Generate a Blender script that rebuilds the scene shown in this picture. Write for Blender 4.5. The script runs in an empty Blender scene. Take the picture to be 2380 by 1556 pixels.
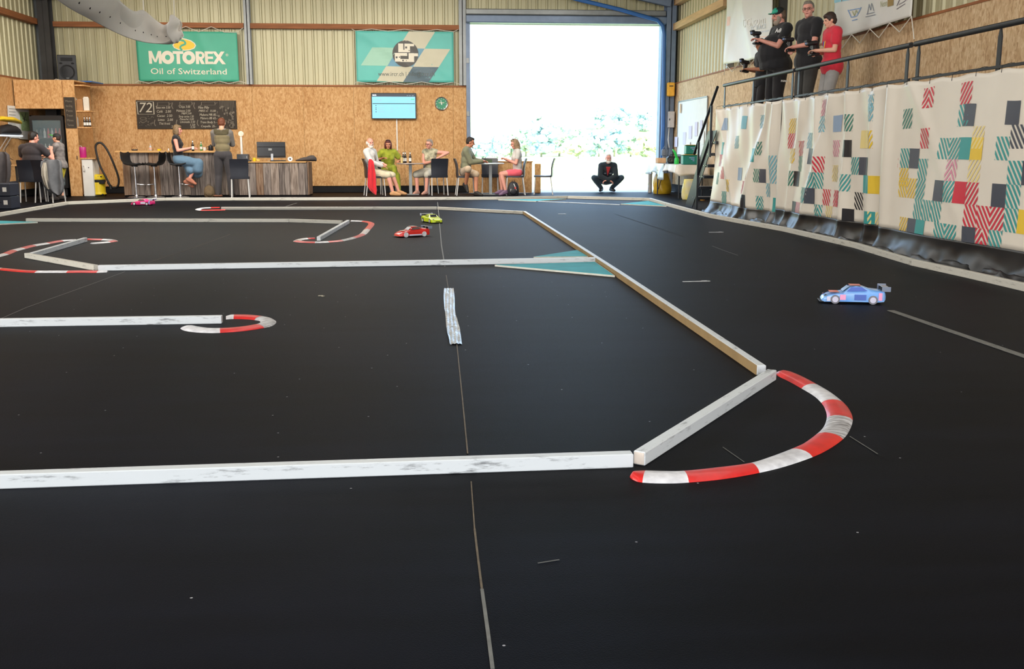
import bpy, bmesh, math, random
import numpy as np
from mathutils import Vector, Matrix, Euler, noise as mnoise
random.seed(7)
C = bpy.context.scene.collection
# ------------------------------------------------------------------ camera (35 mm, 1.10 m above the carpet)
F_ = 2314.0; CX = 1190.0; CY = 778.0; H = 1.10
PT = math.atan(433 / F_); YA = math.atan(181 * math.cos(PT) / F_)
CR = Vector((math.cos(YA), -math.sin(YA), 0)); CF = Vector((math.sin(YA)*math.cos(PT), math.cos(YA)*math.cos(PT), -math.sin(PT)))
CU = CR.cross(CF); C0 = Vector((0, 0, H))
cd = bpy.data.cameras.new('camera'); cam = bpy.data.objects.new('camera', cd); C.objects.link(cam)
cd.sensor_width = 36; cd.lens = 36 * F_ / 2380; cd.clip_end = 800
cam.matrix_world = Matrix(((CR.x, CU.x, -CF.x, 0), (CR.y, CU.y, -CF.y, 0), (CR.z, CU.z, -CF.z, H), (0, 0, 0, 1)))
bpy.context.scene.camera = cam
sc = bpy.context.scene
sc.view_settings.view_transform = 'Standard'; sc.view_settings.look = 'None'
sc.view_settings.gamma = 1; sc.view_settings.use_curve_mapping = False
sc.view_settings.exposure = 0.0
# ------------------------------------------------------------------ sky, sun, daylight
w = bpy.data.worlds.new('sky'); sc.world = w; w.use_nodes = True
nt = w.node_tree; bg = nt.nodes['Background']
tc = nt.nodes.new('ShaderNodeTexCoord'); sp = nt.nodes.new('ShaderNodeSeparateXYZ'); rp = nt.nodes.new('ShaderNodeValToRGB')
nt.links.new(tc.outputs['Generated'], sp.inputs[0]); nt.links.new(sp.outputs['Z'], rp.inputs['Fac']); nt.links.new(rp.outputs['Color'], bg.inputs['Color'])
rp.color_ramp.elements[0].position = 0.0; rp.color_ramp.elements[0].color = (.52, .74, 1, 1)
rp.color_ramp.elements[1].position = .7; rp.color_ramp.elements[1].color = (.45, .68, 1, 1)
bg.inputs['Strength'].default_value = 5.0
def light(name, kind, loc, rot, energy, color=(1, 1, 1), **k):
    d = bpy.data.lights.new(name, kind); d.energy = energy; d.color = color
    for a, b in k.items(): setattr(d, a, b)
    o = bpy.data.objects.new(name, d); C.objects.link(o); o.location = loc; o.rotation_euler = rot
    return o
light('sun', 'SUN', (20, 60, 40), (math.radians(38), math.radians(24), 0), 14, (1, .96, .88), angle=.01)
# area lamps stand in for presumed, unseen roof strips and rear doors
for x in (-5.6, -1.2, 3.2):
    light('roof_fill', 'AREA', (x, 12, 4.75), (0, 0, 0), 150, (1, .97, .93), shape='RECTANGLE', size=.9, size_y=26)
light('roof_fill', 'AREA', (-3.2, 19.3, 4.78), (math.radians(14), 0, 0), 880, (1, .95, .87), shape='RECTANGLE', size=11, size_y=2.6)  # extra area lamp added under the roof to brighten the far wall
light('side_fill', 'AREA', (-9.2, 5.5, 2.4), (math.radians(90), 0, math.radians(-78)), 1050, (1, .97, .93), shape='RECTANGLE', size=9, size_y=4)  # lamp added at the solid left wall to brighten banners and hanging fabric
light('rear_daylight_fill', 'AREA', (.5, -5.6, 2.5), (math.radians(90), 0, 0), 1330, (.95, .97, 1), shape='RECTANGLE', size=13, size_y=4.6)
# ------------------------------------------------------------------ pixel of the photograph -> point on a real plane
def ray(px, py): return CR*((px-CX)/F_) - CU*((py-CY)/F_) + CF
def G(px, py, z=0.0):
    d = ray(px, py); return C0 + d*((z-H)/d.z)
def PY(px, py, Y):
    d = ray(px, py); return C0 + d*(Y/d.y)
def PX(px, py, X):
    d = ray(px, py); return C0 + d*(X/d.x)
# ------------------------------------------------------------------ materials
def lin(c): return tuple((v/255/12.92 if v/255 <= .04045 else ((v/255+.055)/1.055)**2.4) for v in c)
MATS = {}
def M(name, col=None, rough=.6, var=.12, scale=12, metal=0, bump=.0, stretch=(1, 1, 1), emit=0, alpha=1, spec=.5, coat=0, trans=0, sheen=0, col2=None):
    if name in MATS: return MATS[name]
    m = bpy.data.materials.new(name); m.use_nodes = True; t = m.node_tree; N = t.nodes; L = t.links
    b = N['Principled BSDF']; c = lin(col)
    tx = N.new('ShaderNodeTexCoord'); mp = N.new('ShaderNodeMapping'); mp.inputs['Scale'].default_value = stretch
    nz = N.new('ShaderNodeTexNoise'); nz.inputs['Scale'].default_value = scale; nz.inputs['Detail'].default_value = 5
    L.new(tx.outputs['Object'], mp.inputs[0]); L.new(mp.outputs[0], nz.inputs['Vector'])
    r = N.new('ShaderNodeValToRGB'); r.color_ramp.elements[0].position = .3; r.color_ramp.elements[1].position = .7
    c2 = lin(col2) if col2 else c
    r.color_ramp.elements[0].color = (*[v*(1-var) for v in c2], 1); r.color_ramp.elements[1].color = (*[min(1, v*(1+var)) for v in c], 1)
    L.new(nz.outputs['Fac'], r.inputs[0]); L.new(r.outputs[0], b.inputs['Base Color'])
    b.inputs['Roughness'].default_value = rough; b.inputs['Metallic'].default_value = metal
    b.inputs['Specular IOR Level'].default_value = spec; b.inputs['Coat Weight'].default_value = coat
    b.inputs['Sheen Weight'].default_value = sheen
    if trans: b.inputs['Transmission Weight'].default_value = trans
    if alpha < 1: b.inputs['Alpha'].default_value = alpha
    if emit:
        L.new(r.outputs[0], b.inputs['Emission Color']); b.inputs['Emission Strength'].default_value = emit
    if bump:
        bp = N.new('ShaderNodeBump'); bp.inputs['Strength'].default_value = bump; bp.inputs['Distance'].default_value = .02
        L.new(nz.outputs['Fac'], bp.inputs['Height']); L.new(bp.outputs[0], b.inputs['Normal'])
    MATS[name] = m; return m
def osb(name, dark, midc, lite):
    m = bpy.data.materials.new(name); m.use_nodes = True; t = m.node_tree; N = t.nodes; L = t.links; b = N['Principled BSDF']
    tx = N.new('ShaderNodeTexCoord'); prev = None
    for k, (rot, st, sca) in enumerate((((.2, .15, .3), (1, 1, .42), 34), ((-.5, .6, -.4), (1, 1, .36), 22), ((.9, -.7, .8), (1, 1, .45), 46))):
        mp = N.new('ShaderNodeMapping'); mp.inputs['Scale'].default_value = st; mp.inputs['Rotation'].default_value = rot
        v = N.new('ShaderNodeTexVoronoi'); v.inputs['Scale'].default_value = sca
        L.new(tx.outputs['Object'], mp.inputs[0]); L.new(mp.outputs[0], v.inputs['Vector'])
        s = N.new('ShaderNodeSeparateColor'); L.new(v.outputs['Color'], s.inputs[0])
        if prev is None: prev = s.outputs[0]
        else:
            mx = N.new('ShaderNodeMix'); mx.inputs[0].default_value = .45; L.new(prev, mx.inputs[2]); L.new(s.outputs[0], mx.inputs[3]); prev = mx.outputs[0]
    nz = N.new('ShaderNodeTexNoise'); nz.inputs['Scale'].default_value = .9; nz.inputs['Detail'].default_value = 6; L.new(tx.outputs['Object'], nz.inputs['Vector'])
    mx = N.new('ShaderNodeMix'); mx.inputs[0].default_value = .3; L.new(prev, mx.inputs[2]); L.new(nz.outputs['Fac'], mx.inputs[3])
    r = N.new('ShaderNodeValToRGB'); e = r.color_ramp.elements
    e[0].position = .25; e[0].color = (*lin(dark), 1); e[1].position = .8; e[1].color = (*lin(lite), 1)
    q = e.new(.5); q.color = (*lin(midc), 1)
    L.new(mx.outputs[0], r.inputs[0]); L.new(r.outputs[0], b.inputs['Base Color']); b.inputs['Roughness'].default_value = .75
    bp = N.new('ShaderNodeBump'); bp.inputs['Strength'].default_value = .25; bp.inputs['Distance'].default_value = .004; L.new(prev, bp.inputs['Height']); L.new(bp.outputs[0], b.inputs['Normal'])
    MATS[name] = m; return m
OSB = osb('oriented_strand_board', (182, 130, 76), (205, 156, 100), (222, 178, 126))
OSBR = osb('oriented_strand_board_pale', (176, 140, 100), (205, 172, 130), (225, 198, 160))
def carpet():
    m = bpy.data.materials.new('black_carpet'); m.use_nodes = True; t = m.node_tree; N = t.nodes; L = t.links; b = N['Principled BSDF']
    tx = N.new('ShaderNodeTexCoord')
    def noise(s, d=4, vec=None):
        n = N.new('ShaderNodeTexNoise'); n.inputs['Scale'].default_value = s; n.inputs['Detail'].default_value = d; L.new(vec or tx.outputs['Object'], n.inputs['Vector']); return n
    big = noise(.55, 5); mp = N.new('ShaderNodeMapping'); mp.inputs['Scale'].default_value = (.35, 2.2, 1); mp.inputs['Rotation'].default_value = (0, 0, .3); L.new(tx.outputs['Object'], mp.inputs[0]); st = noise(3, 6, mp.outputs[0]); fine = noise(260, 2)
    mx = N.new('ShaderNodeMix'); mx.inputs[0].default_value = .4; L.new(big.outputs['Fac'], mx.inputs[2]); L.new(st.outputs['Fac'], mx.inputs[3])
    r = N.new('ShaderNodeValToRGB'); e = r.color_ramp.elements
    e[0].position = .38; e[0].color = (*lin((5, 6, 11)), 1); e[1].position = .64; e[1].color = (*lin((18, 21, 31)), 1); L.new(mx.outputs[0], r.inputs[0])
    m2 = N.new('ShaderNodeMix'); m2.data_type = 'RGBA'; m2.blend_type = 'MULTIPLY'; m2.inputs[0].default_value = .5
    L.new(r.outputs[0], m2.inputs[6]); L.new(fine.outputs['Fac'], m2.inputs[7])
    v = N.new('ShaderNodeTexVoronoi'); v.voronoi_dimensions = '2D'; v.inputs['Scale'].default_value = 2.6; L.new(tx.outputs['Object'], v.inputs['Vector'])
    cmp = N.new('ShaderNodeMath'); cmp.operation = 'LESS_THAN'; cmp.inputs[1].default_value = .0095; L.new(v.outputs['Distance'], cmp.inputs[0])
    s2 = N.new('ShaderNodeSeparateColor'); L.new(v.outputs['Color'], s2.inputs[0]); g = N.new('ShaderNodeMath'); g.operation = 'GREATER_THAN'; g.inputs[1].default_value = .55; L.new(s2.outputs[0], g.inputs[0])
    mu = N.new('ShaderNodeMath'); mu.operation = 'MULTIPLY'; L.new(cmp.outputs[0], mu.inputs[0]); L.new(g.outputs[0], mu.inputs[1])
    m3 = N.new('ShaderNodeMix'); m3.data_type = 'RGBA'; L.new(mu.outputs[0], m3.inputs[0]); L.new(m2.outputs[2], m3.inputs[6]); m3.inputs[7].default_value = (.32, .32, .34, 1)
    L.new(m3.outputs[2], b.inputs['Base Color'])
    b.inputs['Roughness'].default_value = .55; b.inputs['Specular IOR Level'].default_value = .06
    bp = N.new('ShaderNodeBump'); bp.inputs['Strength'].default_value = .35; bp.inputs['Distance'].default_value = .003; L.new(fine.outputs['Fac'], bp.inputs['Height']); L.new(bp.outputs[0], b.inputs['Normal'])
    MATS['carpet'] = m; return m
CARPET = carpet()
def weathered(name, a, bcol, c):
    m = bpy.data.materials.new(name); m.use_nodes = True; t = m.node_tree; N = t.nodes; L = t.links; b = N['Principled BSDF']
    tx = N.new('ShaderNodeTexCoord'); mp = N.new('ShaderNodeMapping'); mp.inputs['Scale'].default_value = (9, 9, .8); L.new(tx.outputs['Object'], mp.inputs[0])
    n = N.new('ShaderNodeTexNoise'); n.inputs['Scale'].default_value = 3; n.inputs['Detail'].default_value = 9; n.inputs['Distortion'].default_value = .8; L.new(mp.outputs[0], n.inputs['Vector'])
    r = N.new('ShaderNodeValToRGB'); e = r.color_ramp.elements; e[0].position = .3; e[0].color = (*lin(a), 1); e[1].position = .7; e[1].color = (*lin(c), 1); q = e.new(.5); q.color = (*lin(bcol), 1)
    L.new(n.outputs['Fac'], r.inputs[0]); L.new(r.outputs[0], b.inputs['Base Color']); b.inputs['Roughness'].default_value = .85
    bp = N.new('ShaderNodeBump'); bp.inputs['Strength'].default_value = .5; bp.inputs['Distance'].default_value = .004; L.new(n.outputs['Fac'], bp.inputs['Height']); L.new(bp.outputs[0], b.inputs['Normal'])
    MATS[name] = m; return m
PLK = [weathered('weathered_board_grey', (78, 68, 62), (125, 112, 104), (152, 140, 130)), weathered('weathered_board_brown', (86, 60, 42), (128, 100, 78), (150, 128, 108)),
       weathered('weathered_board_dark', (66, 57, 52), (104, 93, 87), (132, 120, 112)), weathered('weathered_board_pale', (96, 82, 72), (140, 124, 112), (165, 150, 138))]
def painted_beam(name, c, dirt):
    m = bpy.data.materials.new(name); m.use_nodes = True; t = m.node_tree; N = t.nodes; L = t.links; b = N['Principled BSDF']
    tx = N.new('ShaderNodeTexCoord'); mp = N.new('ShaderNodeMapping'); mp.inputs['Scale'].default_value = (1.6, 6, 9); L.new(tx.outputs['Object'], mp.inputs[0])
    n = N.new('ShaderNodeTexNoise'); n.inputs['Scale'].default_value = 4; n.inputs['Detail'].default_value = 10; n.inputs['Roughness'].default_value = .7; L.new(mp.outputs[0], n.inputs['Vector'])
    r = N.new('ShaderNodeValToRGB'); e = r.color_ramp.elements; e[0].position = .3; e[0].color = (*lin(dirt), 1); e[1].position = .44; e[1].color = (*lin(c), 1)
    L.new(n.outputs['Fac'], r.inputs[0]); L.new(r.outputs[0], b.inputs['Base Color']); b.inputs['Roughness'].default_value = .45
    MATS[name] = m; return m
BEAM = painted_beam('scuffed_white_paint', (206, 210, 212), (112, 114, 116))
BEAM2 = painted_beam('greyed_white_paint', (196, 192, 180), (120, 116, 106))
CLAD = M('cream_steel_cladding', (186, 178, 142), .42, .04, 3, metal=.15, stretch=(1, 1, .3))
TIMBER = M('red_brown_timber', (150, 92, 52), .7, .25, 6, stretch=(.3, .3, 4), bump=.1)
TIMBERL = M('light_timber', (206, 164, 118), .7, .15, 6, stretch=(3, .3, 4))
STEEL = M('galvanised_steel', (142, 144, 142), .45, .1, 6, metal=.4)
STEELD = M('dark_steel', (70, 68, 66), .5, .12, 5, metal=.4)
BLUEP = M('blue_painted_steel', (54, 104, 168), .4, .06, 5)
BLACK = M('black_plastic', (26, 26, 28), .45, .1, 20)
BLACKM = M('black_painted_steel', (48, 50, 54), .38, .08, 20, metal=.3)
CHROME = M('chrome', (205, 205, 208), .18, .03, 20, metal=.9)
WHITEL = M('white_chair_leg', (212, 210, 206), .35, .03, 20, metal=.2)
SEAT = M('anthracite_chair_plastic', (40, 42, 50), .38, .08, 15)
WHITE = M('matt_white', (232, 230, 224), .6, .03, 6)
YELLOW = M('yellow_plastic', (232, 200, 40), .4, .04, 6)
RED = M('kerb_red', (208, 30, 28), .4, .15, 14, coat=.15)
KWHITE = M('kerb_white', (226, 225, 228), .35, .06, 22, coat=.2, col2=(196, 194, 198))
CYAN = M('turquoise_board', (44, 156, 166), .6, .14, 5, bump=.05, spec=.2)
ROPE = M('white_cord', (215, 208, 192), .8, .05, 30)
SOLE = M('shoe_sole', (210, 206, 200), .6, .05, 9)
# ------------------------------------------------------------------ mesh building
def rot_to(d):
    d = Vector(d).normalized(); return d.to_track_quat('Z', 'Y').to_matrix()
class MB:
    def __init__(s): s.v = []; s.f = []
    def add(s, vs, fs):
        o = len(s.v); s.v += [Vector(v) for v in vs]; s.f += [tuple(i+o for i in f) for f in fs]; return s
    def box(s, c, sz, rz=0, b=0, m=None):
        x, y, z = sz[0]/2, sz[1]/2, sz[2]/2; c = Vector(c); R = m or Matrix.Rotation(rz, 3, 'Z')
        if b <= 0:
            vs = [(-x, -y, -z), (x, -y, -z), (x, y, -z), (-x, y, -z), (-x, -y, z), (x, -y, z), (x, y, z), (-x, y, z)]
            fs = [(0, 3, 2, 1), (4, 5, 6, 7), (0, 1, 5, 4), (1, 2, 6, 5), (2, 3, 7, 6), (3, 0, 4, 7)]
        else:
            b = min(b, x*.9, y*.9, z*.9); vs = []
            for (dz, i) in ((-z, b), (-z+b, 0), (z-b, 0), (z, b)):
                X, Y = x-i, y-i; cb = b*.6 if i == 0 else b*.3
                vs += [(-X+cb, -Y, dz), (X-cb, -Y, dz), (X, -Y+cb, dz), (X, Y-cb, dz), (X-cb, Y, dz), (-X+cb, Y, dz), (-X, Y-cb, dz), (-X, -Y+cb, dz)]
            fs = [tuple(range(7, -1, -1)), tuple(range(24, 32))]
            for k in range(3):
                for j in range(8): fs.append((k*8+j, k*8+(j+1) % 8, k*8+8+(j+1) % 8, k*8+8+j))
        return s.add([c + R @ Vector(v) for v in vs], fs)
    def bx(s, x0, x1, y0, y1, z0, z1, b=0): return s.box(((x0+x1)/2, (y0+y1)/2, (z0+z1)/2), (abs(x1-x0), abs(y1-y0), abs(z1-z0)), b=b)
    def bar(s, p, q, wd, ht, b=0):                     # box beam from p to q, ht measured along world up
        p, q = Vector(p), Vector(q); d = (q-p); L = d.length; d.normalize(); sd = Vector((d.y, -d.x, 0)); sd = sd.normalized() if sd.length > 1e-6 else Vector((1, 0, 0)); up = sd.cross(d)
        return s.box((p+q)/2, (L, wd, ht), b=b, m=Matrix((d, -sd, up)).transposed() if True else None)
    def cyl(s, p, q, r0, r1=None, n=12, caps=True):
        r1 = r0 if r1 is None else r1; p, q = Vector(p), Vector(q); R = rot_to(q-p); vs = []
        for (c, r) in ((p, r0), (q, r1)): vs += [c + R @ Vector((r*math.cos(a*2*math.pi/n), r*math.sin(a*2*math.pi/n), 0)) for a in range(n)]
        fs = [(j, (j+1) % n, n+(j+1) % n, n+j) for j in range(n)]
        if caps: fs += [tuple(range(n-1, -1, -1)), tuple(range(n, 2*n))]
        return s.add(vs, fs)
    def tube(s, pts, r, n=8, closed=False):
        pts = [Vector(p) for p in pts]; k = len(pts); vs = []; ref = None
        for i, p in enumerate(pts):
            d = (pts[(i+1) % k] if (closed or i < k-1) else p) - (pts[i-1] if (closed or i > 0) else p)
            d.normalize()
            if ref is None: ref = Vector((0, 0, 1)) if abs(d.z) < .9 else Vector((1, 0, 0))
            a = d.cross(ref).normalized(); ref2 = a.cross(d).normalized(); ref = ref2
            rr = r[i] if isinstance(r, (list, tuple)) else r
            vs += [p + (a*math.cos(t*2*math.pi/n) + ref2*math.sin(t*2*math.pi/n))*rr for t in range(n)]
        fs = []
        for i in range(k if closed else k-1):
            i2 = (i+1) % k
            fs += [(i*n+j, i*n+(j+1) % n, i2*n+(j+1) % n, i2*n+j) for j in range(n)]
        if not closed: fs += [tuple(range(n-1, -1, -1)), tuple((k-1)*n+j for j in range(n))]
        return s.add(vs, fs)
    def lathe(s, prof, c=(0, 0, 0), n=20, m=None):
        c = Vector(c); vs = []; R = m or Matrix.Identity(3)
        for (r, z) in prof: vs += [c + R @ Vector((max(r, 1e-4)*math.cos(a*2*math.pi/n), max(r, 1e-4)*math.sin(a*2*math.pi/n), z)) for a in range(n)]
        k = len(prof); fs = [(i*n+j, i*n+(j+1) % n, (i+1)*n+(j+1) % n, (i+1)*n+j) for i in range(k-1) for j in range(n)]
        fs += [tuple(range(n-1, -1, -1)), tuple((k-1)*n+j for j in range(n))]
        return s.add(vs, fs)
    def ell(s, c, rad, ax=None, n=14, m=9):
        c = Vector(c); ax = ax or Matrix.Identity(3); vs = [c + ax @ Vector((0, 0, -rad[2]))]
        for i in range(1, m):
            t = -math.pi/2 + math.pi*i/m
            vs += [c + ax @ Vector((rad[0]*math.cos(t)*math.cos(a*2*math.pi/n), rad[1]*math.cos(t)*math.sin(a*2*math.pi/n), rad[2]*math.sin(t))) for a in range(n)]
        vs.append(c + ax @ Vector((0, 0, rad[2]))); fs = [(0, 1+(j+1) % n, 1+j) for j in range(n)]
        for i in range(m-2): fs += [(1+i*n+j, 1+i*n+(j+1) % n, 1+(i+1)*n+(j+1) % n, 1+(i+1)*n+j) for j in range(n)]
        e = 1+(m-1)*n; b = 1+(m-2)*n; fs += [(e, b+j, b+(j+1) % n) for j in range(n)]
        return s.add(vs, fs)
    def cap(s, a, b, ra, rb, n=12):
        a, b = Vector(a), Vector(b); L = (b-a).length
        if L < 1e-5: return s.ell(a, (ra, ra, ra))
        pr = [(ra*math.sin(t), -ra*math.cos(t)) for t in (.05, .5, 1.0, 1.4)] + [(rb*math.cos(t), L+rb*math.sin(t)) for t in (.1, .5, 1.0, 1.5)]
        return s.lathe(pr, a, n, rot_to(b-a))
    def prism(s, poly, a, b):                         # poly = list of points, swept from offset a to offset b
        n = len(poly); a, b = Vector(a), Vector(b); P = [Vector(p) for p in poly]
        return s.add([p+a for p in P]+[p+b for p in P], [tuple(range(n-1, -1, -1)), tuple(range(n, 2*n))]+[(j, (j+1) % n, n+(j+1) % n, n+j) for j in range(n)])
    def rings(s, rings, caps=True):                    # list of closed rings with equal counts
        n = len(rings[0]); vs = [p for r in rings for p in r]; k = len(rings)
        fs = [(i*n+j, i*n+(j+1) % n, (i+1)*n+(j+1) % n, (i+1)*n+j) for i in range(k-1) for j in range(n)]
        if caps: fs += [tuple(range(n-1, -1, -1)), tuple((k-1)*n+j for j in range(n))]
        return s.add(vs, fs)
    def grid(s, fn, nu, nv, th=0):                    # fn(i/nu, j/nv) -> point; th = thickness vector fn offset
        vs = [Vector(fn(i/nu, j/nv)) for j in range(nv+1) for i in range(nu+1)]
        fs = [(j*(nu+1)+i, j*(nu+1)+i+1, (j+1)*(nu+1)+i+1, (j+1)*(nu+1)+i) for j in range(nv) for i in range(nu)]
        return s.add(vs, fs)
    def build(s, name, mat, parent=None, local=False, smooth=False, sharp=None, solid=0, kind=None, label=None):
        me = bpy.data.meshes.new(name); o = bpy.data.objects.new(name, me); C.objects.link(o)
        vs = s.v
        if parent is not None:
            o.parent = parent
            if not local:
                inv = Matrix.LocRotScale(parent.location, parent.rotation_euler, parent.scale).inverted()
                pp = parent.parent
                while pp is not None: inv = inv @ Matrix.LocRotScale(pp.location, pp.rotation_euler, pp.scale).inverted(); pp = pp.parent
                vs = [inv @ v for v in vs]
        elif not local:
            xs = [v.x for v in vs]; ys = [v.y for v in vs]; o.location = ((min(xs)+max(xs))/2, (min(ys)+max(ys))/2, min(v.z for v in vs)); vs = [v - o.location for v in vs]
        me.from_pydata(vs, [], s.f); me.materials.append(mat)
        bm = bmesh.new(); bm.from_mesh(me); bmesh.ops.recalc_face_normals(bm, faces=bm.faces); bm.to_mesh(me); bm.free()
        if smooth:
            for p in me.polygons: p.use_smooth = True
            if sharp:
                try: me.set_sharp_from_angle(angle=math.radians(sharp))
                except Exception: pass
        if solid:
            md = o.modifiers.new('thickness', 'SOLIDIFY'); md.thickness = solid; md.offset = 0
        if kind: o['kind'] = kind
        if label: o['label'] = label
        return o
def tag(o, label=None, cat=None, group=None, kind=None):
    if label: o['label'] = label
    if cat: o['category'] = cat
    if group: o['group'] = group
    if kind: o['kind'] = kind
    return o
def thing(name, label, cat, loc=(0, 0, 0), rz=0, group=None, kind=None):
    o = bpy.data.objects.new(name, None); C.objects.link(o); o.empty_display_size = .1
    o.location = loc; o.rotation_euler = (0, 0, rz)
    return tag(o, label, cat, group, kind)
def dup(o, loc=None, rz=None, label=None, group=None, parent=None):
    c = o.copy(); C.objects.link(c)
    if parent is not None: c.parent = parent
    if loc is not None: c.location = loc
    if rz is not None: c.rotation_euler = (0, 0, rz)
    if label: c['label'] = label
    if group: c['group'] = group
    for ch in list(o.children): dup(ch, parent=c)
    return c
def remesh(o, voxel, it=3, fac=.5, dec=None):
    md = o.modifiers.new('r', 'REMESH'); md.mode = 'VOXEL'; md.voxel_size = voxel; md.use_smooth_shade = True
    if it: s = o.modifiers.new('s', 'SMOOTH'); s.iterations = it; s.factor = fac
    if dec: d = o.modifiers.new('d', 'DECIMATE'); d.ratio = dec
    dg = bpy.context.evaluated_depsgraph_get(); me = bpy.data.meshes.new_from_object(o.evaluated_get(dg)); old = o.data
    o.modifiers.clear(); o.data = me; bpy.data.meshes.remove(old)
    for p in me.polygons: p.use_smooth = True
    return o
# ---- flat print (lettering, logos, patterns) laid on a surface given by surf(u, v, off)
def clip(poly, a, b, c):                                # keep a*x+b*y<=c
    out = []
    for i in range(len(poly)):
        p, q = poly[i], poly[(i+1) % len(poly)]; dp = a*p[0]+b*p[1]-c; dq = a*q[0]+b*q[1]-c
        if dp <= 0: out.append(p)
        if (dp < 0 < dq) or (dq < 0 < dp):
            t = dp/(dp-dq); out.append((p[0]+(q[0]-p[0])*t, p[1]+(q[1]-p[1])*t))
    return out
def cut(poly, step):
    xs = [p[0] for p in poly]; ys = [p[1] for p in poly]; res = []
    i0, i1 = math.floor(min(xs)/step), math.ceil(max(xs)/step); j0, j1 = math.floor(min(ys)/step), math.ceil(max(ys)/step)
    for i in range(i0, i1):
        a = clip(clip(poly, -1, 0, -i*step), 1, 0, (i+1)*step)
        if len(a) < 3: continue
        for j in range(j0, j1):
            b = clip(clip(a, 0, -1, -j*step), 0, 1, (j+1)*step)
            if len(b) > 2: res.append(b)
    return res
class Print:
    def __init__(s, surf, off=.004, step=.06): s.surf = surf; s.off = off; s.step = step; s.mb = {}
    def poly(s, pts, mat, lift=0):
        mb = s.mb.setdefault((mat, lift), MB())
        for b in cut([tuple(p) for p in pts], s.step):
            mb.add([s.surf(u, v, s.off+lift) for (u, v) in b], [tuple(range(len(b)))])
    def rect(s, u0, v0, u1, v1, mat, lift=0): s.poly([(u0, v0), (u1, v0), (u1, v1), (u0, v1)], mat, lift)
    def line(s, pts, wd, mat, lift=0):
        for (a, b) in zip(pts[:-1], pts[1:]):
            dx, dy = b[0]-a[0], b[1]-a[1]; L = math.hypot(dx, dy) or 1; nx, ny = -dy/L*wd/2, dx/L*wd/2
            s.poly([(a[0]+nx, a[1]+ny), (b[0]+nx, b[1]+ny), (b[0]-nx, b[1]-ny), (a[0]-nx, a[1]-ny)], mat, lift)
    def disc(s, c, r, mat, lift=0, n=28, ry=None, r0=0):
        ry = ry or r
        if r0 == 0: s.poly([(c[0]+r*math.cos(k*2*math.pi/n), c[1]+ry*math.sin(k*2*math.pi/n)) for k in range(n)], mat, lift)
        else:
            for k in range(n):
                a, b = k*2*math.pi/n, (k+1)*2*math.pi/n
                s.poly([(c[0]+r*math.cos(a), c[1]+ry*math.sin(a)), (c[0]+r*math.cos(b), c[1]+ry*math.sin(b)), (c[0]+r0*math.cos(b), c[1]+r0*ry/r*math.sin(b)), (c[0]+r0*math.cos(a), c[1]+r0*ry/r*math.sin(a))], mat, lift)
    def text(s, body, u, v, size, mat, lift=0, sx=1, bold=0, shear=0, align='LEFT', fit=None, ang=0):
        cu = bpy.data.curves.new('t', 'FONT'); cu.body = body; cu.size = size; cu.offset = bold; cu.shear = shear; cu.align_x = 'LEFT'; cu.resolution_u = 2
        o = bpy.data.objects.new('t', cu); C.objects.link(o); bpy.context.view_layer.update()
        me = bpy.data.meshes.new_from_object(o.evaluated_get(bpy.context.evaluated_depsgraph_get()))
        P = [(x.co.x, x.co.y) for x in me.vertices]; Fs = [tuple(p.vertices) for p in me.polygons]
        bpy.data.objects.remove(o); bpy.data.curves.remove(cu); bpy.data.meshes.remove(me)
        if not P: return
        x0 = min(p[0] for p in P); x1 = max(p[0] for p in P)
        if fit: sx = fit/(x1-x0)
        if align == 'CENTER': u -= (x1-x0)*sx/2
        ca, sa = math.cos(ang), math.sin(ang)
        mb = s.mb.setdefault((mat, lift), MB())
        mb.add([s.surf(u+((x-x0)*sx)*ca-y*sa, v+((x-x0)*sx)*sa+y*ca, s.off+lift+.001) for x, y in P], Fs)
    def build(s, name, parent, local=False):
        for (mat, l), mb in s.mb.items(): mb.build(name, mat, parent, local=local)
YW = 25.9; XL = -9.5; XR = 6.1; ZE = 4.8; XM = (XL+XR)/2; RS = .2        # back wall, side walls, eaves, ridge
def roof_z(x): return ZE + (XR-XM-abs(x-XM))*RS
# ================================================================== THE HALL
def struct(o): o['kind'] = 'structure'; return o
m = MB(); m.bx(XL-.3, XR+.3, -6, 25.35, -.12, 0); m.bx(XL-.3, .86, 25.35, YW+.3, -.12, 0); floor = struct(m.build('floor', CARPET))
# carpet seams and worn tape lines belong to the floor
SEAM = M('seam_glue', (96, 84, 66), .6, .3, 30); SEAMD = M('seam_dark', (16, 16, 18), .9); TAPEW = M('white_tape', (205, 205, 205), .5, .2, 40); TAPEG = M('grey_tape', (104, 104, 100), .6, .2, 30)
def strip(pts, wd, mat, name='carpet_seam', z=.0015, par=None):
    mb = MB(); P = [G(*p, z) for p in pts]
    for a, b in zip(P[:-1], P[1:]):
        d = (b-a).normalized(); n = Vector((-d.y, d.x, 0))*wd/2
        mb.add([a-n, b-n, b+n, a+n], [(0, 1, 2, 3)]); mb.add([p+Vector((0, 0, .001)) for p in (a-n, b-n, b+n, a+n)], [(0, 1, 2, 3)])
    return mb.build(name, mat, par or floor)
strip([(1017, 470), (1020, 500), (1026, 570), (1034, 620)], .012, TAPEG); strip([(1037, 640), (1045, 690), (1062, 802), (1075, 930), (1087, 1055)], .005, SEAM)
strip([(1095, 1120), (1103, 1230)], .004, SEAM); strip([(1103, 1230), (1110, 1290), (1120, 1370)], .006, SEAM); strip([(1120, 1370), (1134, 1470), (1145, 1556)], .009, TAPEG)
strip([(690, 472), (665, 480)], .02, TAPEG); strip([(290, 632), (215, 660), (60, 716), (0, 742)], .005, TAPEG); strip([(535, 545), (440, 580), (340, 612)], .004, SEAM)
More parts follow.
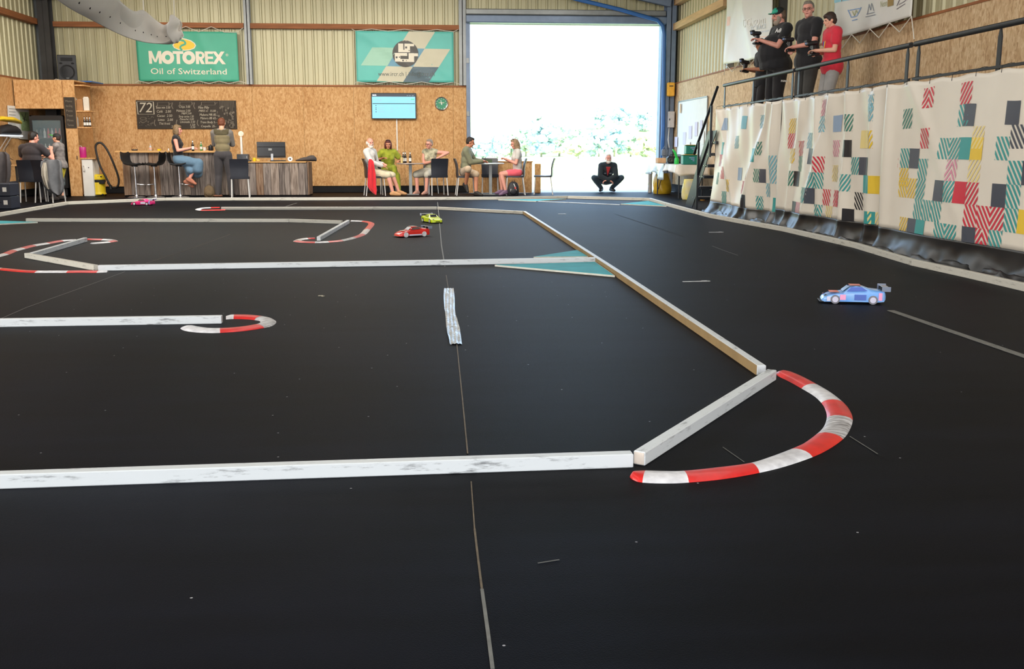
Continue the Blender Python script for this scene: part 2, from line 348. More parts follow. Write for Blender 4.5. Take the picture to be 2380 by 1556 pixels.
strip([(1430, 498), (1515, 526), (1592, 551)], .008, SEAMD); strip([(1655, 572), (1678, 581), (1715, 594)], .008, TAPEG)
strip([(1250, 1310), (1300, 1302)], .004, TAPEG); strip([(1975, 1015), (2040, 1056)], .004, TAPEG); strip([(1680, 1040), (1730, 1075)], .003, TAPEG)
# ---- outside ground, step, hill
GRASS = M('sunlit_meadow', (176, 182, 120), .9, .2, .8); CONC = M('pale_concrete', (188, 186, 180), .8, .1, 2, bump=.1)
m = MB(); m.bx(.86, 5.9, 25.352, 27.6, -.15, 0); struct(m.build('trim_1', CONC))
def terr(u, v):
    X = -130+260*u; Y = 27.6+340*v; z = -.35
    if Y > 235: z += (Y-235)*.13
    z += .35*math.sin(X*.07)+.3*math.sin(Y*.06) - .3*(Y > 28)
    return (X, Y, z)
m = MB(); m.grid(terr, 40, 40); struct(m.build('meadow', GRASS, smooth=True))
# ---- back wall: steel sheets, boards, timber rails, steel posts
m = MB()
DX0, DX1, DZ = .84, 5.86, 4.17
m.prism([(XL-.2, YW+.12, -.1), (DX0, YW+.12, -.1), (DX0, YW+.12, roof_z(DX0)), (XM, YW+.12, roof_z(XM)), (XL-.2, YW+.12, ZE)], (0, 0, 0), (0, .12, 0))
m.prism([(DX0, YW+.12, DZ), (XR+.2, YW+.12, DZ), (XR+.2, YW+.12, ZE), (DX0, YW+.12, roof_z(DX0))], (0, 0, 0), (0, .12, 0))
m.prism([(DX1, YW+.12, -.1), (XR+.2, YW+.12, -.1), (XR+.2, YW+.12, DZ), (DX1, YW+.12, DZ)], (0, 0, 0), (0, .12, 0))
wall_back = struct(m.build('wall_back', STEEL))
def clad_profile(x0, x1, pitch=.25):
    pts = []; x = x0
    while x < x1-1e-6:
        for dx, d in ((0, 0), (.018, .028), (.05, .028), (.068, 0), (pitch*.5, 0), (pitch*.5+.012, .006), (pitch*.5+.024, 0)):
            if x+dx < x1: pts.append((x+dx, d))
        x += pitch
    pts.append((x1, 0)); return pts
def sheet_back(x0, x1, z0, zt0, zt1, par=None):
    pr = clad_profile(x0, x1); mb = MB(); vs = []
    for (x, d) in pr:
        k = (x-x0)/(x1-x0); vs += [(x, YW+.10-d*1.0+.0, z0), (x, YW+.10-d, zt0+(zt1-zt0)*k)]
    mb.add(vs, [(2*i, 2*i+2, 2*i+3, 2*i+1) for i in range(len(pr)-1)]); return mb.build('cladding_sheet', CLAD, par or wall_back)
x = XL
while x < DX0-.01:
    x2 = min(x+1.0, DX0); sheet_back(x, x2, 2.6, roof_z(x), roof_z(x2)); x = x2
while x < XR-.01:
    x2 = min(x+1.0, XR); sheet_back(x, x2, DZ+.1, roof_z(x), roof_z(x2)); x = x2
x = XL
while x < .86-.01:
    x2 = min(x+1.25, .86); z0 = .16
    m = MB(); m.bx(x+.002, x2-.002, YW, YW+.025, z0, 2.62); m.build('board_panel', OSB, wall_back); x = x2
m = MB(); m.bx(XL, .86, YW-.03, YW+.1, 2.62, 2.66); struct(m.build('trim_2', TIMBER))
m = MB(); m.bx(XL, .86, YW+.03, YW+.1, 0, .16); struct(m.build('baseboard_back', M('dark_plinth', (20, 20, 22), .9)))
for x0, x1 in ((XL+.35, -4.62), (-4.46, .72)):
    m = MB(); m.bx(x0, x1, YW-.09, YW+.06, 4.0, 4.12); struct(m.build('trim_3', TIMBER))
def post(x0, x1, y0, y1, z0, z1, mat, n):
    m = MB(); t = .012; m.bx(x0, x1, y0, y0+t, z0, z1); m.bx(x0, x1, y1-t, y1, z0, z1); m.bx((x0+x1)/2-.01, (x0+x1)/2+.01, y0, y1, z0, z1); return struct(m.build(n, mat))
post(-4.6, -4.46, YW-.12, YW+.08, 2.66, roof_z(-4.5), STEEL, 'trim_4')
post(.66, .83, YW-.1, YW+.1, 2.66, roof_z(.7), STEEL, 'trim_5')
post(XL+.1, XL+.36, YW-.35, YW-.05, 0, ZE+.05, STEELD, 'trim_6')
post(5.84, 6.08, YW-.4, YW-.04, 0, ZE+.1, M('blue_grey_steel', (118, 132, 152), .5, .1, 5, metal=.3), 'trim_7')
# doorway frame and the rolled-up door housing over it
m = MB(); m.bx(.83, .93, YW-.14, YW+.2, 0, DZ); m.bx(5.78, 5.86, YW-.14, YW+.2, 0, DZ)
BGS = M('blue_grey_steel', (92, 108, 132))
door = struct(m.build('door_1', BGS))
m = MB(); m.bx(.83, 5.86, YW-.34, YW-.02, 4.16, 4.34, b=.02); m.build('lintel_beam', BGS, door)
m = MB(); m.bx(.83, 5.86, YW-.24, YW-.02, 4.36, 4.5, b=.02); m.build('shutter_box', STEEL, door)
for z in (1.9, 3.2):
    m = MB(); m.bx(.835, .90, YW-.165, YW-.14, z, z+.12); m.build('hinge_plate', STEEL, door)
m = MB(); m.tube([PY(1536, 470, YW-.42), PY(1541, 300, YW-.42), PY(1544, 80, YW-.42), PY(1540, 60, YW-.42), PY(1528, 47, YW-.42), PY(1440, 22, YW-.42), PY(1340, -2, YW-.42), PY(1250, -28, YW-.42)], .05, 10)
m.v = [Vector((v.x, v.y, max(v.z, .05))) for v in m.v]; struct(m.build('trim_8', BLUEP, smooth=True))
# ---- left wall
m = MB(); m.bx(XL-.3, XL-.12, -6, YW+.24, -.1, ZE+.1); wall_left = struct(m.build('wall_left', STEEL))
def sheet_side(X, sgn, y0, y1, z0, z1, par):
    pr = clad_profile(y0, y1); mb = MB(); vs = []
    for (y, d) in pr: vs += [(X - sgn*d, y, z0), (X - sgn*d, y, z1)]
    mb.add(vs, [(2*i, 2*i+2, 2*i+3, 2*i+1) for i in range(len(pr)-1)]); return mb.build('cladding_sheet', CLAD, par)
y = 13.0
while y < YW-.01: sheet_side(XL-.1, -1, y, min(y+1, YW), 2.6, ZE, wall_left); y += 1
y = YW
while y > 14:
    m = MB(); m.bx(XL-.04, XL-.015, y-1.248, y-.002, .16, 2.66); m.build('board_panel', OSB, wall_left); y -= 1.25
m = MB(); m.bx(XL-.12, XL-.01, 13, YW, 2.66, 2.7); struct(m.build('trim_9', TIMBER))
for z in (4.02, 4.62):
    m = MB(); m.bx(XL-.07, XL+.08, 8, YW-.3, z, z+.13); struct(m.build('trim_10', TIMBER))
# ---- right wall
m = MB(); m.bx(XR+.12, XR+.3, -6, YW+.24, -.1, ZE+.1); wall_right = struct(m.build('wall_right', STEEL))
y = 1.9
while y < YW-.01: sheet_side(XR+.1, 1, y, min(y+1, YW), 2.68, ZE, wall_right); y += 1
y = YW
while y > 2:
    m = MB(); m.bx(XR+.015, XR+.04, y-1.248, y-.002, .2, 2.7); m.build('board_panel', OSBR, wall_right); y -= 1.25
m = MB(); m.bx(XR, XR+.1, 2, YW, 2.7, 2.73); struct(m.build('trim_11', TIMBER))
m = MB(); m.bx(XR+.04, XR+.1, 2, YW, 0, .2); struct(m.build('baseboard_right', M('dark_plinth', (20, 20, 22))))
for (z, y0, y1) in ((4.0, 21.1, YW-.4), (4.6, 21.1, YW-.4)):
    m = MB(); m.bx(XR-.1, XR+.06, y0, y1, z, z+.16); struct(m.build('trim_12', TIMBERL))
for yy in (20.9, 17.75, 15.2):
    post_ = MB(); post_.bx(XR-.04, XR+.09, yy-.07, yy+.07, 2.74, ZE); struct(post_.build('trim_13', STEELD if yy < 20 else STEEL))
m = MB(); m.bx(XL-.3, XR+.3, -6.2, -6, -.1, 7); struct(m.build('wall_front', STEEL))
# ---- roof with corrugated soffit and rafters
ROOF = M('roof_sheet', (168, 164, 150), .5, .05, 3)
m = MB(); pr = []
xs = [XL-.4+i*.25 for i in range(int((XR-XL+.8)/.25)+1)]
for x in xs: pr += [(x, 0), (x+.1, 0), (x+.125, .035), (x+.225, .035)]
pr = [p for p in pr if p[0] <= XR+.4]; vs = []
for (x, d) in pr: vs += [(x, -6.2, roof_z(x)+d+.05), (x, YW+.3, roof_z(x)+d+.05)]
m.add(vs, [(2*i, 2*i+1, 2*i+3, 2*i+2) for i in range(len(pr)-1)]); o = struct(m.build('ceiling', ROOF)); o.modifiers.new('t', 'SOLIDIFY').thickness = .03
for yy in (YW-.5, 19.5, 15.25):
    m = MB()
    for x1 in (XL+.2, XR-.2): m.bar((x1, yy, roof_z(x1)-.16), (XM, yy, roof_z(XM)-.16), .14, .26)
    struct(m.build('trim_14', M('blue_grey_steel', (92, 108, 132)) if yy > 20 else STEELD))
for xx in (5.2, 3.6, -8.6):
    m = MB(); m.bx(xx-.05, xx+.05, 18.5, YW-.4, roof_z(xx)-.14, roof_z(xx)+.02); struct(m.build('trim_15', TIMBERL))
# ---- low board box standing half in the doorway
bxr = thing('board_box', 'low unpainted particle board box across the left side of the doorway', 'box', (1.7, 25.1, 0))
m = MB(); m.bx(.80, 2.42, 24.98, 25.0, .01, .76); m.build('side_panel', OSB, bxr)
m = MB(); m.bx(2.40, 2.42, 25.0, 25.55, .01, .76); m.build('side_panel', OSB, bxr)
m = MB(); m.bx(.80, 2.44, 24.96, 25.56, .76, .785); m.build('lid', OSB, bxr)
m = MB(); a = PY(1244, 380, 25.0); m.bx(a.x, a.x+.14, 25.0, 25.12, 0, .72, b=.01); tag(m.build('board_post', OSB), 'short particle board upright beside the low box in the doorway', 'post')
# ================================================================== RACE TRACK BOARDS
BH, BWD = .05, .045
def beam(label, px, ext=(0, 0), mat=BEAM, h=BH, wd=BWD, side=0, group=None, name='track_board', pts=None):
    a, b = (G(*px[0]), G(*px[1])) if pts is None else (Vector(pts[0]), Vector(pts[1]))
    d = (b-a).normalized(); a = a-d*ext[0]; b = b+d*ext[1]; n = Vector((-d.y, d.x, 0))
    away = side if side else (1 if n.dot((a+b)/2-C0) > 0 else -1)
    n = n*away*wd/2; L = (b-a).length
    mb = MB(); mb.box((0, 0, h/2), (L, wd, h), b=.003); o = mb.build(name, mat, local=True)
    o.location = (a+b)/2+n; o.rotation_euler = (0, 0, math.atan2(d.y, d.x)); tag(o, label, 'track board', group or 'wooden track boards')
    return o
t = beam('long scuffed white board crossing the foreground from the left edge', [(0, 1138), (1472, 1088)], (.6, 0))
t = thing('track_board', 'short white board angled back from the foreground corner with pale end cap', 'track board', (0, 0, 0), group='wooden track boards')
a, b = G(1499, 1084), G(1804, 884); d = (b-a).normalized(); n = Vector((-d.y, d.x, 0)); t.location = a; t.rotation_euler = (0, 0, math.atan2(d.y, d.x))
L = (b-a).length; m = MB(); m.box((L/2, BWD/2, BH/2), (L, BWD, BH), b=.003); m.build('rail', BEAM, t, local=True)
m = MB(); m.box((-.0015, BWD/2, BH/2), (.003, BWD-.008, BH-.008)); m.build('end_cap', M('primed_end', (218, 205, 192), .7), t, local=True)
m = MB(); m.box((L*.99, BWD/2, BH+.001), (.012, .012, .002), b=.0005); m.build('screw', STEEL, t, local=True)
RAW = M('raw_timber_side', (150, 124, 84), .7, .12, 8)
def raw_side(o, L):
    m = MB(); m.box((0, BWD/2+.0015, BH/2), (L*.998, .003, BH-.002)); m.build('unpainted_side', RAW, o, local=True)
raws = []
raws.append(beam('long board on the right running from near corner back to the turquoise wedges', [(1759, 873), (1431, 643)], (.0, .0)))
raws.append(beam('middle board on the right between the turquoise wedges and the first bend', [(1431, 643), (1343, 583)], (0, 0)))
raws.append(beam('far board on the right reaching the back corner', [(1343, 583), (1216, 498)], (0, 0)))
for o in raws: raw_side(o, o.dimensions.x)
beam('white board across the middle of the track ending at turquoise wedges', [(228, 630), (1385, 611)])
beam('grey scuffed board forming the lower arm of the left V', [(57, 600), (218, 629.5)], mat=BEAM2)
beam('pale board forming the upper arm of the left V', [(76, 600), (203.5, 562)], (-.02, 0))
beam('white board at the left edge in front of the small hooked kerb', [(0, 761), (515, 753)], (1.0, 0))
beam('second long board from the back crossing the left half', [(60, 515.7), (671, 517)], (0, 0), BEAM2)
beam('short board at the right end of the second back row', [(672, 517), (793, 521)], mat=BEAM2)
beam('short diagonal board inside the curved kerb behind the middle', [(745, 560), (812.7, 519.5)])
beam('rearmost inner board ending near the yellow car', [(514, 488), (1015, 487.5)], mat=BEAM2)
beam('short inner board joining the back corner at the right', [(1016, 487.5), (1215, 498)], mat=BEAM2)
per = [(-60, 518), (0, 504), (159, 476), (385, 466.5), (745, 466), (1154, 464.5), (1320, 462), (1508, 467), (1551, 480), (1650, 507), (1740, 524), (1817, 538), (1984, 577), (2118, 618), (2252, 648), (2400, 683)]
lab = ['at the left edge under the chairs', 'in front of the seated man and the boy', 'in front of the drinks fridge and vacuum', 'in front of the wooden bar', 'in front of the first cafe table', 'behind the left turquoise wedge at the doorway',
       'straight across the wide doorway', 'at the back right corner bend', 'beside the foot of the platform stairs', 'below the start of the first patterned banner', 'below the first patterned banner', 'below the seam of the first two banners', 'below the middle patterned banner', 'below the seam of the last two banners', 'below the nearest patterned banner']
for i, (p, q) in enumerate(zip(per[:-1], per[1:])): beam('outer track board ' + lab[i], [p, q], mat=BEAM2, h=.062, side=0, group='outer track boards')
beam('thin white strip lying before the doorway between two turquoise wedges', [(1246, 469), (1440, 477)], h=.012, wd=.05)
# turquoise corner wedges: thin boards with pale edges
def wedge(label, pts, h=.016):
    P = [G(*p) for p in pts]; c = sum(P, Vector())/3; t = thing('corner_wedge', label, 'wedge', (c.x, c.y, 0), group='turquoise corner wedges')
    m = MB(); m.prism([Vector((p.x, p.y, .001)) for p in P], (0, 0, 0), (0, 0, h)); m.build('edge', M('pale_edge', (206, 204, 190), .6), t)
    m = MB(); m.prism([Vector((c.x+(p.x-c.x)*.975, c.y+(p.y-c.y)*.975, h+.001)) for p in P], (0, 0, 0), (0, 0, .002)); m.build('painted_top', CYAN, t)
wedge('near turquoise wedge on the camera side of the middle board', [(1150, 620), (1429, 645), (1384, 613)])
wedge('turquoise wedge on the far side of the middle board', [(1240, 601), (1342, 585), (1367, 600)])
wedge('pale turquoise wedge at the left of the doorway track edge', [(1158, 466), (1246, 469.5), (1316, 464.5)])
wedge('turquoise wedge at the right back corner of the track', [(1443, 476), (1506, 469), (1549, 481)])
wedge('turquoise wedge at the far left edge of the track', [(-60, 526), (88, 519), (-60, 514)])
# ================================================================== KERBS
def cr(P, k=6):
    out = []; n = len(P)
    for i in range(n-1):
        p0, p1, p2, p3 = P[max(i-1, 0)], P[i], P[i+1], P[min(i+2, n-1)]
        for j in range(k):
            t = j/k; out.append(p1*1.0 + (p2-p0)*.5*t + (p0*2-p1*5+p2*4-p3)*.5*t*t + (p1*3-p0-p2*3+p3)*.5*t*t*t)
    out.append(P[-1]); return out
def kerb(label, outer, inner, cols, hgt=.012, k=6):
    O = [G(*p) for p in outer]; I = [G(*p) for p in inner]; c = sum(O, Vector())/len(O)
    t = thing('kerb', label, 'kerb', (c.x, c.y, 0), group='red and white kerbs')
    Os, Is = cr(O, k), cr(I, k); j = 0
    for (nseg, col) in cols:
        mb = MB(); rr = []
        for i in range(j*k, min((j+nseg)*k, len(Os)-1)+1):
            a, b = Os[i], Is[i]; end = min(i, len(Os)-1-i); hh = hgt*min(1, (end+.8)/5)
            rr.append([a.lerp(b, s)+Vector((0, 0, .0015+hh*math.sin(math.pi*s)**.6 if 0 < s < 1 else .001)) for s in (0, .12, .3, .5, .7, .88, 1)] + [b-Vector((0, 0, 0)), a-Vector((0, 0, 0))])
        mb.rings(rr); mb.build('kerb_segment', RED if col == 'r' else (KWHITE if col == 'w' else KGREY), t, smooth=True, sharp=50); j += nseg
    return t
KGREY = M('worn_kerb_white', (214, 212, 214), .45, .12, 34, col2=(120, 116, 116), stretch=(.5, 2.5, 1))
def S(pts, sc_, ox, oy): return [(ox+x/sc_, oy+y/sc_) for x, y in pts]
o_ = S([(1462, 180), (1570, 184), (1700, 235), (1840, 310), (1965, 385), (2070, 468), (2128, 545), (2150, 625), (2120, 718), (2060, 800), (1930, 892), (1780, 965), (1540, 1048), (1290, 1110), (960, 1168), (640, 1200), (420, 1208), (210, 1200), (130, 1178), (95, 1152)], 3.967, 1440, 820)
i_ = S([(1440, 196), (1470, 222), (1570, 272), (1678, 332), (1790, 400), (1860, 465), (1898, 530), (1910, 605), (1880, 690), (1810, 760), (1690, 845), (1560, 905), (1380, 975), (1190, 1035), (880, 1075), (580, 1105), (410, 1106), (245, 1102), (150, 1112), (98, 1142)], 3.967, 1440, 820)
kerb('large curved red and white kerb around the near right corner', o_, i_, [(3, 'r'), (2, 'w'), (2, 'r'), (2, 'g'), (2, 'r'), (2, 'w'), (2, 'r'), (2, 'w'), (2, 'r')], .016)
o_ = S([(1838, 124), (1905, 117), (2040, 119), (2150, 132), (2215, 148), (2248, 172), (2215, 203), (2150, 220), (1980, 246), (1790, 260), (1690, 261), (1590, 256), (1500, 242), (1468, 226)], 3.5, 0, 700)
i_ = S([(1838, 151), (1900, 147), (2000, 149), (2070, 156), (2110, 163), (2118, 175), (2100, 188), (2060, 200), (1930, 220), (1790, 228), (1700, 226), (1610, 214), (1560, 204), (1478, 218)], 3.5, 0, 700)
kerb('small hooked red and white kerb at the end of the left white board', o_, i_, [(1, 'w'), (2, 'r'), (4, 'g'), (2, 'r'), (4, 'w')], .014)
def kerb_c(label, ctr, wd, cols, k=5):
    P = [G(*p) for p in ctr]; O, I = [], []
    for i, p in enumerate(P):
        d = (P[min(i+1, len(P)-1)]-P[max(i-1, 0)]).normalized(); n = Vector((-d.y, d.x, 0))*wd/2*(1 if 0 < i < len(P)-1 else .55); O.append(p-n); I.append(p+n)
    c = sum(P, Vector())/len(P); t = thing('kerb', label, 'kerb', (c.x, c.y, 0), group='red and white kerbs'); Os, Is = cr(O, k), cr(I, k); j = 0
    for (ns, col) in cols:
        mb = MB(); rr = []
        for i in range(j*k, min((j+ns)*k, len(Os)-1)+1):
            a, b = Os[i], Is[i]; rr.append([a.lerp(b, s)+Vector((0, 0, .001+.014*math.sin(math.pi*s) if 0 < s < 1 else .001)) for s in (0, .2, .5, .8, 1)]+[Vector(b), Vector(a)])
        mb.rings(rr); mb.build('kerb_segment', {'r': RED, 'w': KWHITE, 'g': KGREY}[col], t, smooth=True, sharp=50); j += ns
kerb_c('worn curved kerb bulging around the short diagonal board', S([(700, 296), (815, 300), (885, 318), (845, 375), (800, 420), (715, 452), (600, 478), (480, 490), (370, 494), (260, 490), (200, 482), (230, 467), (290, 459), (365, 458)], 3.967, 640, 440), .09,
       [(1, 'w'), (2, 'r'), (1, 'w'), (1, 'r'), (1, 'g'), (1, 'r'), (1, 'w'), (2, 'r'), (2, 'w'), (1, 'r')])
kerb_c('far flat oval kerb at the end of the rearmost inner board', S([(1735, 147), (1660, 149), (1590, 153), (1565, 161), (1600, 169), (1680, 168), (1780, 166)], 3.4, 0, 440), .10, [(1, 'r'), (3, 'w'), (2, 'r')])
kerb_c('long curved kerb sweeping round the left V of boards', S([(600, 405), (480, 412), (365, 432), (255, 450), (165, 473), (100, 490), (30, 518), (-120, 560), (-160, 600), (-90, 625), (20, 635), (180, 650), (300, 656), (420, 656), (540, 656), (665, 655), (780, 656), (850, 655)], 3.4, 0, 440), .10,
       [(1, 'w'), (1, 'r'), (1, 'w'), (1, 'r'), (1, 'w'), (1, 'r'), (2, 'w'), (1, 'r'), (1, 'w'), (2, 'r'), (1, 'w'), (1, 'w'), (2, 'r'), (2, 'w')])
kerb_c('small hooked kerb beside the top of the left V', S([(695, 399), (760, 400), (820, 402), (880, 405), (900, 412), (850, 421), (780, 428), (722, 433)], 3.4, 0, 440), .09, [(2, 'r'), (2, 'w'), (1, 'r'), (2, 'w')])
# foil tape and loose bits
FOIL = M('foil_tape', (180, 186, 192), .28, .35, 24, metal=.8, bump=.6)
P = [G(1043, 672), G(1045, 720), G(1052, 760), G(1060, 802)]
def foil(u, v):
    i = min(int(v*3), 2); t = v*3-i; p = P[i].lerp(P[i+1], t); wr = .0025*math.sin(u*21+v*9)+.003*math.sin(v*37)*math.cos(u*6)
    return p+Vector(((u-.5)*.075*(1+.08*math.sin(v*11)), 0, .006+wr))
m = MB(); m.grid(foil, 10, 40); tag(m.build('foil_tape', FOIL, smooth=True), 'crinkled silver foil tape stuck over the carpet seam', 'tape')
def tape(label, p, q, wd, mat):
    a, b = G(*p, .002), G(*q, .002); d = (b-a).normalized(); m = MB(); m.box((0, 0, .0015), ((b-a).length, wd, .003)); m.box(((b-a).length*.3, wd*.3, .003), ((b-a).length*.2, wd*.5, .004))
    o = m.build('tape_strip', mat, local=True); o.location = (a+b)/2; o.rotation_euler = (0, 0, math.atan2(d.y, d.x)); tag(o, label, 'tape', 'tape strips on the carpet')
tape('white tape strip on the carpet left of the blue car', (1587, 655.5), (1650, 654), .024, TAPEW)
tape('thin white tape strip below the middle banner end', (1648, 540.5), (1681, 540), .03, TAPEW)
tape('small white tape strip behind the back corner board', (1297, 498), (1316, 498), .04, TAPEW)
m = MB(); p0, p1 = G(2070, 722, .003), G(2420, 842, .003); m.bar(p0, p1, .05, .003); m.box(p0.lerp(p1, .4), (.35, .02, .008), rz=math.atan2((p1-p0).y, (p1-p0).x)); tag(m.build('tape_strip', TAPEG), 'long grey tape strip running from the blue car to the right edge', 'tape', 'tape strips on the carpet')
m = MB(); a = G(745, 689); m.box((a.x, a.y, .004), (.035, .012, .006), rz=.3, b=.001); m.box((a.x+.02, a.y-.015, .003), (.02, .02, .004), rz=1, b=.001); tag(m.build('litter_scrap', M('scrap', (168, 160, 140), .7)), 'tiny pale scrap lying on the carpet left of the foil tape', 'scrap')
# ================================================================== DRIVERS' PLATFORM, RIGHT
XB = 4.88; ZD = 1.42
plat = thing('driver_platform', 'raised drivers platform along the right wall behind the patterned banners', 'platform', (5.5, 12, 0))
m = MB(); m.bx(4.96, 6.06, 2.5, 17.1, ZD-.04, ZD); m.build('deck', M('platform_boards', (140, 120, 96), .8, .15, 5), plat)
m = MB(); m.bx(4.93, 4.99, 2.5, 17.1, ZD-.2, ZD-.02); m.bx(4.93, 6.06, 17.04, 17.1, ZD-.2, ZD-.02); m.build('edge_beam', BLACKM, plat)
for y in (17.0, 14.0, 10.7, 7.4, 4.1):
    m = MB(); m.bx(5.02, 5.1, y-.04, y+.04, 0, ZD-.2); m.build('support_leg', BLACKM, plat)
def railing(label, y0, y1, posts):
    t = thing('railing', label, 'railing', (4.95, (y0+y1)/2, ZD), group='platform railings')
    m = MB(); m.tube([(4.95, y0, 2.155), (4.95, y1, 2.155)], .028, 12); m.build('handrail', BLACKM, t, smooth=True, sharp=40)
    m = MB(); m.bx(4.935, 4.965, y1, y0, 1.79, 1.815); m.build('lower_rail', BLACKM, t)
    for y in posts:
        m = MB(); m.bx(4.945, 4.957, y-.03, y+.03, ZD-.15, 2.06); m.prism([(4.945, y-.03, 2.06), (4.945, y+.03, 2.06), (4.945, y+.01, 2.13), (4.945, y-.01, 2.13)], (0, 0, 0), (.012, 0, 0)); m.build('rail_post', BLACKM, t)
railing('black handrail section nearest the stairs in front of the four drivers', 17.15, 13.75, (17.1, 15.55, 13.82))
railing('middle black handrail section on the platform', 13.66, 10.35, (13.58, 11.95, 10.42))
railing('near black handrail section running out of frame at the right', 10.26, 6.6, (10.18, 8.68, 7.0))
# ---- stairs
st = thing('stair', 'steep dark steel stair with handrail climbing to the platform end', 'stairs', (5.1, 17.9, 0))
def stl(z): return 18.55-1.6*z/ZD
for x in (4.79, 5.62):
    m = MB(); m.prism([(x, 18.95, .01), (x, 18.42, .01), (x, 16.95, ZD-.02), (x, 17.48, ZD-.02)], (0, 0, 0), (.012, 0, 0)); m.build('stringer', BLACKM, st)
for k in range(6):
    z = .2*(k+1)+.02; y = stl(z)
    m = MB(); m.bx(4.802, 5.62, y-.16, y+.14, z-.05, z, b=.004); m.build('tread', BLACKM, st)
    m = MB()
    for q in (-.09, .06): m.cyl((4.785, y+q, z-.02), (4.79, y+q, z-.02), .012)
    m.build('bolt', CHROME, st)
def rz_(y): return 1.2+(18.1-y)*.80
for y, z0 in ((18.05, 0.0), (17.28, .95)):
    m = MB(); m.bar((4.78, y, z0+.001), (4.78, y, rz_(y)-.03), .035, .035); m.build('rail_post', BLACKM, st)
m = MB(); m.tube([(4.78, 18.35, rz_(18.35)), (4.78, 16.95, rz_(16.95))], .024, 10); m.build('handrail', BLACKM, st, smooth=True, sharp=40)
m = MB(); m.tube([(4.78, 18.05, .62), (4.78, 17.28, 1.3)], .014, 8); m.build('mid_rail', BLACKM, st, smooth=True, sharp=40)
# ---- three patterned banners in front of the platform
BCOL = {'g': M('print_grey', (74, 78, 88), .4, .05, 4), 'k': M('print_black', (38, 38, 42), .4, .05, 4), 't': M('print_teal', (60, 152, 148), .4, .05, 4), 'y': M('print_yellow', (230, 192, 62), .4, .05, 4),
        'r': M('print_red', (206, 52, 70), .4, .05, 4), 'p': M('print_pink', (214, 140, 160), .4, .05, 4), 'b': M('print_pale_blue', (120, 176, 188), .4, .05, 4), 'n': M('print_green', (62, 128, 110), .4, .05, 4), 'e': M('print_slate_blue', (140, 160, 184), .4, .05, 4), 'q': M('print_pale_yellow', (232, 210, 140), .4, .05, 4)}
BANN = M('banner_vinyl', (226, 216, 200), .36, .03, 3, spec=.5); BBLK = M('black_vinyl', (20, 20, 22), .36, .15, 8, spec=.45)
def drape(y0, y1, kind):
    W = y0-y1
    def surf(u, v, off=0.0):                          # u metres from the far end, v height
        s = u/W; d = 0
        low = max(0, (1.77-v)/1.77)
        if kind == 'A':
            f = abs(s-.03)*1.6+low*.5
            d = .10*low*math.sin(3.1*s+.4) + .035*math.sin(12*(s+.55*low)+1)*low**.6 + .02*math.sin(31*s-6*low)*(1-low)*.8 + .05*math.exp(-((s-.62-.1*low)/.05)**2)*(.3+low) + .05*math.exp(-((s-.93)/.03)**2) + .05*math.exp(-((s-.06-.42*low)/.035)**2)*(1-low*.5) + .05*math.exp(-((s-.86+.30*low)/.035)**2)*(1-low*.4)
        elif kind == 'B':
            d = .06*low*math.sin(5*s) + .03*math.sin(17*s+2.5*low)*(.3+low*.7) + .016*math.sin(39*s-9*low)*(1-low) + .06*math.exp(-((s-.13-.12*(1-low))/.03)**2)*(.4+.6*low) + .05*math.exp(-((s-.70)/.03)**2) + .07*math.exp(-((s-.93+.05*low)/.035)**2) + .035*math.exp(-((s-.33-.22*(1-low))/.025)**2) + .03*math.exp(-((s-.5+.1*(1-low))/.02)**2)*(1-low*.6)
        else:
            d = .05*low*math.sin(3.3*s+.3) + .014*math.sin(11*s+5*low)*(.3+low) + .05*math.exp(-((s-.02)/.03)**2)*(1-.4*low) + .03*math.exp(-((s-.13-.45*low)/.03)**2)*(1-low)
        if v < .2:                                    # the black foot kicks out over the carpet
            q = (.2-v)/.2; d += .06*q*q + .07*q*(.2+.7*mnoise.noise(Vector((u*2.2, v*4, kindn))) + .35*mnoise.noise(Vector((u*6, v*9, kindn+3))))
        sag = .02*math.sin(s*W*math.pi/.55)**2*(v/1.77)**4
        return Vector((XB-.02-d-off, y0-u, max(.004, v-sag)))
    kindn = {'A': 0, 'B': 2, 'C': 4}[kind]
    return surf, W
ZKEY = {}
def cellprint(pr, y0, cx, cy, typ, col, w=1, h=1, A=.2):
    p = PX(1650+cx/2.992, 180+cy/2.992, XB-.05); u = y0-p.y; v = p.z; W_, H_ = A*w, A*h
    u = round(u/.1)*.1; v = round(v/.1)*.1; x0, x1, z0, z1 = u-W_/2, u+W_/2, max(v-H_/2, ZKEY.get(A, .2)), v+H_/2; mt = BCOL[col]
    if typ == 's': pr.rect(x0, z0, x1, z1, mt); return
    per_ = .075; half = (x0+x1)/2
    def bands(xa, xb, sgn, ph=0):
        for k in range(-12, 14):
            c0 = k*per_+ph; P = [(xa, z0), (xb, z0), (xb, z1), (xa, z1)]      # sgn*x*1.15 + z between c0 and c0+per/2 (relative)
            ox, oz = half, z0
            P = clip(P, sgn*1.25, 1, c0+per_*.5+sgn*1.25*ox+oz)
            if len(P) > 2: P = clip(P, -sgn*1.25, -1, -(c0+sgn*1.25*ox+oz))
            if len(P) > 2: pr.poly(P, mt)
    if typ == '\\': bands(x0, x1, 1)
    elif typ == '/': bands(x0, x1, -1)
    elif typ == '^': bands(x0, half, -1); bands(half, x1, 1)
    elif typ == 'v': bands(x0, half, 1); bands(half, x1, -1)
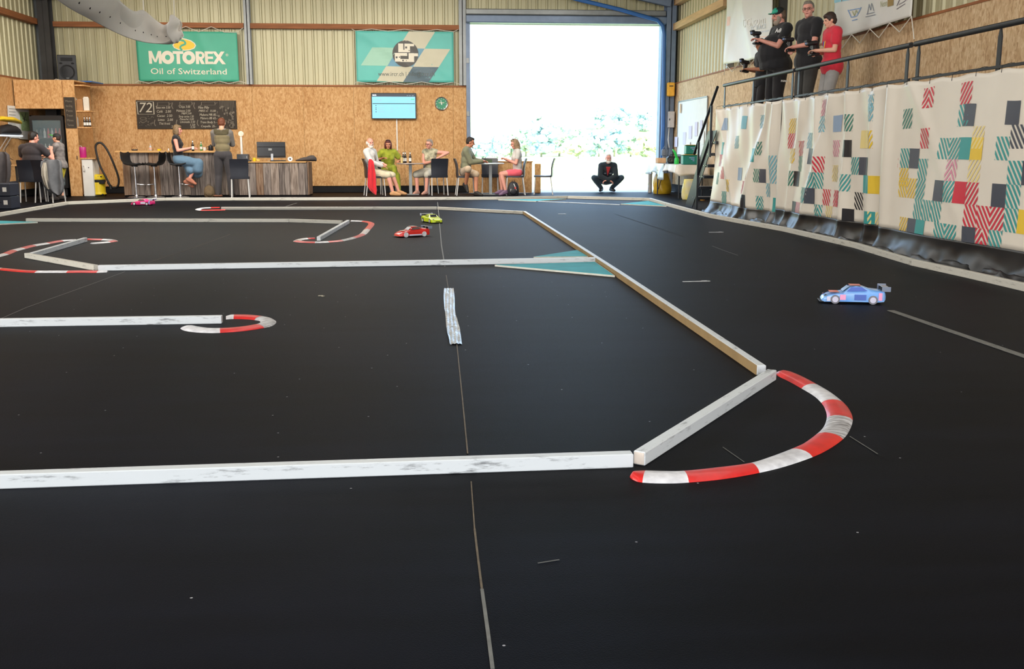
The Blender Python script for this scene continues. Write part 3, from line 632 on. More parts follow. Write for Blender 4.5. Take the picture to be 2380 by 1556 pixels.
CELLS = {
 'C': [(1525, 112, '^', 'r'), (1752, 90, '/', 'r'), (1740, 235, 'v', 't'), (1815, 228, 's', 'g'), (2080, 208, 's', 'g'), (1352, 268, '/', 'n'), (1500, 392, '\\', 'r'), (2150, 368, '\\', 'g'), (1885, 378, '/', 'q'), (1345, 533, '\\', 't'), (1423, 533, 's', 'g'),
       (1628, 530, '\\', 't'), (1708, 530, '/', 't'), (1787, 530, 's', 't'), (1868, 530, 's', 'y'), (2038, 533, '\\', 't'), (1340, 665, '/', 'y'), (1480, 670, '\\', 't'), (1690, 680, '^', 'p'), (1855, 685, '/', 'q'), (1470, 805, '/', 't'), (1395, 795, '/', 'y'), (1330, 795, '\\', 'y'),
       (1608, 815, 's', 'g'), (1675, 822, '/', 't'), (1745, 830, 's', 'r'), (1835, 835, '/', 'r'), (2010, 850, 's', 'g'), (2125, 690, '\\', 't'), (2112, 850, '\\', 't'), (2095, 1010, '\\', 't'), (2205, 700, 's', 'g'), (2160, 1030, 's', 'y'), (1460, 940, '\\', 't'), (1530, 950, '\\', 't'), (1600, 960, '\\', 't'),
       (1600, 1100, '\\', 't'), (1668, 1100, '/', 't'), (1810, 985, '\\', 'r'), (1898, 985, '\\', 'r'), (1985, 1000, '/', 'r'), (1800, 1120, 's', 'g'), (1885, 1150, '^', 'r'), (1970, 1160, '\\', 't'), (1335, 1050, '/', 'y'), (1395, 1050, 's', 'g'), (1465, 1075, 's', 't'), (2240, 330, 's', 't'), (2260, 560, '/', 'r'), (2270, 860, 's', 'y')],
 'B': [(787, 190, '/', 'p'), (777, 300, '^', 'b'), (865, 298, 's', 'e'), (963, 290, '/', 'n'), (1130, 150, '^', 'b'), (1122, 270, '/', 'b'), (1055, 400, 's', 'q'), (1115, 402, '/', 'y'), (687, 418, '/', 'b'), (575, 315, '/', 'y'), (570, 420, '/', 'r'), (575, 525, '/', 'y'), (637, 520, '/', 'r'), (632, 625, '\\', 'n'), (718, 522, 's', 'g'),
       (850, 522, '\\', 'p'), (950, 522, 's', 'k'), (760, 630, '\\', 'r'), (852, 640, '/', 'q'), (1000, 640, '/', 't'), (1053, 643, 's', 'g'), (565, 725, '/', 'n'), (600, 725, 's', 'k'), (710, 738, '/', 't'), (755, 738, '\\', 't'), (945, 752, '/', 't'), (1053, 762, 's', 't'), (1112, 765, 's', 'y'), (668, 838, '/', 't'), (706, 840, 's', 'g'), (800, 850, '\\', 'r'),
       (850, 855, '/', 'r'), (895, 862, '\\', 'r'), (1000, 870, '\\', 'k'), (1228, 280, '\\', 'n'), (1250, 400, '\\', 'n'), (1256, 510, '\\', 'n'), (1258, 650, '\\', 'r'), (1256, 905, 's', 'r'), (590, 920, 's', 'k'), (625, 940, '\\', 'p'), (750, 955, '^', 't'), (805, 960, '\\', 'q'), (960, 965, 's', 'k'), (1065, 995, 's', 't'), (1112, 985, '/', 'q'), (1200, 1010, '/', 't'), (1262, 1030, '\\', 't'), (1205, 760, '/', 'q'), (1205, 640, '/', 'q')],
 'A': [(95, 505, 's', 't'), (78, 585, '\\', 'r'), (112, 670, '\\', 'r'), (75, 690, '\\', 'n'), (140, 750, '\\', 'y'), (120, 820, '/', 't'), (320, 520, 's', 't'), (352, 505, 'v', 'n'), (485, 520, 's', 'e'), (210, 690, 's', 'e'), (285, 690, '/', 'p'), (340, 700, '\\', 'n'), (370, 705, 's', 'g'), (500, 710, '/', 'q'), (250, 780, '\\', 'r'), (400, 790, '/', 'b'), (350, 880, '^', 't'),
       (440, 890, 's', 't'), (470, 900, 's', 'k'), (505, 890, '/', 'y'), (275, 860, 's', 'k'), (105, 320, 's', 'e'), (235, 320, 's', 'b'), (355, 310, '/', 'b'), (440, 600, '/', 'b'), (190, 430, '/', 'b'), (425, 690, '/', 'b')]}
for kind, y0, y1, lbl in (('A', 17.25, 13.98, 'sagging cream banner with faded coloured squares, farthest of the three'), ('B', 13.95, 10.62, 'cream banner with coloured chevron squares in the middle of the platform front'), ('C', 10.6, 6.9, 'nearest cream banner with large red and teal chevron squares')):
    surf, W = drape(y0, y1, kind); ZK = .26 if kind != 'A' else .2; ZKEY[.2] = ZK
    t = thing('patterned_banner', lbl, 'banner', (XB, (y0+y1)/2, 0), group='patterned banners on the platform front')
    m = MB(); m.grid(lambda a, b: surf(a*W, ZK+b*(1.77-ZK)), 90, 34); m.build('banner_sheet', BANN, t, smooth=True, solid=.003)
    m = MB(); m.grid(lambda a, b: surf(a*W, b*ZK), 110, 12); m.build('black_skirt', BBLK, t, smooth=True, solid=.003)
    for cx, cy, typ, col in CELLS[kind]:
        pr = Print(surf, .006, .05); cellprint(pr, y0, cx, cy, typ, col); pr.build('printed_square', t)
    k = 0
    while k*.42 < W:
        u = .05+k*.42; p = surf(min(u, W-.03), 1.75); m = MB(); m.tube([p+Vector((-.004, 0, -.01)), p+Vector((.0, 0, .05)), Vector((4.932, p.y, 1.82)), Vector((4.968, p.y, 1.82))], .003, 5); m.build('hanging_hook', BLACKM, t); k += 1
# crumpled black foil lying between banner foot and outer boards
def crumple(u, v):
    y = 17.4-10.5*u; n = mnoise.noise(Vector((y*2.3, v*1.5, 0)))+.6*mnoise.noise(Vector((y*6+3, v*3, 5))); r = 1-abs(mnoise.noise(Vector((y*4.2, v*2.2, 9))))*2.2
    e = math.sin(math.pi*min(1, max(0, v)))**.6
    return (4.86-.16*v-.03*n*e, y, .006+e*(.035+.035*n+.03*max(0, r)))
m = MB(); m.grid(crumple, 420, 12); o = m.build('black_foil_skirting', BBLK, smooth=True); tag(o, 'crumpled shiny black sheeting lying along the foot of the banners', 'sheeting')
# ================================================================== WALL BANNERS
def laces(t, pts, r=.008):
    m = MB(); m.tube(pts, r, 5); m.build('lacing', ROPE, t)
# teal oil company banner
a = PY(316, 72, YW-.13); b = PY(556, 190, YW-.13); x0, z1 = a.x-.02, a.z; x1, z0 = b.x, b.z; bw, bh = x1-x0, z1-z0
TEALB = M('banner_green_teal', (72, 172, 140), .5, .04, 3); LOGOW = M('print_cream', (232, 222, 200), .5, .02, 3); LOGOY = M('print_gold', (240, 200, 50), .5, .03, 3)
def sA(u, v, off=0): return Vector((x0+u+.03*(1-u/bw)*(v/bh-1)*-.5, YW-.13-off-.012*math.sin(u*2.2+v*1.5)-.018*math.exp(-((u-bw*.8+v*.5-.1)/.12)**2)-.01*math.sin(v*4), z0+v))
t = thing('wall_banner', 'green advertising banner with yellow drop logo and large white lettering', 'banner', (x0+bw/2, YW-.1, z0), group='advertising banners on the back wall')
m = MB(); m.grid(lambda a, b: sA(a*bw, b*bh), 40, 20); m.build('banner_sheet', TEALB, t, smooth=True, solid=.004)
pr = Print(sA, .006, .08)
def block_word(u0, v0, W_, H_):                      # heavy block capitals, stroke by stroke
    t_ = H_*.27; ws = [1.12, 1.0, .80, 1.0, .86, .74, 1.0]; tot = sum(ws); k = W_/tot; u = u0
    for ch, w_ in zip('MOTOREX', ws):
        a_, b_ = u+.02*k, u+w_*k-.02*k; m_ = (a_+b_)/2; v1 = v0+H_
        if ch == 'M':
            pr.rect(a_, v0, a_+t_*.85, v1, LOGOW); pr.rect(b_-t_*.85, v0, b_, v1, LOGOW); pr.poly([(a_, v1), (a_+t_*.95, v1), (m_+t_*.28, v0+H_*.12), (m_-t_*.28, v0+H_*.12)], LOGOW, .001); pr.poly([(b_-t_*.95, v1), (b_, v1), (m_+t_*.28, v0+H_*.12), (m_-t_*.28, v0+H_*.12)], LOGOW, .002)
        elif ch == 'O': pr.disc((m_, v0+H_/2), (b_-a_)/2+.02, LOGOW, 0, 28, H_/2*1.05, (b_-a_)/2-t_*.9)
        elif ch == 'T': pr.rect(a_-.02, v1-t_*.8, b_+.02, v1, LOGOW, .001); pr.rect(m_-t_/2, v0, m_+t_/2, v1, LOGOW)
        elif ch == 'R':
            pr.rect(a_+.02, v0, a_+.02+t_*.9, v1, LOGOW); pr.disc((m_+.02, v1-H_*.31), (b_-a_)*.44, LOGOW, .001, 24, H_*.31, (b_-a_)*.44-t_*.75); pr.rect(a_+.02, v1-t_*.6, m_, v1, LOGOW, .002); pr.rect(a_+.02, v1-H_*.62, m_, v1-H_*.62+t_*.6, LOGOW, .002); pr.poly([(m_-t_*.3, v0+H_*.42), (m_+t_*.7, v0+H_*.42), (b_, v0), (b_-t_, v0)], LOGOW, .003)
        elif ch == 'E':
            pr.rect(a_, v0, a_+t_*.9, v1, LOGOW); [pr.rect(a_, q, b_, q+t_*.72, LOGOW, .001) for q in (v0, v0+H_/2-t_*.36, v1-t_*.72)]
        elif ch == 'X':
            pr.poly([(a_-.03, v0), (a_-.03+t_*1.1, v0), (b_, v1), (b_-t_*1.1, v1)], LOGOW); pr.poly([(b_-t_*1.1+.02, v0), (b_+.02, v0), (a_+t_*1.1-.03, v1), (a_-.03, v1)], LOGOW, .001)
        u += w_*k
block_word(bw*.115, bh*.35, bw*.755, bh*.255); pr.text('Oil of Switzerland', bw*.125, bh*.145, .20, LOGOW, fit=bw*.755, bold=.001); pr.text('®', bw*.878, bh*.51, .09, LOGOW)
def drop(cx, cy, s_, mt, lift):
    pts = [(-.42, .62), (-.20, .70), (.15, .62), (.55, .46), (.86, .18), (.95, -.08), (.80, -.38), (.45, -.55), (0, -.62), (-.5, -.55), (-.88, -.34), (-1.0, -.05), (-.85, .2), (-.5, .34), (-.28, .4), (-.22, .5)]
    pr.poly([(cx+x*s_[0], cy+y*s_[1]) for x, y in pts], mt, lift)
cx, cy = bw*.475, bh*.735
drop(cx, cy, (.29, .23), LOGOW, 0); drop(cx, cy-.002, (.265, .195), LOGOY, .002)
pr.line([(cx-.13, cy+.12), (cx+.0, cy+.09), (cx+.03, cy+.02), (cx-.09, cy-.03), (cx-.11, cy-.09), (cx-.06, cy-.125)], .045, TEALB, .004)
pr.build('logo_print', t)
zt = 4.02
laces(t, [Vector((x0-.02+.0, YW-.12, z1-.02))]+[Vector((x0+bw*k/8, YW-.13-.01, (z1-.01) if k % 2 else zt)) for k in range(1, 8)]+[Vector((x1, YW-.14, z1-.02)), Vector((x1+.15, YW-.1, z1+.1))])
laces(t, [Vector((x0-.08, YW-.12, 2.68))]+[Vector((x0+bw*k/10, YW-.14, (z0+.01) if k % 2 == 0 else 2.67)) for k in range(0, 11)]+[Vector((x1+.2, YW-.1, 2.68))])
# club banner
a = PY(826, 72, YW-.13); b = PY(1055, 192, YW-.13); X0, Z1 = a.x, a.z; X1, Z0 = b.x, b.z; BW_, BHh = X1-X0, Z1-Z0
BT = M('banner_turquoise', (98, 190, 176), .5, .04, 3); BG_ = M('print_sand', (206, 198, 170), .5, .03, 3); BL_ = M('print_steel_blue', (110, 158, 178), .5, .03, 3); BDg = M('print_dark_slate', (92, 110, 118), .5, .03, 3); BPg = M('print_pale_green', (160, 204, 178), .5, .03, 3); BDk = M('print_dark_disc', (84, 80, 74), .5, .03, 3); TXT = M('print_text_grey', (88, 92, 84), .5, .03, 3)
def sB(u, v, off=0): return Vector((X0+u, YW-.13-off-.03*math.exp(-((v/BHh-1+u/BW_*1.3-.05)/.12)**2)-.02*math.exp(-((v/BHh-.45+(u/BW_-.7)*1.2)/.09)**2)-.008*math.sin(u*3)-.008*math.sin(v*5), Z0+v))
t = thing('wall_banner', 'turquoise and sand diamond patterned banner with round dark club logo', 'banner', (X0+BW_/2, YW-.1, Z0), group='advertising banners on the back wall')
m = MB(); m.grid(lambda a, b: sB(a*BW_, b*BHh), 40, 20); m.build('banner_sheet', BT, t, smooth=True, solid=.004)
pr = Print(sB, .006, .08)
def Q(pts, mt, lift=0): pr.poly([((x-288)/1420*BW_, (940-y)/735*BHh) for x, y in pts], mt, lift)
Q([(1058, 205), (1440, 210), (1285, 450), (900, 445)], BG_); Q([(525, 438), (900, 442), (740, 703), (352, 700)], BPg); Q([(1285, 450), (1660, 455), (1488, 718), (1110, 715)], BG_); Q([(720, 708), (1110, 715), (962, 935), (578, 925)], BG_)
Q([(1110, 715), (1488, 718), (1338, 938), (962, 935)], BDg); Q([(900, 444), (1285, 450), (1110, 715), (740, 705)], BL_)
c = ((1005-288)/1420*BW_, (940-528)/735*BHh); pr.disc(c, 190/1420*BW_, BDk, .002)
for (xa, xb, ya, yb) in ((902, 975, 380, 505), (975, 992, 470, 505), (992, 1072, 380, 505), (1072, 1132, 382, 418)): Q([(xa, ya), (xb, ya), (xb, yb), (xa, yb)], LOGOW, .004)
for q in ([(850, 516), (1030, 518), (1030, 558), (930, 558), (930, 604), (1050, 606), (1050, 518), (1188, 520), (1186, 562), (1130, 562), (1128, 648), (852, 642)],):
    for (xa, xb, ya, yb) in ((850, 930, 516, 642), (930, 1030, 516, 558), (930, 1128, 604, 646), (1050, 1130, 518, 646), (1130, 1188, 520, 562)): Q([(xa, ya), (xb, ya), (xb, yb), (xa, yb)], LOGOW, .004)
pr.text('www.ircr.ch | info@ircr.ch', (600-288)/1420*BW_, (940-850)/735*BHh, .15, TXT, .004, fit=(1425-600)/1420*BW_)
pr.build('logo_print', t)
laces(t, [Vector((X0-.09, YW-.1, Z1+.05))]+[Vector((X0+BW_*k/6, YW-.14, (Z1-.0) if k % 2 == 0 else 4.0)) for k in range(0, 7)]+[Vector((X1+.12, YW-.1, Z1+.06))])
laces(t, [Vector((X0-.06, YW-.12, 2.68))]+[Vector((X0+BW_*k/6, YW-.14, (Z0+.01) if k % 2 == 0 else 2.67)) for k in range(0, 7)]+[Vector((X1+.15, YW-.1, 2.68))])
# banners hung high on the right wall
XW = XR-.13
def side_banner(label, c_tl, c_tr, c_br, c_bl, wav, sheet):
    P = [PX(*c, XW) for c in (c_tl, c_tr, c_br, c_bl)]; mid = sum(P, Vector())/4
    t = thing('side_banner', label, 'banner', (XW, mid.y, min(P[2].z, P[3].z)), group='banners high on the right wall')
    def s(u, v, off=0):
        p = (P[3].lerp(P[2], u)).lerp(P[0].lerp(P[1], u), v); p.x = XW-off-.02-wav*(1-v)*(.5+.5*math.sin(9*u+5*v))-wav*.6*math.exp(-((u-.25+.3*(1-v)-.05)/.07)**2)-wav*.5*math.exp(-((u-.65+.3*(v))/.06)**2); return p
    m = MB(); m.grid(s, 40, 30); m.build('banner_sheet', sheet, t, smooth=True, solid=.004); return t, s, P
SB = M('white_banner_vinyl', (222, 218, 208), .45, .03, 3)
t, s, P = side_banner('large pale banner with faint lettering, left of the capped driver', (1692, -12), (1800, -40), (1796, 131), (1690, 150), .05, SB)
pr = Print(s, .004, .05); FA = M('faint_print', (200, 204, 208), .5); FB = M('faint_orange_print', (238, 196, 176), .5); ym = P[3].y-P[2].y
def UT(body, u, v, size, mt, fit):
    cu = Print(lambda a, b, off: s(u+a, v+b*1.0, off), .008); cu.text(body, 0, 0, size, mt, fit=fit); cu.build('faint_print', t)
UT('CG.com', .42, .47, .17, WHITE, .45); UT('TC RACE', .60, .40, .09, FA, .3); pr.poly([(.02, .55), (.10, .55), (.10, .68), (.02, .68)], FB); pr.line([(.62, .36), (.95, .36)], .02, FA); pr.line([(.7, .3), (.95, .28)], .012, FB); pr.build('faint_print', t)
b0, b1 = P[3], P[2]
laces(t, [b0.lerp(b1, k/6)+Vector((-.03, 0, 0 if k % 2 == 0 else -.16)) for k in range(7)]+[b1+Vector((0, 0, -.2))])
laces(t, [b0+Vector((-.03, 0, .0)), b0+Vector((-.02, .12, -.2))])
t, s, P = side_banner('white banner with blue and grey diamonds and small sponsor logos', (1944, -110), (2130, -150), (2124, 38), (1945, 92), .02, SB)
pr = Print(s, .006, .05); LB = M('print_light_blue', (142, 200, 214), .5); LG = M('print_mid_grey', (142, 142, 140), .5)
pr.poly([(0, .42), (1, .37), (1, 1), (0, 1)], LB)
for k in range(4):
    u0 = .04+k*.26; pr.poly([(u0, .62), (u0+.08, .405), (u0+.17, .61), (u0+.085, .86)], LG, .002); pr.poly([(u0-.08, 1), (u0, .62), (u0+.085, .86), (u0+.04, 1)], LG, .002)

def lg(lines, mt, wd=.012):
    for l in lines: pr.line(l, wd, mt, .002)
lg([[(.20, .30), (.25, .20), (.32, .20), (.38, .29)], [(.22, .29), (.36, .28)], [(.26, .16), (.33, .16)]], M('logo_blue', (130, 160, 200), .5)); lg([[(.26, .27), (.29, .21), (.31, .27), (.34, .22)]], M('logo_olive', (170, 170, 120), .5))
lg([[(.44, .16), (.58, .15)], [(.46, .18), (.49, .30), (.51, .22), (.53, .30), (.56, .20)], [(.45, .19), (.57, .18)]], M('logo_grey', (130, 130, 140), .5), .009)
pr.rect(.73, .20, .80, .33, M('logo_gold', (150, 120, 50), .5), .002)
lg([[(.84, .18), (.87, .26), (.92, .32), (.97, .32), (.98, .26), (.92, .21), (.86, .19)], [(.88, .25), (.95, .27)], [(.84, .14), (.93, .18)]], M('logo_line', (110, 100, 110), .5), .008)
pr.build('sponsor_print', t)
cu = Print(lambda a, b, off: s(.645+a*.22, .22+b*.9, off), .009); cu.text('Neon', 0, 0, .12, M('logo_olive'), fit=.36); cu.build('sponsor_print', t)
b0, b1 = P[3], P[2]
laces(t, [b0.lerp(b1, k/8)+Vector((-.03, 0, 0 if k % 2 == 0 else -.15)) for k in range(9)]+[b1+Vector((0, -.05, -.28))])
# ================================================================== THINGS ON THE BACK WALL
# television
a, b = PY(862, 216, YW-.1), PY(968, 277, YW-.1)
tv = thing('television', 'wall mounted television showing a light blue results table', 'television', ((a.x+b.x)/2, YW-.06, b.z)); sx, sz = b.x-a.x, a.z-b.z
m = MB(); m.box(((a.x+b.x)/2, YW-.075, (a.z+b.z)/2), (sx, .05, sz), b=.008); m.build('casing', BLACK, tv)
SCR = M('screen_pale_blue', (120, 190, 226), .3, .02, 3, emit=.55); SDK = M('screen_navy', (24, 30, 44), .3, .02, 3, emit=.4); SGN = M('screen_green', (60, 190, 140), .3, 0, 3, emit=.6); SLN = M('screen_grey', (140, 170, 184), .3, 0, 3, emit=.5); SBR = M('screen_dark_teal', (40, 90, 96), .3, 0, 3, emit=.5); SWH = M('screen_white', (220, 230, 240), .3, 0, 3, emit=.7)
pr = Print(lambda u, v, off: Vector((a.x+u*sx, YW-.10-off, b.z+v*sz)), .001, .5)
pr.rect(.02, .03, .98, .97, SCR); pr.rect(.02, .86, .98, .97, SDK, .001); pr.rect(.03, .575, .97, .61, SBR, .001); pr.rect(.88, .74, .96, .78, SGN, .001)
for (u, v, l) in ((.05, .74, .04), (.12, .74, .12), (.08, .69, .16), (.8, .68, .03), (.86, .68, .05), (.93, .68, .04), (.15, .51, .12), (.14, .42, .16), (.17, .36, .1), (.16, .27, .13), (.42, .42, .06), (.55, .42, .05), (.67, .42, .04), (.42, .36, .06), (.85, .42, .1), (.85, .36, .09), (.85, .27, .08), (.42, .27, .06), (.85, .51, .08)): pr.rect(u, v, u+l, v+.012, SLN, .001)
for v in (.5, .41, .35, .26): pr.rect(.095, v, .115, v+.03, SDK, .001)
pr.build('screen_graphic', tv)
cu = Print(lambda u, v, off: Vector((a.x+sx*.035+u, YW-.104-off, b.z+sz*.89+v)), .0); cu.text('IRCR', 0, 0, .045, SWH, fit=.1, bold=.002); cu.text('Live   Races   Login', sx*.76, 0, .03, SLN, fit=.17); cu.build('screen_graphic', tv)
m = MB(); m.bx((a.x+b.x)/2-.1, (a.x+b.x)/2+.1, YW-.05, YW, (a.z+b.z)/2-.1, (a.z+b.z)/2+.1); m.v = [Vector((v.x, min(v.y, YW-.002), v.z)) for v in m.v]; m.build('wall_bracket', BLACK, tv)
m = MB(); c = PY(922, 280, YW-.02); m.bx(c.x-.014, c.x+.014, YW-.02, YW-.001, 1.05, b.z); tag(m.build('cable_duct', WHITE), 'thin white cable duct running down the wall below the television', 'cable duct')
# clock
c = PY(1026, 241, YW-.03); ck = thing('wall_clock', 'round wall clock with green dial and silver rim', 'clock', (c.x, YW, c.z)); Rx = Matrix.Rotation(math.radians(90), 3, 'X')
m = MB(); m.lathe([(.155, 0), (.168, .01), (.168, .035), (.155, .045), (.142, .04), (.142, .03)], (c.x, YW, c.z), 28, Rx); m.build('rim', CHROME, ck, smooth=True, sharp=40)
m = MB(); m.lathe([(.143, .028), (.143, .031)], (c.x, YW, c.z), 28, Rx); m.build('dial', M('clock_green', (56, 140, 104), .5, .05, 10), ck)
pr = Print(lambda u, v, off: Vector((c.x+u, YW-.032-off, c.z+v)), .001, .5)
for k in range(12):
    a_ = k*math.pi/6; pr.line([(.115*math.sin(a_), .115*math.cos(a_)), (.135*math.sin(a_), .135*math.cos(a_))], .01, LOGOW)
pr.line([(-.07, .02), (.07, .02)], .018, M('dial_script', (190, 190, 160), .5)); pr.build('hour_mark', ck)
m = MB(); m.bar((c.x, YW-.036, c.z-.03), (c.x-.012, YW-.036, c.z+.085), .003, .012); m.build('hour_hand', WHITE, ck); m = MB(); m.bar((c.x, YW-.038, c.z+.03), (c.x+.016, YW-.038, c.z-.03), .003, .01); m.build('minute_hand', WHITE, ck)
# menu chalkboard
a, b = PY(315, 233, YW-.04), PY(551, 300, YW-.04); sx, sz = b.x-a.x, a.z-b.z; a0 = a.copy(); b0_ = b.copy()
cb = thing('menu_chalkboard', 'wide black chalkboard with chalk price list above the bar', 'chalkboard', ((a.x+b.x)/2, YW, b.z))
m = MB(); m.box(((a.x+b.x)/2, YW-.02, (a.z+b.z)/2), (sx, .03, sz), b=.003); m.build('board', M('chalkboard_black', (58, 50, 42), .8, .15, 5), cb)
CH = M('chalk', (196, 186, 166), .9, .1, 40); CHF = M('chalk_faint', (128, 118, 104), .9, .1, 40)
pr = Print(lambda u, v, off: Vector((a0.x+u*sx, YW-.036-off, b0_.z+v*sz)), .002, .5)
def CT(body, u, v, size, fit, mt=CH, shear=.2):
    q = Print(lambda x, y, off: Vector((a0.x+u*sx+x, YW-.036-off, b0_.z+v*sz+y)), .004); q.text(body, 0, 0, size, mt, fit=fit*sx, shear=shear); q.build('chalk_writing', cb)
CT('72', .03, .58, .34, .13)
for q in ([(.01, .95), (.175, .95), (.175, .51), (.015, .51), (.01, .95)],): pr.line(q, .008, CH)
for (body, u, v, f, sz_) in (('Eaux min 3.50', .20, .71, .14, .085), ('Café   2.00', .205, .57, .14, .085), ('Cacao  2.50', .205, .42, .15, .085), ('Limo   2.00', .21, .28, .15, .085), ('Thé froid', .22, .15, .11, .08), ('2.50', .34, .05, .05, .07),
        ('Chips 3.00', .43, .74, .11, .08), ('Malteses 2.00', .40, .60, .14, .08), ('M&M 2.00', .45, .51, .10, .07), ('Sirop cerise 1.50', .42, .40, .15, .08), ('Panaché 3.00', .43, .31, .14, .07), ('Limonade 2.50', .43, .21, .15, .08), ('1.50', .53, .11, .05, .07), ('2.50', .53, .03, .05, .07),
        ('Fête Pilly', .62, .71, .11, .09), ('M855 v1  15.00', .625, .60, .17, .075), ('Makera MR 85.-', .63, .46, .18, .085), ('Makera 8B 65.-', .635, .34, .17, .08), ('Trans Body 5.-', .635, .20, .16, .08), ('Coquelle  25.-', .64, .06, .15, .08)): CT(body, u, v, sz_, f)
rnd = random.Random(5)
for (u0, u1, v) in ((.215, .33, .86), (.44, .56, .88), (.655, .79, .88)):
    pr.line([(u0, v-.05), (u0, v+.06), (u1, v+.07), (u1, v-.04), (u0, v-.05)], .006, CHF); pr.line([(u0-.02, v-.09), (u0, v-.02)], .006, CHF); pr.line([(u1, v), (u1+.025, v+.05)], .006, CHF)
for (u, v) in ((.355, .7), (.575, .7), (.39, .1), (.60, .1), (.17, .1)): pr.line([(u+.01, v+.22), (u, v+.1), (u+.012, v)], .008, CHF)
for k in range(11): u = .84+k*.0135; pr.line([(u, .98), (u+rnd.uniform(-.004, .004), rnd.uniform(.45, .8))], .003, CHF); pr.disc((u, rnd.uniform(.5, .8)), .008, CHF, n=8, ry=.04)
for k in range(26):
    u, v = rnd.uniform(.80, .97), rnd.uniform(.06, .6); pr.disc((u, v), rnd.uniform(.006, .012), CHF, n=7, ry=rnd.uniform(.02, .05), r0=.004)
for k in range(20):
    u, v = rnd.uniform(.02, .165), rnd.uniform(.06, .44); pr.line([(u, v), (u+rnd.uniform(-.012, .02), v+rnd.uniform(-.05, .05)), (u+rnd.uniform(.0, .03), v+rnd.uniform(-.05, .05))], .004, CHF)
pr.disc((.065, .36), .035, CHF, n=14, ry=.05, r0=.03); pr.line([(.03, .28), (.06, .2), (.095, .28)], .006, CHF)
pr.build('chalk_drawing', cb)
# loudspeaker on blue shelf board
c = PY(162, 190, 25.1); m = MB(); m.bx(c.x-.55, c.x+.62, 24.75, 25.6, c.z-.03, c.z, b=.004); tag(m.build('blue_board', BLUEP), 'blue board lying on top of the fridge cupboard under the loudspeaker', 'board')
sp_ = thing('loudspeaker', 'black loudspeaker standing high in the left corner on a blue board', 'loudspeaker', (c.x-.02, 25.1, c.z)); X, Z = c.x-.0, c.z
R_ = Matrix.Rotation(math.radians(8), 3, 'Z')
def LS(x, y, z): return Vector((X, 25.1, Z)) + R_ @ Vector((x, y, z))
m = MB(); m.prism([LS(-.2, -.16, 0), LS(.2, -.16, 0), LS(.15, .17, 0), LS(-.15, .17, 0)], (0, 0, 0), (0, 0, .6)); m.box(LS(0, -.16, .3), (.42, .03, .6), b=.012, m=R_); m.build('cabinet', BLACK, sp_)
Ry = R_ @ Rx
m = MB(); m.lathe([(.165, 0), (.17, .012), (.15, .012), (.12, -.01), (.05, -.018), (.0, -.0)], LS(0, -.175, .21), 24, Ry); m.build('woofer', M('speaker_cone', (16, 16, 17), .7), sp_, smooth=True, sharp=40)
m = MB(); m.box(LS(0, -.178, .5), (.26, .012, .075), m=R_, b=.004)
for s_ in (-.13, .13): m.ell(LS(s_, -.18, .41), (.035, .01, .02), R_)
m.build('horn', M('speaker_cone'), sp_, smooth=True, sharp=40)
m = MB(); m.box(LS(0, -.182, .06), (.07, .006, .03), m=R_); m.build('badge', STEEL, sp_)
m = MB(); m.tube([PY(118, 190, 24.7), PY(130, 184, 24.7), PY(150, 188, 24.7), PY(172, 194, 24.7), PY(184, 198, 24.7)], .008, 6); tag(m.build('cord', ROPE), 'pale cord trailing over the blue board beside the loudspeaker', 'cord')
# ================================================================== BAR AND DESK
bar = thing('bar_counter', 'long high bar counter clad in weathered grey boards with pale wooden top', 'bar counter', (-6, 24.2, 0))
rnd = random.Random(11)
x = -7.15; XE = -4.78; i = 0
tw = [1, 0, 0, 0, 1, 1, 0, 0, 2, 0, 3, 2, 0, 0, 0, 2, 0, 3, 1, 0]
while x < XE-.02:
    wd = rnd.choice((.10, .13, .14, .17, .12)); x2 = min(x+wd, XE); d = rnd.uniform(0, .012)
    m = MB(); m.bx(x+.003, x2-.003, 23.84-d, 23.865, .02+rnd.uniform(0, .015), 1.0, b=.003); m.build('plank', PLK[tw[i % 20]], bar); x = x2; i += 1
m = MB(); m.bx(-7.15, XE, 23.87, 24.35, 0, 1.0); m.build('carcass', M('dark_plinth'), bar)
m = MB(); m.bx(-7.28, XE-.02, 23.75, 24.5, 1.005, 1.045, b=.004); m.build('worktop', M('pale_wood_top', (206, 158, 98), .5, .15, 6, stretch=(.3, 3, 3)), bar)
m = MB(); m.bx(-7.18, -6.98, 23.80, 23.835, .86, .975, b=.008); tag(m.build('blue_pouch', M('light_blue_fabric', (96, 158, 200), .7, .1, 10)), 'light blue pouch hanging under the left end of the bar top', 'pouch')
m = MB(); m.box((-5.35, 23.828, .19), (.10, .006, .34), b=.002); 
dk = thing('desk_counter', 'lower counter desk clad in weathered boards at the right end of the bar', 'desk', (-3.7, 24.4, 0))
x = -4.70; XE2 = -2.98; i = 3
while x < XE2-.02:
    wd = rnd.choice((.13, .15, .17, .19, .21)); x2 = min(x+wd, XE2); d = rnd.uniform(0, .01)
    m = MB(); m.bx(x+.003, x2-.003, 24.0-d, 24.02, .02, .765, b=.003); m.build('plank', PLK[[0, 3, 0, 2, 3, 0, 1, 0, 3, 2][i % 10]], dk); x = x2; i += 1
m = MB(); m.bx(-4.70, -2.98, 24.03, 24.7, 0, .765); m.build('carcass', M('dark_plinth'), dk)
m = MB(); m.bx(-2.975, -2.95, 24.0, 24.35, .02, .78, b=.003); m.build('side_plank', PLK[1], dk); m = MB(); m.bx(-2.975, -2.95, 24.36, 24.7, .02, .78, b=.003); m.build('side_plank', PLK[1], dk)
m = MB(); m.bx(-4.72, -3.0, 23.97, 24.72, .77, .795, b=.004); m.build('worktop', M('pale_wood_top'), dk)
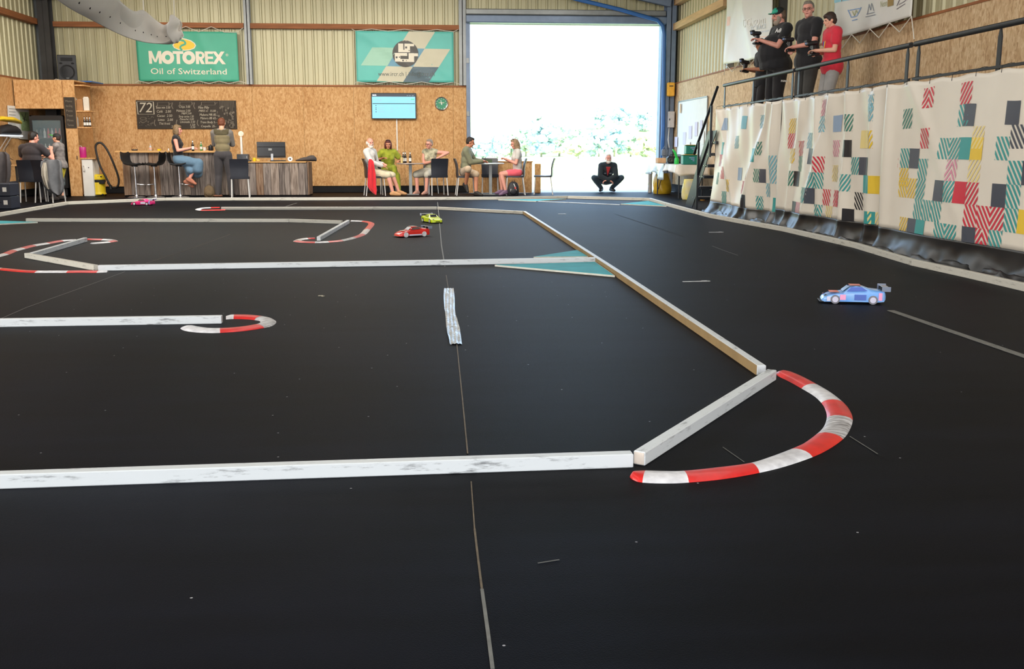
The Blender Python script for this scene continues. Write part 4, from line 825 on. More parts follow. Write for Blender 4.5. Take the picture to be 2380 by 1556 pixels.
# ---- bar stools
def stool(label, x, y, rz):
    t = thing('bar_stool', label, 'bar stool', (x, y, 0), rz, 'black bar stools')
    m = MB(); m.lathe([(.20, 0), (.20, .008), (.16, .018), (.04, .035), (.03, .06)], n=28); m.build('base', CHROME, t, local=True, smooth=True, sharp=40)
    m = MB(); m.cyl((0, 0, .05), (0, 0, .42), .026); m.cyl((0, 0, .4), (0, 0, .70), .018); m.build('pole', CHROME, t, local=True, smooth=True, sharp=40)
    m = MB(); m.tube([(.02, 0, .30), (.10, -.12, .29), (.20, -.12, .29), (.26, 0, .29), (.20, .12, .29), (.10, .12, .29), (.02, 0, .30)], .009, 8); m.build('footrest', CHROME, t, local=True, smooth=True)
    rr = []
    for (u, zz, hw) in ((.21, .745, .13), (.20, .755, .17), (.10, .735, .20), (-.05, .73, .20), (-.15, .745, .20), (-.19, .80, .20), (-.205, .90, .20), (-.215, .985, .19), (-.215, .998, .17)):
        n = 9; top = [(u, -hw+2*hw*k/n, zz+.03*(2*k/n-1)**2) for k in range(n+1)]; bot = [(u-.012 if zz > .77 else u, p[1], p[2]-.022 if zz <= .77 else p[2]) for p in reversed(top)]
        rr.append([Vector(p) for p in top+bot])
    m = MB(); m.rings(rr); m.build('seat_shell', BLACK, t, local=True, smooth=True, sharp=60)
    m = MB(); m.cyl((0, 0, .69), (0, 0, .715), .07); m.build('seat_plate', BLACKM, t, local=True)
    return t
stool('empty black bar stool at the left end of the bar', G(331, 457).x, 23.45, math.radians(-12)); stool('black bar stool turned sideways in the middle of the bar', G(374, 457).x, 23.45, math.radians(172)); stool('black bar stool under the seated woman in the denim skirt', G(429, 457).x, 23.45, math.radians(2))
# ---- cafe chairs
def chair(label, x, y, rz, first=[None], mat=None):
    if first[0] is None:
        t = thing('cafe_chair', label, 'chair', (x, y, 0), rz, 'anthracite cafe chairs')       # faces local +y
        m = MB(); rr = []
        for (yy, z, hw) in ((.215, .435, .19), (.22, .452, .205), (.12, .452, .215), (-.05, .445, .215), (-.17, .45, .21), (-.20, .47, .20)):
            rr.append([Vector(p) for p in ((-hw, yy, z+.008), (-hw*.5, yy, z), (0, yy, z-.003), (hw*.5, yy, z), (hw, yy, z+.008), (hw, yy, z-.03), (0, yy, z-.032), (-hw, yy, z-.03))])
        m.rings(rr); m.build('seat', SEAT, t, local=True, smooth=True, sharp=50)
        m = MB(); rr = []
        for (z, yy, hw) in ((.42, -.195, .19), (.5, -.205, .195), (.62, -.205, .20), (.74, -.225, .205), (.85, -.262, .205), (.865, -.268, .19)):
            rr.append([Vector(p) for p in ((-hw, yy+.015, z), (-hw*.5, yy-.012, z), (0, yy-.018, z), (hw*.5, yy-.012, z), (hw, yy+.015, z), (hw, yy-.008, z), (0, yy-.036, z), (-hw, yy-.008, z))])
        m.rings(rr); m.build('backrest', SEAT, t, local=True, smooth=True, sharp=50)
        for sx_ in (-1, 1):
            m = MB(); m.cyl((sx_*.18, .19, .425), (sx_*.195, .215, 0), .013); m.build('leg', WHITEL, t, local=True, smooth=True, sharp=40)
            m = MB(); m.cyl((sx_*.18, -.18, .425), (sx_*.195, -.235, 0), .013); m.build('leg', WHITEL, t, local=True, smooth=True, sharp=40)
        first[0] = t; return t
    return dup(first[0], (x, y, 0), rz, label)
D = math.radians
def gx(px, Y): return PY(px, 455, Y).x
CHO = chair('anthracite chair under the white-haired man with a red jacket', gx(872, 23.95), 23.95, D(-78))
CHY = chair('anthracite chair under the woman in the lime blouse', gx(897, 24.8), 24.8, D(-160))
chair('anthracite chair the grey-haired woman sits on sideways at the cafe table', gx(992, 24.75), 24.75, D(150))
chair('anthracite chair with its back to us beside the first cafe table', gx(1018, 24.1), 24.1, D(12))
chair('anthracite chair under the man in the khaki shirt', gx(1083, 23.95), 23.95, D(-86))
chair('empty anthracite chair behind the second cafe table facing us', gx(1139, 24.6), 24.6, D(178))
chair('anthracite chair under the woman in the white shirt', gx(1197, 24.05), 24.05, D(88))
chair('empty anthracite chair standing alone in the doorway light', gx(1262, 24.2), 24.2, D(84))
chair('dark chair behind the standing man at the bar', gx(560, 23.35), 23.35, D(8))
chair('chair under the seated man with his back turned at the left', gx(77, 21.6), 21.6, D(8))
chair('chair draped with a grey jacket beside the seated man', gx(117, 21.5), 21.5, D(-12))
chair('chair cut by the left edge of the picture', gx(6, 20.6), 20.6, D(-8))
# ---- cafe tables
def table(label, x, y, marble):
    t = thing('cafe_table', label, 'table', (x, y, 0), 0, 'small cafe tables')
    m = MB(); m.lathe([(.30, .725), (.325, .728), (.33, .74), (.325, .752), (.30, .755)], n=32); m.build('tabletop', marble, t, local=True, smooth=True, sharp=40)
    m = MB(); m.box((0, 0, .37), (.075, .075, .71), b=.006); m.build('column', STEEL, t, local=True)
    m = MB(); m.box((0, 0, .012), (.40, .40, .016), b=.004); m.build('base_plate', STEEL, t, local=True)
    m = MB(); m.box((0, 0, .718), (.2, .2, .012)); m.build('mount', BLACKM, t, local=True)
TX = gx(955, 24.3); table('small round cafe table with three bottles and a grey marbled top', TX, 24.3, M('marble_top', (176, 160, 148), .35, .3, 9, col2=(120, 104, 96)))
TX2 = gx(1140, 24.15); table('small round cafe table in front of the doorway with playing cards', TX2, 24.15, M('pale_top', (196, 204, 200), .25, .05, 5))
# ---- bottles
GLB = M('brown_glass', (36, 24, 18), .12, .1, 6, coat=.5); GLG = M('green_glass', (60, 130, 60), .15, .1, 6, coat=.5); LABW = M('bottle_label', (224, 222, 214), .6, .04, 20); GLC = M('clear_glass', (206, 214, 212), .1, .03, 6, alpha=.55)
def bottle(label, x, y, z, mat=None, h=.26, r=.031, lab=LABW, cat='bottle', neck=True, group=None, m3=None):
    t = thing('bottle', label, cat, (x, y, z), 0, group); s = h/.26
    if m3 is not None: t.rotation_euler = m3
    m = MB(); m.lathe([(r*.9, 0), (r, .008*s), (r, .14*s), (r*.85, .165*s), (r*.42, .20*s), (r*.38, .25*s), (r*.45, .252*s), (r*.45, h)], n=14); m.build('glass', mat or GLB, t, local=True, smooth=True, sharp=50)
    m = MB(); m.lathe([(r+.0008, .04*s), (r+.0008, .115*s)], n=14); m.build('label', lab, t, local=True, smooth=True, sharp=50)
    if neck: m = MB(); m.lathe([(r*.47, .205*s), (r*.42, .245*s)], n=12); m.build('neck_label', lab, t, local=True, smooth=True)
    return t
zt_ = .757
bottle('left brown bottle of the close pair on the marbled cafe table', TX-.16, 24.22, zt_); bottle('right brown bottle of the close pair on the marbled cafe table', TX-.115, 24.3, zt_); bottle('single brown bottle standing right of the pair on the marbled cafe table', TX+.0, 24.3, zt_)
m = MB(); m.lathe([(.025, 0), (.036, .13), (.034, .13), (.023, .005)], n=16); o = m.build('beer_glass', M('beer_amber', (232, 206, 140), .15, .05, 8, alpha=.8), local=True, smooth=True, sharp=50); o.location = (TX-.195, 24.14, zt_); tag(o, 'pale glass of beer beside the bottle pair', 'glass')
def gxz(px, py, Y): p = PY(px, py, Y); return p.x, p.z
zb = 1.047
t = bottle('green glass bottle standing on the bar by the standing man', gx(474, 23.95), 23.95, zb, GLG, .21); 
bottle('clear bottle with pinkish drink on the bar left of the woman', gx(357, 24.0), 24.0, zb, GLC, .16, .03, M('pinkish_label', (220, 170, 150), .6))
def mug(label, x, y, z, mat, r=.04, h=.09, name='mug', cat='mug', group=None):
    t = thing(name, label, cat, (x, y, z), 0, group); m = MB(); m.lathe([(r*.85, 0), (r, .01), (r, h), (r*.88, h), (r*.85, .012)], n=16); m.build('cup', mat, t, local=True, smooth=True, sharp=50)
    m = MB(); m.tube([(r*.95, 0, h*.2), (r*1.5, 0, h*.3), (r*1.55, 0, h*.6), (r*.95, 0, h*.8)], .006, 6); m.build('handle', mat, t, local=True, smooth=True); return t
mug('small white cup next to the green bottle', gx(481, 23.92), 23.92, zb, WHITE, .025, .08); mug('yellow tub on the bar beside the clear bottle', gx(376, 23.95), 23.95, zb, YELLOW, .035, .04)
t = thing('coffee_pot', 'black lidded pot on the bar in front of the standing man', 'pot', (gx(496, 24.0), 24.0, zb)); m = MB(); m.lathe([(.05, 0), (.058, .03), (.055, .09), (.04, .12), (.012, .125), (.014, .145)], n=18); m.build('body', BLACK, t, local=True, smooth=True, sharp=50); m = MB(); m.tube([(-.05, 0, .09), (-.09, 0, .09), (-.09, 0, .03), (-.055, 0, .02)], .007, 6); m.build('handle', BLACK, t, local=True, smooth=True)
t = thing('wire_basket', 'small dark basket with tall arched handle on the left of the bar', 'basket', (gx(320, 24.0), 24.0, zb)); m = MB(); m.lathe([(.06, 0), (.075, .03), (.07, .03), (.055, .005)], n=18); m.build('bowl', BLACKM, t, local=True, smooth=True); m = MB(); m.tube([(.066*math.cos(a), 0, .03+.075*math.sin(a)) for a in [k*math.pi/10 for k in range(11)]], .005, 6); m.build('handle', TIMBER, t, local=True, smooth=True)
m = MB(); m.bx(gx(398, 23.9)-.01, gx(398, 23.9)+.012, 23.9, 23.93, zb, zb+.05, b=.002); tag(m.build('salt_shaker', WHITE), 'tiny white shaker on the bar left of the woman', 'shaker')
zd = .797
t = thing('ring_lamp', 'white ring light on a slim white stand at the end of the bar', 'lamp', (gx(567, 24.3), 24.3, zd)); x0_, z0_ = gxz(564, 311, 24.3)
m = MB(); m.lathe([(.07, 0), (.07, .01), (.02, .015)], n=18); m.build('base', WHITE, t, local=True); m = MB(); m.bx(-.022, .022, -.015, .015, .012, z0_-zd-.07); m.build('stand', WHITE, t, local=True); m = MB(); m.lathe([(.03, 0), (.062, 0), (.062, .02), (.03, .02)], (0, .01, z0_-zd), 20, Matrix.Rotation(D(90), 3, 'X')); m.lathe([(.03, .004), (.03, .012)], (0, .01, z0_-zd), 20, Matrix.Rotation(D(90), 3, 'X')); m.build('ring', M('warm_white', (240, 225, 205), .4), t, local=True, smooth=True, sharp=40)
t = thing('receipt_box', 'dark grey box standing on the desk end beside the bar', 'box', (-4.48, 24.2, zd)); m = MB(); m.box((0, 0, .085), (.26, .2, .17), b=.008); m.build('body', M('slate_box', (74, 78, 84), .5), t, local=True); m = MB(); m.box((.1, -.102, .1), (.02, .006, .05)); m.build('latch', STEEL, t, local=True)
mo = thing('desk_monitor', 'black computer monitor seen from behind on the desk counter', 'monitor', (gx(628, 24.25), 24.25, zd)); x_, z_ = gxz(630, 350, 24.25)
a, b = PY(596, 330, 24.25), PY(664, 367, 24.25); cx_ = (a.x+b.x)/2-mo.location.x; mz = (a.z+b.z)/2-zd
m = MB(); m.box((cx_, .02, mz), (b.x-a.x, .02, a.z-b.z), b=.005); m.box((cx_, -.0, mz-.04), ((b.x-a.x)*.98, .04, (a.z-b.z)*.62), b=.012); m.build('housing', M('gloss_black', (16, 16, 18), .2, .05, 6), mo, local=True)
m = MB(); m.box((cx_+.02, -.03, .085), (.055, .012, .19), m=Matrix.Rotation(D(-8), 3, 'X'), b=.004); m.box((cx_+.02, .0, .006), (.2, .16, .01), b=.003); m.build('stand', M('silver_stand', (170, 172, 176), .3, .03, 6, metal=.6), mo, local=True)
m = MB(); m.box((cx_-.02, -.0225, mz+.01), (.08, .004, .05), b=.001); m.build('badge', STEEL, mo, local=True)
m = MB(); m.box((cx_, .0315, mz), ((b.x-a.x)*.95, .003, (a.z-b.z)*.9)); m.build('screen', M('screen_navy'), mo, local=True)
mug('yellow mug on the desk left of the monitor', gx(595, 24.15), 24.15, zd, YELLOW, .04, .085); 
m = MB(); m.ell((gx(604, 24.12), 24.12, zd+.026), (.045, .03, .026)); tag(m.build('yellow_sponge', M('pale_yellow', (224, 188, 96), .8, .1, 30), smooth=True), 'small pale yellow sponge beside the yellow mug', 'sponge')
t = thing('wire_basket', 'small grey wire basket on the desk beside the dark grey box', 'basket', (gx(583, 24.15), 24.15, zd)); m = MB(); m.lathe([(.05, 0), (.06, .03), (.056, .03), (.045, .005)], n=16); m.build('bowl', STEELD, t, local=True, smooth=True); m = MB(); m.tube([(.05*math.cos(a), 0, .03+.09*math.sin(a)) for a in [k*math.pi/10 for k in range(11)]], .004, 6); m.build('handle', STEELD, t, local=True, smooth=True)
m = MB(); m.lathe([(.02, 0), (.055, 0), (.055, .07), (.02, .07), (.02, 0)], (gx(679, 24.15), 24.12, zd+.056), 22, Matrix.Rotation(D(90), 3, 'X')); tag(m.build('paper_roll', WHITE, smooth=True, sharp=40), 'roll of white paper lying on its side on the desk', 'roll')
m = MB(); rr = []
x0_, x1_ = gx(692, 24.25), gx(739, 24.25)
for k in range(9):
    s = k/8; x = x0_+(x1_-x0_)*s; hh = .03+.13*s**.8 if k < 8 else .08; dd = .09 if 0 < k < 8 else .05
    rr.append([Vector((x, 24.2+dd*math.cos(a)*.9, zd+.003+hh*.5*(1+math.sin(a))*(1+.08*math.sin(k*2+a*2)))) for a in [j*math.pi/8 for j in range(16)]])
m.rings(rr); tag(m.build('dark_bag', M('charcoal_fabric', (72, 66, 64), .85, .12, 18, bump=.2), smooth=True, sharp=60), 'long charcoal bag lying at the right end of the desk', 'bag')
t = thing('desk_clutter', 'black keyboard lying flat on the desk under the monitor', 'keyboard', (gx(650, 24.12), 24.12, zd)); m = MB(); m.box((0, 0, .012), (.36, .13, .018), b=.004); m.build('case', BLACK, t, local=True); m = MB()
for i in range(10):
    for j in range(3): m.box((-.155+i*.034, -.04+j*.035, .024), (.028, .028, .008))
t.name = 'keyboard'; m.build('keys', STEELD, t, local=True, kind='stuff')
# backpack by the standing man's feet
def backpack(label, x, y, w_, h_, mat, rz=0, tagm=None, name='backpack'):
    t = thing(name, label, 'backpack', (x, y, 0), rz)
    m = MB(); rr = []
    for (z, k, yy) in ((.0, .88, 0), (.03, 1, 0), (h_*.35, 1.03, 0), (h_*.65, .95, .01), (h_*.88, .72, .02), (h_*.97, .4, .02), (h_, .15, .02)):
        rr.append([Vector((w_/2*k*math.copysign(abs(math.cos(a))**.6, math.cos(a))*(1+.04*math.sin(z*30+a*3)), yy+w_*.36*k*math.copysign(abs(math.sin(a))**.6, math.sin(a)), z)) for a in [j*math.pi/10 for j in range(20)]])
    m.rings(rr); m.build('body', mat, t, local=True, smooth=True, sharp=60)
    m = MB(); m.ell((0, -w_*.36, h_*.3), (w_*.36, w_*.12, h_*.24)); m.build('front_pocket', mat, t, local=True, smooth=True)
    m = MB(); m.tube([(-.03, .02, h_*.96), (-.03, .02, h_+.03), (.03, .02, h_+.03), (.03, .02, h_*.96)], .008, 6); m.build('top_handle', mat, t, local=True, smooth=True)
    if tagm:
        m = MB(); m.tube([(w_*.05, -w_*.40, h_*.85), (w_*.22, -w_*.42, h_*.55), (w_*.30, -w_*.43, h_*.38)], .008, 6); m.tube([(-w_*.2, -w_*.49, h_*.5), (-w_*.24, -w_*.49, h_*.3)], .006, 6); m.build('piping', tagm, t, local=True, smooth=True)
        m = MB(); m.box((w_*.2, -w_*.44, h_*.55), (w_*.14, .01, h_*.14), b=.003); m.build('red_patch', M('patch_red', (206, 70, 60), .6), t, local=True)
    return t
backpack('brown canvas backpack on the floor left of the standing man', gx(487, 23.6), 23.6, .24, .26, M('brown_canvas', (98, 80, 56), .85, .2, 14, bump=.3), .2)
backpack('black backpack with white piping on the floor under the white-shirted woman', gx(1193, 23.72), 23.72, .26, .33, M('black_nylon', (28, 28, 34), .6, .15, 14, bump=.2), -.1, WHITE)
m = MB(); m.box((gx(507, 23.55), 23.55, .025), (.2, .09, .05), rz=.3, b=.02); tag(m.build('leather_case', M('brown_leather', (110, 66, 44), .6)), 'small flat brown leather case beside the canvas backpack', 'case')
# ================================================================== LEFT CORNER: FRIDGE CUPBOARD, SHELVES
cup = thing('fridge_cupboard', 'tall particle board cupboard built around the drinks fridge in the corner', 'cupboard', (-8.8, 24.6, 0))
m = MB(); m.bx(XL+.02, -8.42, 24.0, 24.03, 2.02, 2.6); m.build('upper_door', OSB, cup)
m = MB(); m.bx(XL+.02, -8.15, 24.0, 25.2, 2.6, 2.63); m.build('top_board', OSB, cup)
m = MB(); m.bx(-8.40, -8.15, 24.0, 24.03, 0.01, 2.6); m.build('front_board', OSB, cup)
m = MB(); m.bx(-8.42, -8.39, 24.03, 25.8, 0.01, 2.6); m.build('side_panel', OSB, cup)
m = MB(); m.bx(XL+.02, -8.42, 24.0, 24.5, 1.99, 2.02); m.build('bottom_board', OSB, cup)
m = MB(); m.cyl((-8.2, 23.985, .85), (-8.2, 23.985, .93), .008); m.build('latch', BLACKM, cup)
FR = thing('drinks_fridge', 'tall black drinks fridge with a glass door in the corner', 'fridge', (-8.82, 24.3, 0)); fx0, fx1 = -9.2, -8.45
m = MB(); m.bx(fx0, fx0+.04, 24.04, 24.6, 0.02, 1.84); m.bx(fx1-.04, fx1, 24.04, 24.6, 0.02, 1.84); m.bx(fx0, fx1, 24.56, 24.6, 0.02, 1.84); m.bx(fx0, fx1, 24.04, 24.6, 1.78, 1.84); m.bx(fx0, fx1, 24.04, 24.6, .02, .2); m.build('cabinet', BLACK, FR)
FG = M('fridge_glass', (150, 170, 176), .05, .02, 4, alpha=.22, coat=.5)
m = MB()
for (a0_, a1_, c0_, c1_) in ((fx0, fx1, .2, .26), (fx0, fx1, 1.74, 1.82), (fx0, fx0+.06, .26, 1.74), (fx1-.06, fx1, .26, 1.74)): m.bx(a0_, a1_, 23.99, 24.03, c0_, c1_)
m.build('door_frame', BLACK, FR); m = MB(); m.bx(fx0+.06, fx1-.06, 24.005, 24.012, .26, 1.74); m.build('door_glass', FG, FR)
for k, z in enumerate((.3, .65, 1.0, 1.33)):
    m = MB()
    for q in range(8): m.bx(fx0+.05, fx1-.05, 24.08+q*.055, 24.085+q*.055, z, z+.006)
    m.build('wire_shelf', CHROME, FR)
rnd = random.Random(2); cols = [GLB, GLG, GLC, M('red_can', (170, 50, 44), .3), M('silver_can', (170, 172, 176), .25, .05, 6, metal=.5)]
for z in (.306, .656, 1.006, 1.336):
    mt = None
    for q in range(7):
        m = MB(); x = fx0+.10+q*.085; hh = .2 if z < 1.3 else .22; m.lathe([(.028, 0), (.03, .01), (.03, hh*.6), (.013, hh*.8), (.012, hh)], (x, 24.12, z+.001), 10); o = m.build('bottle', rnd.choice(cols), smooth=True); tag(o, ['bottle on the lowest shelf inside the drinks fridge', 'bottle on the second shelf inside the drinks fridge', 'bottle on the third shelf inside the drinks fridge', 'bottle on the top shelf inside the drinks fridge'][(.306, .656, 1.006, 1.336).index(z)], 'bottle', ['fridge bottles, lowest shelf', 'fridge bottles, second shelf', 'fridge bottles, third shelf', 'fridge bottles, top shelf'][(.306, .656, 1.006, 1.336).index(z)])
a, b = PY(151, 226, 23.98), PY(178, 298, 23.98); cb2 = thing('small_chalkboard', 'narrow upright chalkboard on the cupboard beside the fridge', 'chalkboard', ((a.x+b.x)/2, 23.99, b.z)); wx = .24; xm_ = -8.275
m = MB(); m.box((xm_, 23.99, (a.z+b.z)/2), (wx, .015, a.z-b.z)); m.build('board', M('chalkboard_black'), cb2); q = Print(lambda u, v, off: Vector((xm_-.1+u, 23.98-off, b.z+v)), .003, .5)
for k, wd_ in enumerate(('Menu', 'Hot Dog', 'Pizza', 'Toast', 'Pâtes', 'Tartes')): q.text(wd_, .02, (a.z-b.z)*(.84-.155*k), .07, CHF, fit=.14)
q.build('chalk_writing', cb2)
for i, (px, py) in enumerate(((190, 257), (195, 295), (200, 367))):
    z = PY(px, py, 24.05).z
    m = MB(); m.bx(-8.385, -7.86+.02*i, 24.05, 24.5, z-.03, z); tag(m.build('wall_shelf', OSB), ['upper corner shelf holding paper bags beside the cupboard', 'middle corner shelf holding bottles beside the cupboard', 'lower corner shelf holding the pink bag beside the cupboard'][i], 'shelf', 'corner shelves')
z1_, z2_, z3_ = [PY(*p, 24.05).z for p in ((190, 257), (195, 295), (200, 367))]
m = MB(); m.bx(-8.385, -7.95, 24.05, 24.5, 2.5, 2.53); tag(m.build('wall_shelf', OSB), 'topmost corner shelf under the blue board beside the cupboard', 'shelf', 'corner shelves')
PB = M('paper_white', (214, 204, 188), .8, .05, 10); PBr = M('kraft_paper', (170, 122, 76), .8, .1, 10)
for i, (x, w_, h_, mt, lb) in enumerate(((-8.27, .16, .27, PB, 'white paper box at the left on the upper corner shelf'), (-8.11, .14, .24, PBr, 'brown paper bag in the middle of the upper corner shelf'), (-7.97, .12, .29, PB, 'pale folded paper bag at the right on the upper corner shelf'))):
    t = thing('paper_bag', lb, 'bag', (x, 24.2, z1_)); m = MB(); m.box((0, 0, h_/2), (w_, .14, h_), b=.006, rz=.1*i); m.build('bag', mt, t, local=True); m = MB(); m.box((0, -.0, h_+.012), (w_*.8, .06, .022), rz=.1*i+.05); m.build('folded_top', mt, t, local=True)
for i in range(3): bottle('dark bottle in the row on the middle corner shelf', -8.03+.058*i, 24.16, z2_, GLB, .23, .027, neck=True, group='bottles on the middle corner shelf')
t = thing('glass_jar', 'wide clear glass jar on the middle corner shelf', 'jar', (-8.26, 24.2, z2_)); m = MB(); m.lathe([(.07, 0), (.08, .02), (.08, .2), (.06, .23), (.06, .24)], n=18); m.build('glass', GLC, t, local=True, smooth=True); m = MB(); m.lathe([(.065, .24), (.065, .26)], n=18); m.build('lid', STEEL, t, local=True)
t = thing('pink_bag', 'bright pink carrier bag on the lower corner shelf', 'bag', (-8.19, 24.2, z3_)); m = MB(); rr = []
for (z, k) in ((0, .9), (.02, 1), (.15, 1.02), (.24, 1.0), (.245, .96)): rr.append([Vector((.13*k*math.copysign(abs(math.cos(a))**.4, math.cos(a))*(1+.03*math.sin(5*a+z*20)), .07*k*math.sin(a), z)) for a in [j*math.pi/10 for j in range(20)]])
m.rings(rr); m.build('bag', M('magenta_plastic', (190, 36, 122), .4, .1, 9), t, local=True, smooth=True, sharp=50); m = MB(); m.tube([(-.06, -.05, .24), (-.04, -.05, .27), (.04, -.05, .27), (.06, -.05, .24)], .006, 6); m.build('handle', WHITE, t, local=True); m = MB(); m.ell((-.06, -.07, .04), (.04, .012, .03)); m.build('green_print', M('leaf_print', (120, 160, 110), .5), t, local=True)
t = thing('mini_fridge', 'white cabinet door standing under the lower corner shelf', 'cabinet', (-8.02, 24.3, 0)); m = MB(); m.box((0, 0, .43), (.24, .45, .86), b=.01); m.build('body', WHITE, t, local=True); m = MB(); m.tube([(-.08, -.235, .7), (-.05, -.25, .7), (-.05, -.25, .58), (-.08, -.235, .58)], .01, 6); m.build('handle', WHITE, t, local=True, smooth=True); m = MB(); m.box((.03, -.228, .66), (.02, .004, .02)); m.build('lock', BLACK, t, local=True)
# vacuum cleaner
v = thing('vacuum_cleaner', 'yellow and black drum vacuum cleaner beside the bar', 'vacuum cleaner', (gx(231, 24.3), 24.3, 0)); m = MB(); m.lathe([(.16, .03), (.17, .05), (.155, .07), (.15, .10), (.155, .32)], n=28); m.build('drum', YELLOW, v, local=True, smooth=True, sharp=40)
m = MB(); m.lathe([(.16, .32), (.165, .33), (.165, .37), (.155, .38)], n=28); m.box((.12, -.12, .32), (.12, .06, .08), b=.01); m.build('clamp_ring', BLACK, v, local=True, smooth=True, sharp=40)
m = MB(); m.lathe([(.155, .38), (.16, .40), (.15, .47), (.11, .50), (.0, .505)], n=28); m.build('motor_head', YELLOW, v, local=True, smooth=True, sharp=40)
m = MB(); m.box((.03, -.13, .45), (.05, .03, .03), b=.005); m.box((.10, -.11, .45), (.04, .03, .03), b=.005); m.build('switch', BLACK, v, local=True)
m = MB()
for k in range(4): m.ell((.15*math.cos(k*1.57+.78), .15*math.sin(k*1.57+.78), .03), (.03, .03, .03))
m.build('caster', BLACK, v, local=True, smooth=True)
m = MB(); pts = [(250, 424), (262, 436), (273, 434), (276, 418), (270, 396), (255, 360), (243, 340), (233, 332), (224, 336), (223, 350), (232, 384), (246, 412), (256, 432)]; P_ = [PY(x, y, 24.25-.012*i) for i, (x, y) in enumerate(pts)]; m.tube(cr(P_, 6), .024, 10); m.build('hose', M('black_hose', (34, 30, 28), .55, .2, 60, bump=.5), v, smooth=True)
m = MB(); m.tube([PY(256, 432, 24.1), PY(258, 440, 24.1)], .03, 10); m.build('floor_nozzle', BLACK, v)
m = MB(); m.cyl((-.07, 0, .5), (-.075, 0, .60), .006); m.build('cable_hook', BLACK, v, local=True)
# ---- left wall: papers, screen, bags, work table
XLW = XL-.01
def lrect(a, b, c, d_, name, mat, par, lift):           # four pixels on the left wall plane
    P_ = [PX(*p, XL+lift) for p in (a, b, c, d_)]; m = MB(); m.prism(P_, (0, 0, 0), (.004, 0, 0)); return m.build(name, mat, par)
t = thing('wall_paper_sheet', 'white printed notice hanging on the left board wall', 'notice', (XL, 22.5, 1.6), group='papers on the left wall'); lrect((17, 245), (40, 247), (46, 322), (20, 320), 'sheet', WHITE, t, .005)
for k in range(6): lrect((21, 252+k*7), (36, 253+k*7), (36.5, 254+k*7), (21.5, 253+k*7), 'printed_line', M('print_mid_grey'), t, .011)
t = thing('wall_paper_sheet', 'white sheet with a green map on the left board wall', 'notice', (XL, 23, 1.6), group='papers on the left wall'); lrect((41, 247), (66, 249), (72, 325), (46, 323), 'sheet', WHITE, t, .008); lrect((45, 260), (66, 261), (70, 305), (50, 303), 'map_print', M('map_green', (170, 196, 140), .6, .2, 30), t, .014)
for l in (((51, 265), (58, 282)), ((60, 262), (55, 284)), ((52, 276), (62, 280))):
    m = MB(); m.tube([PX(*l[0], XL+.02), PX(*l[1], XL+.02)], .006, 5); m.build('map_line', STEELD, t)
tvl = thing('wall_screen', 'thin bright screen mounted on the left wall below the yellow bag', 'television', (XL+.2, 21.9, 1.2)); a = PX(44, 318, XL+.25); y0_ = a.y
m = MB(); m.bx(XL+.12, XL+.34, y0_-1.1, y0_, a.z, a.z+.03, b=.004); m.build('panel', M('screen_white'), tvl); m = MB(); m.tube([(XL, y0_-.5, a.z-.3), (XL+.2, y0_-.5, a.z-.02)], .012, 6); m.tube([(XL, y0_-.3, a.z-.3), (XL+.2, y0_-.3, a.z-.02)], .012, 6); m.build('bracket', WHITEL, tvl); m = MB(); m.tube(cr([PX(20, 335, XL+.1), PX(12, 350, XL+.1), PX(20, 365, XL+.1), PX(30, 372, XL+.1)], 5), .006, 5); m.build('cable', BLACK, tvl, smooth=True)
m = MB(); rr = []
for k in range(9):
    y = y0_-.02-k*.13; e = math.sin(math.pi*(k+.4)/8.8)**.4; rr.append([Vector((XL+.26+.15*e*math.cos(q), y, a.z+.035+.11*(1+math.sin(q))*e*(1+.05*math.sin(k*3+q)))) for q in [j*math.pi/8 for j in range(16)]])
m.rings(rr); o = m.build('black_bag', M('black_nylon'), smooth=True, sharp=60); tag(o, 'flat black bag lying on the wall screen at the left edge', 'bag')
m = MB(); rr = []
for k in range(9):
    y = y0_+.12-k*.15; e = math.sin(math.pi*(k+.4)/8.8)**.5; rr.append([Vector((XL+.25+.14*e*math.cos(q), y, a.z+.28+.05*k/8+.06*(1+math.sin(q))*e*(1+.1*math.sin(k*2+q)))) for q in [j*math.pi/8 for j in range(16)]])
m.rings(rr); o = m.build('yellow_bag', M('yellow_sack', (226, 190, 40), .35, .15, 8, bump=.2), smooth=True, sharp=60); tag(o, 'shiny yellow bag lying on top of the black bag', 'bag')
wt = thing('work_table', 'cluttered work table against the left wall behind the seated man', 'table', (-9.0, 21.6, 0))
m = MB(); m.bx(XL+.02, -8.95, 19.5, 22.6, .72, .75, b=.004); m.build('tabletop', OSB, wt); m = MB(); m.bx(XL+.02, XL+.05, 19.5, 22.6, .2, .72); m.build('back_board', OSB, wt)
for y in (19.6, 22.5): m = MB(); m.bx(-9.0, -8.96, y-.02, y+.02, 0, .72); m.build('leg', STEELD, wt)
rnd = random.Random(9)
for i, (px, py, s_, mt, lb, nm, ct) in enumerate(((14, 374, .14, BLACK, 'black battery charger with raised screen on the left work table', 'battery_charger', 'charger'), (22, 384, .10, WHITE, 'small white tool box on the left work table', 'tool_box', 'box'), (33, 379, .17, BLACK, 'black power supply on the left work table', 'power_supply', 'power supply'), (45, 378, .13, STEELD, 'dark electronic unit at the far end of the left work table', 'speed_controller', 'device'))):
    Y_ = 21.4+.25*i; p = PY(px, py, Y_); t = thing(nm, lb, ct, (min(p.x, -9.02), Y_, .751)); m = MB(); m.box((0, 0, s_*.3), (s_, s_*.8, s_*.6), b=.006); m.build('case', mt, t, local=True); m = MB(); m.box((0, -s_*.42, s_*.35), (s_*.6, .006, s_*.2)); m.box((0, 0, s_*.6+.01), (s_*.3, s_*.2, .02)); m.build('display', STEEL, t, local=True)
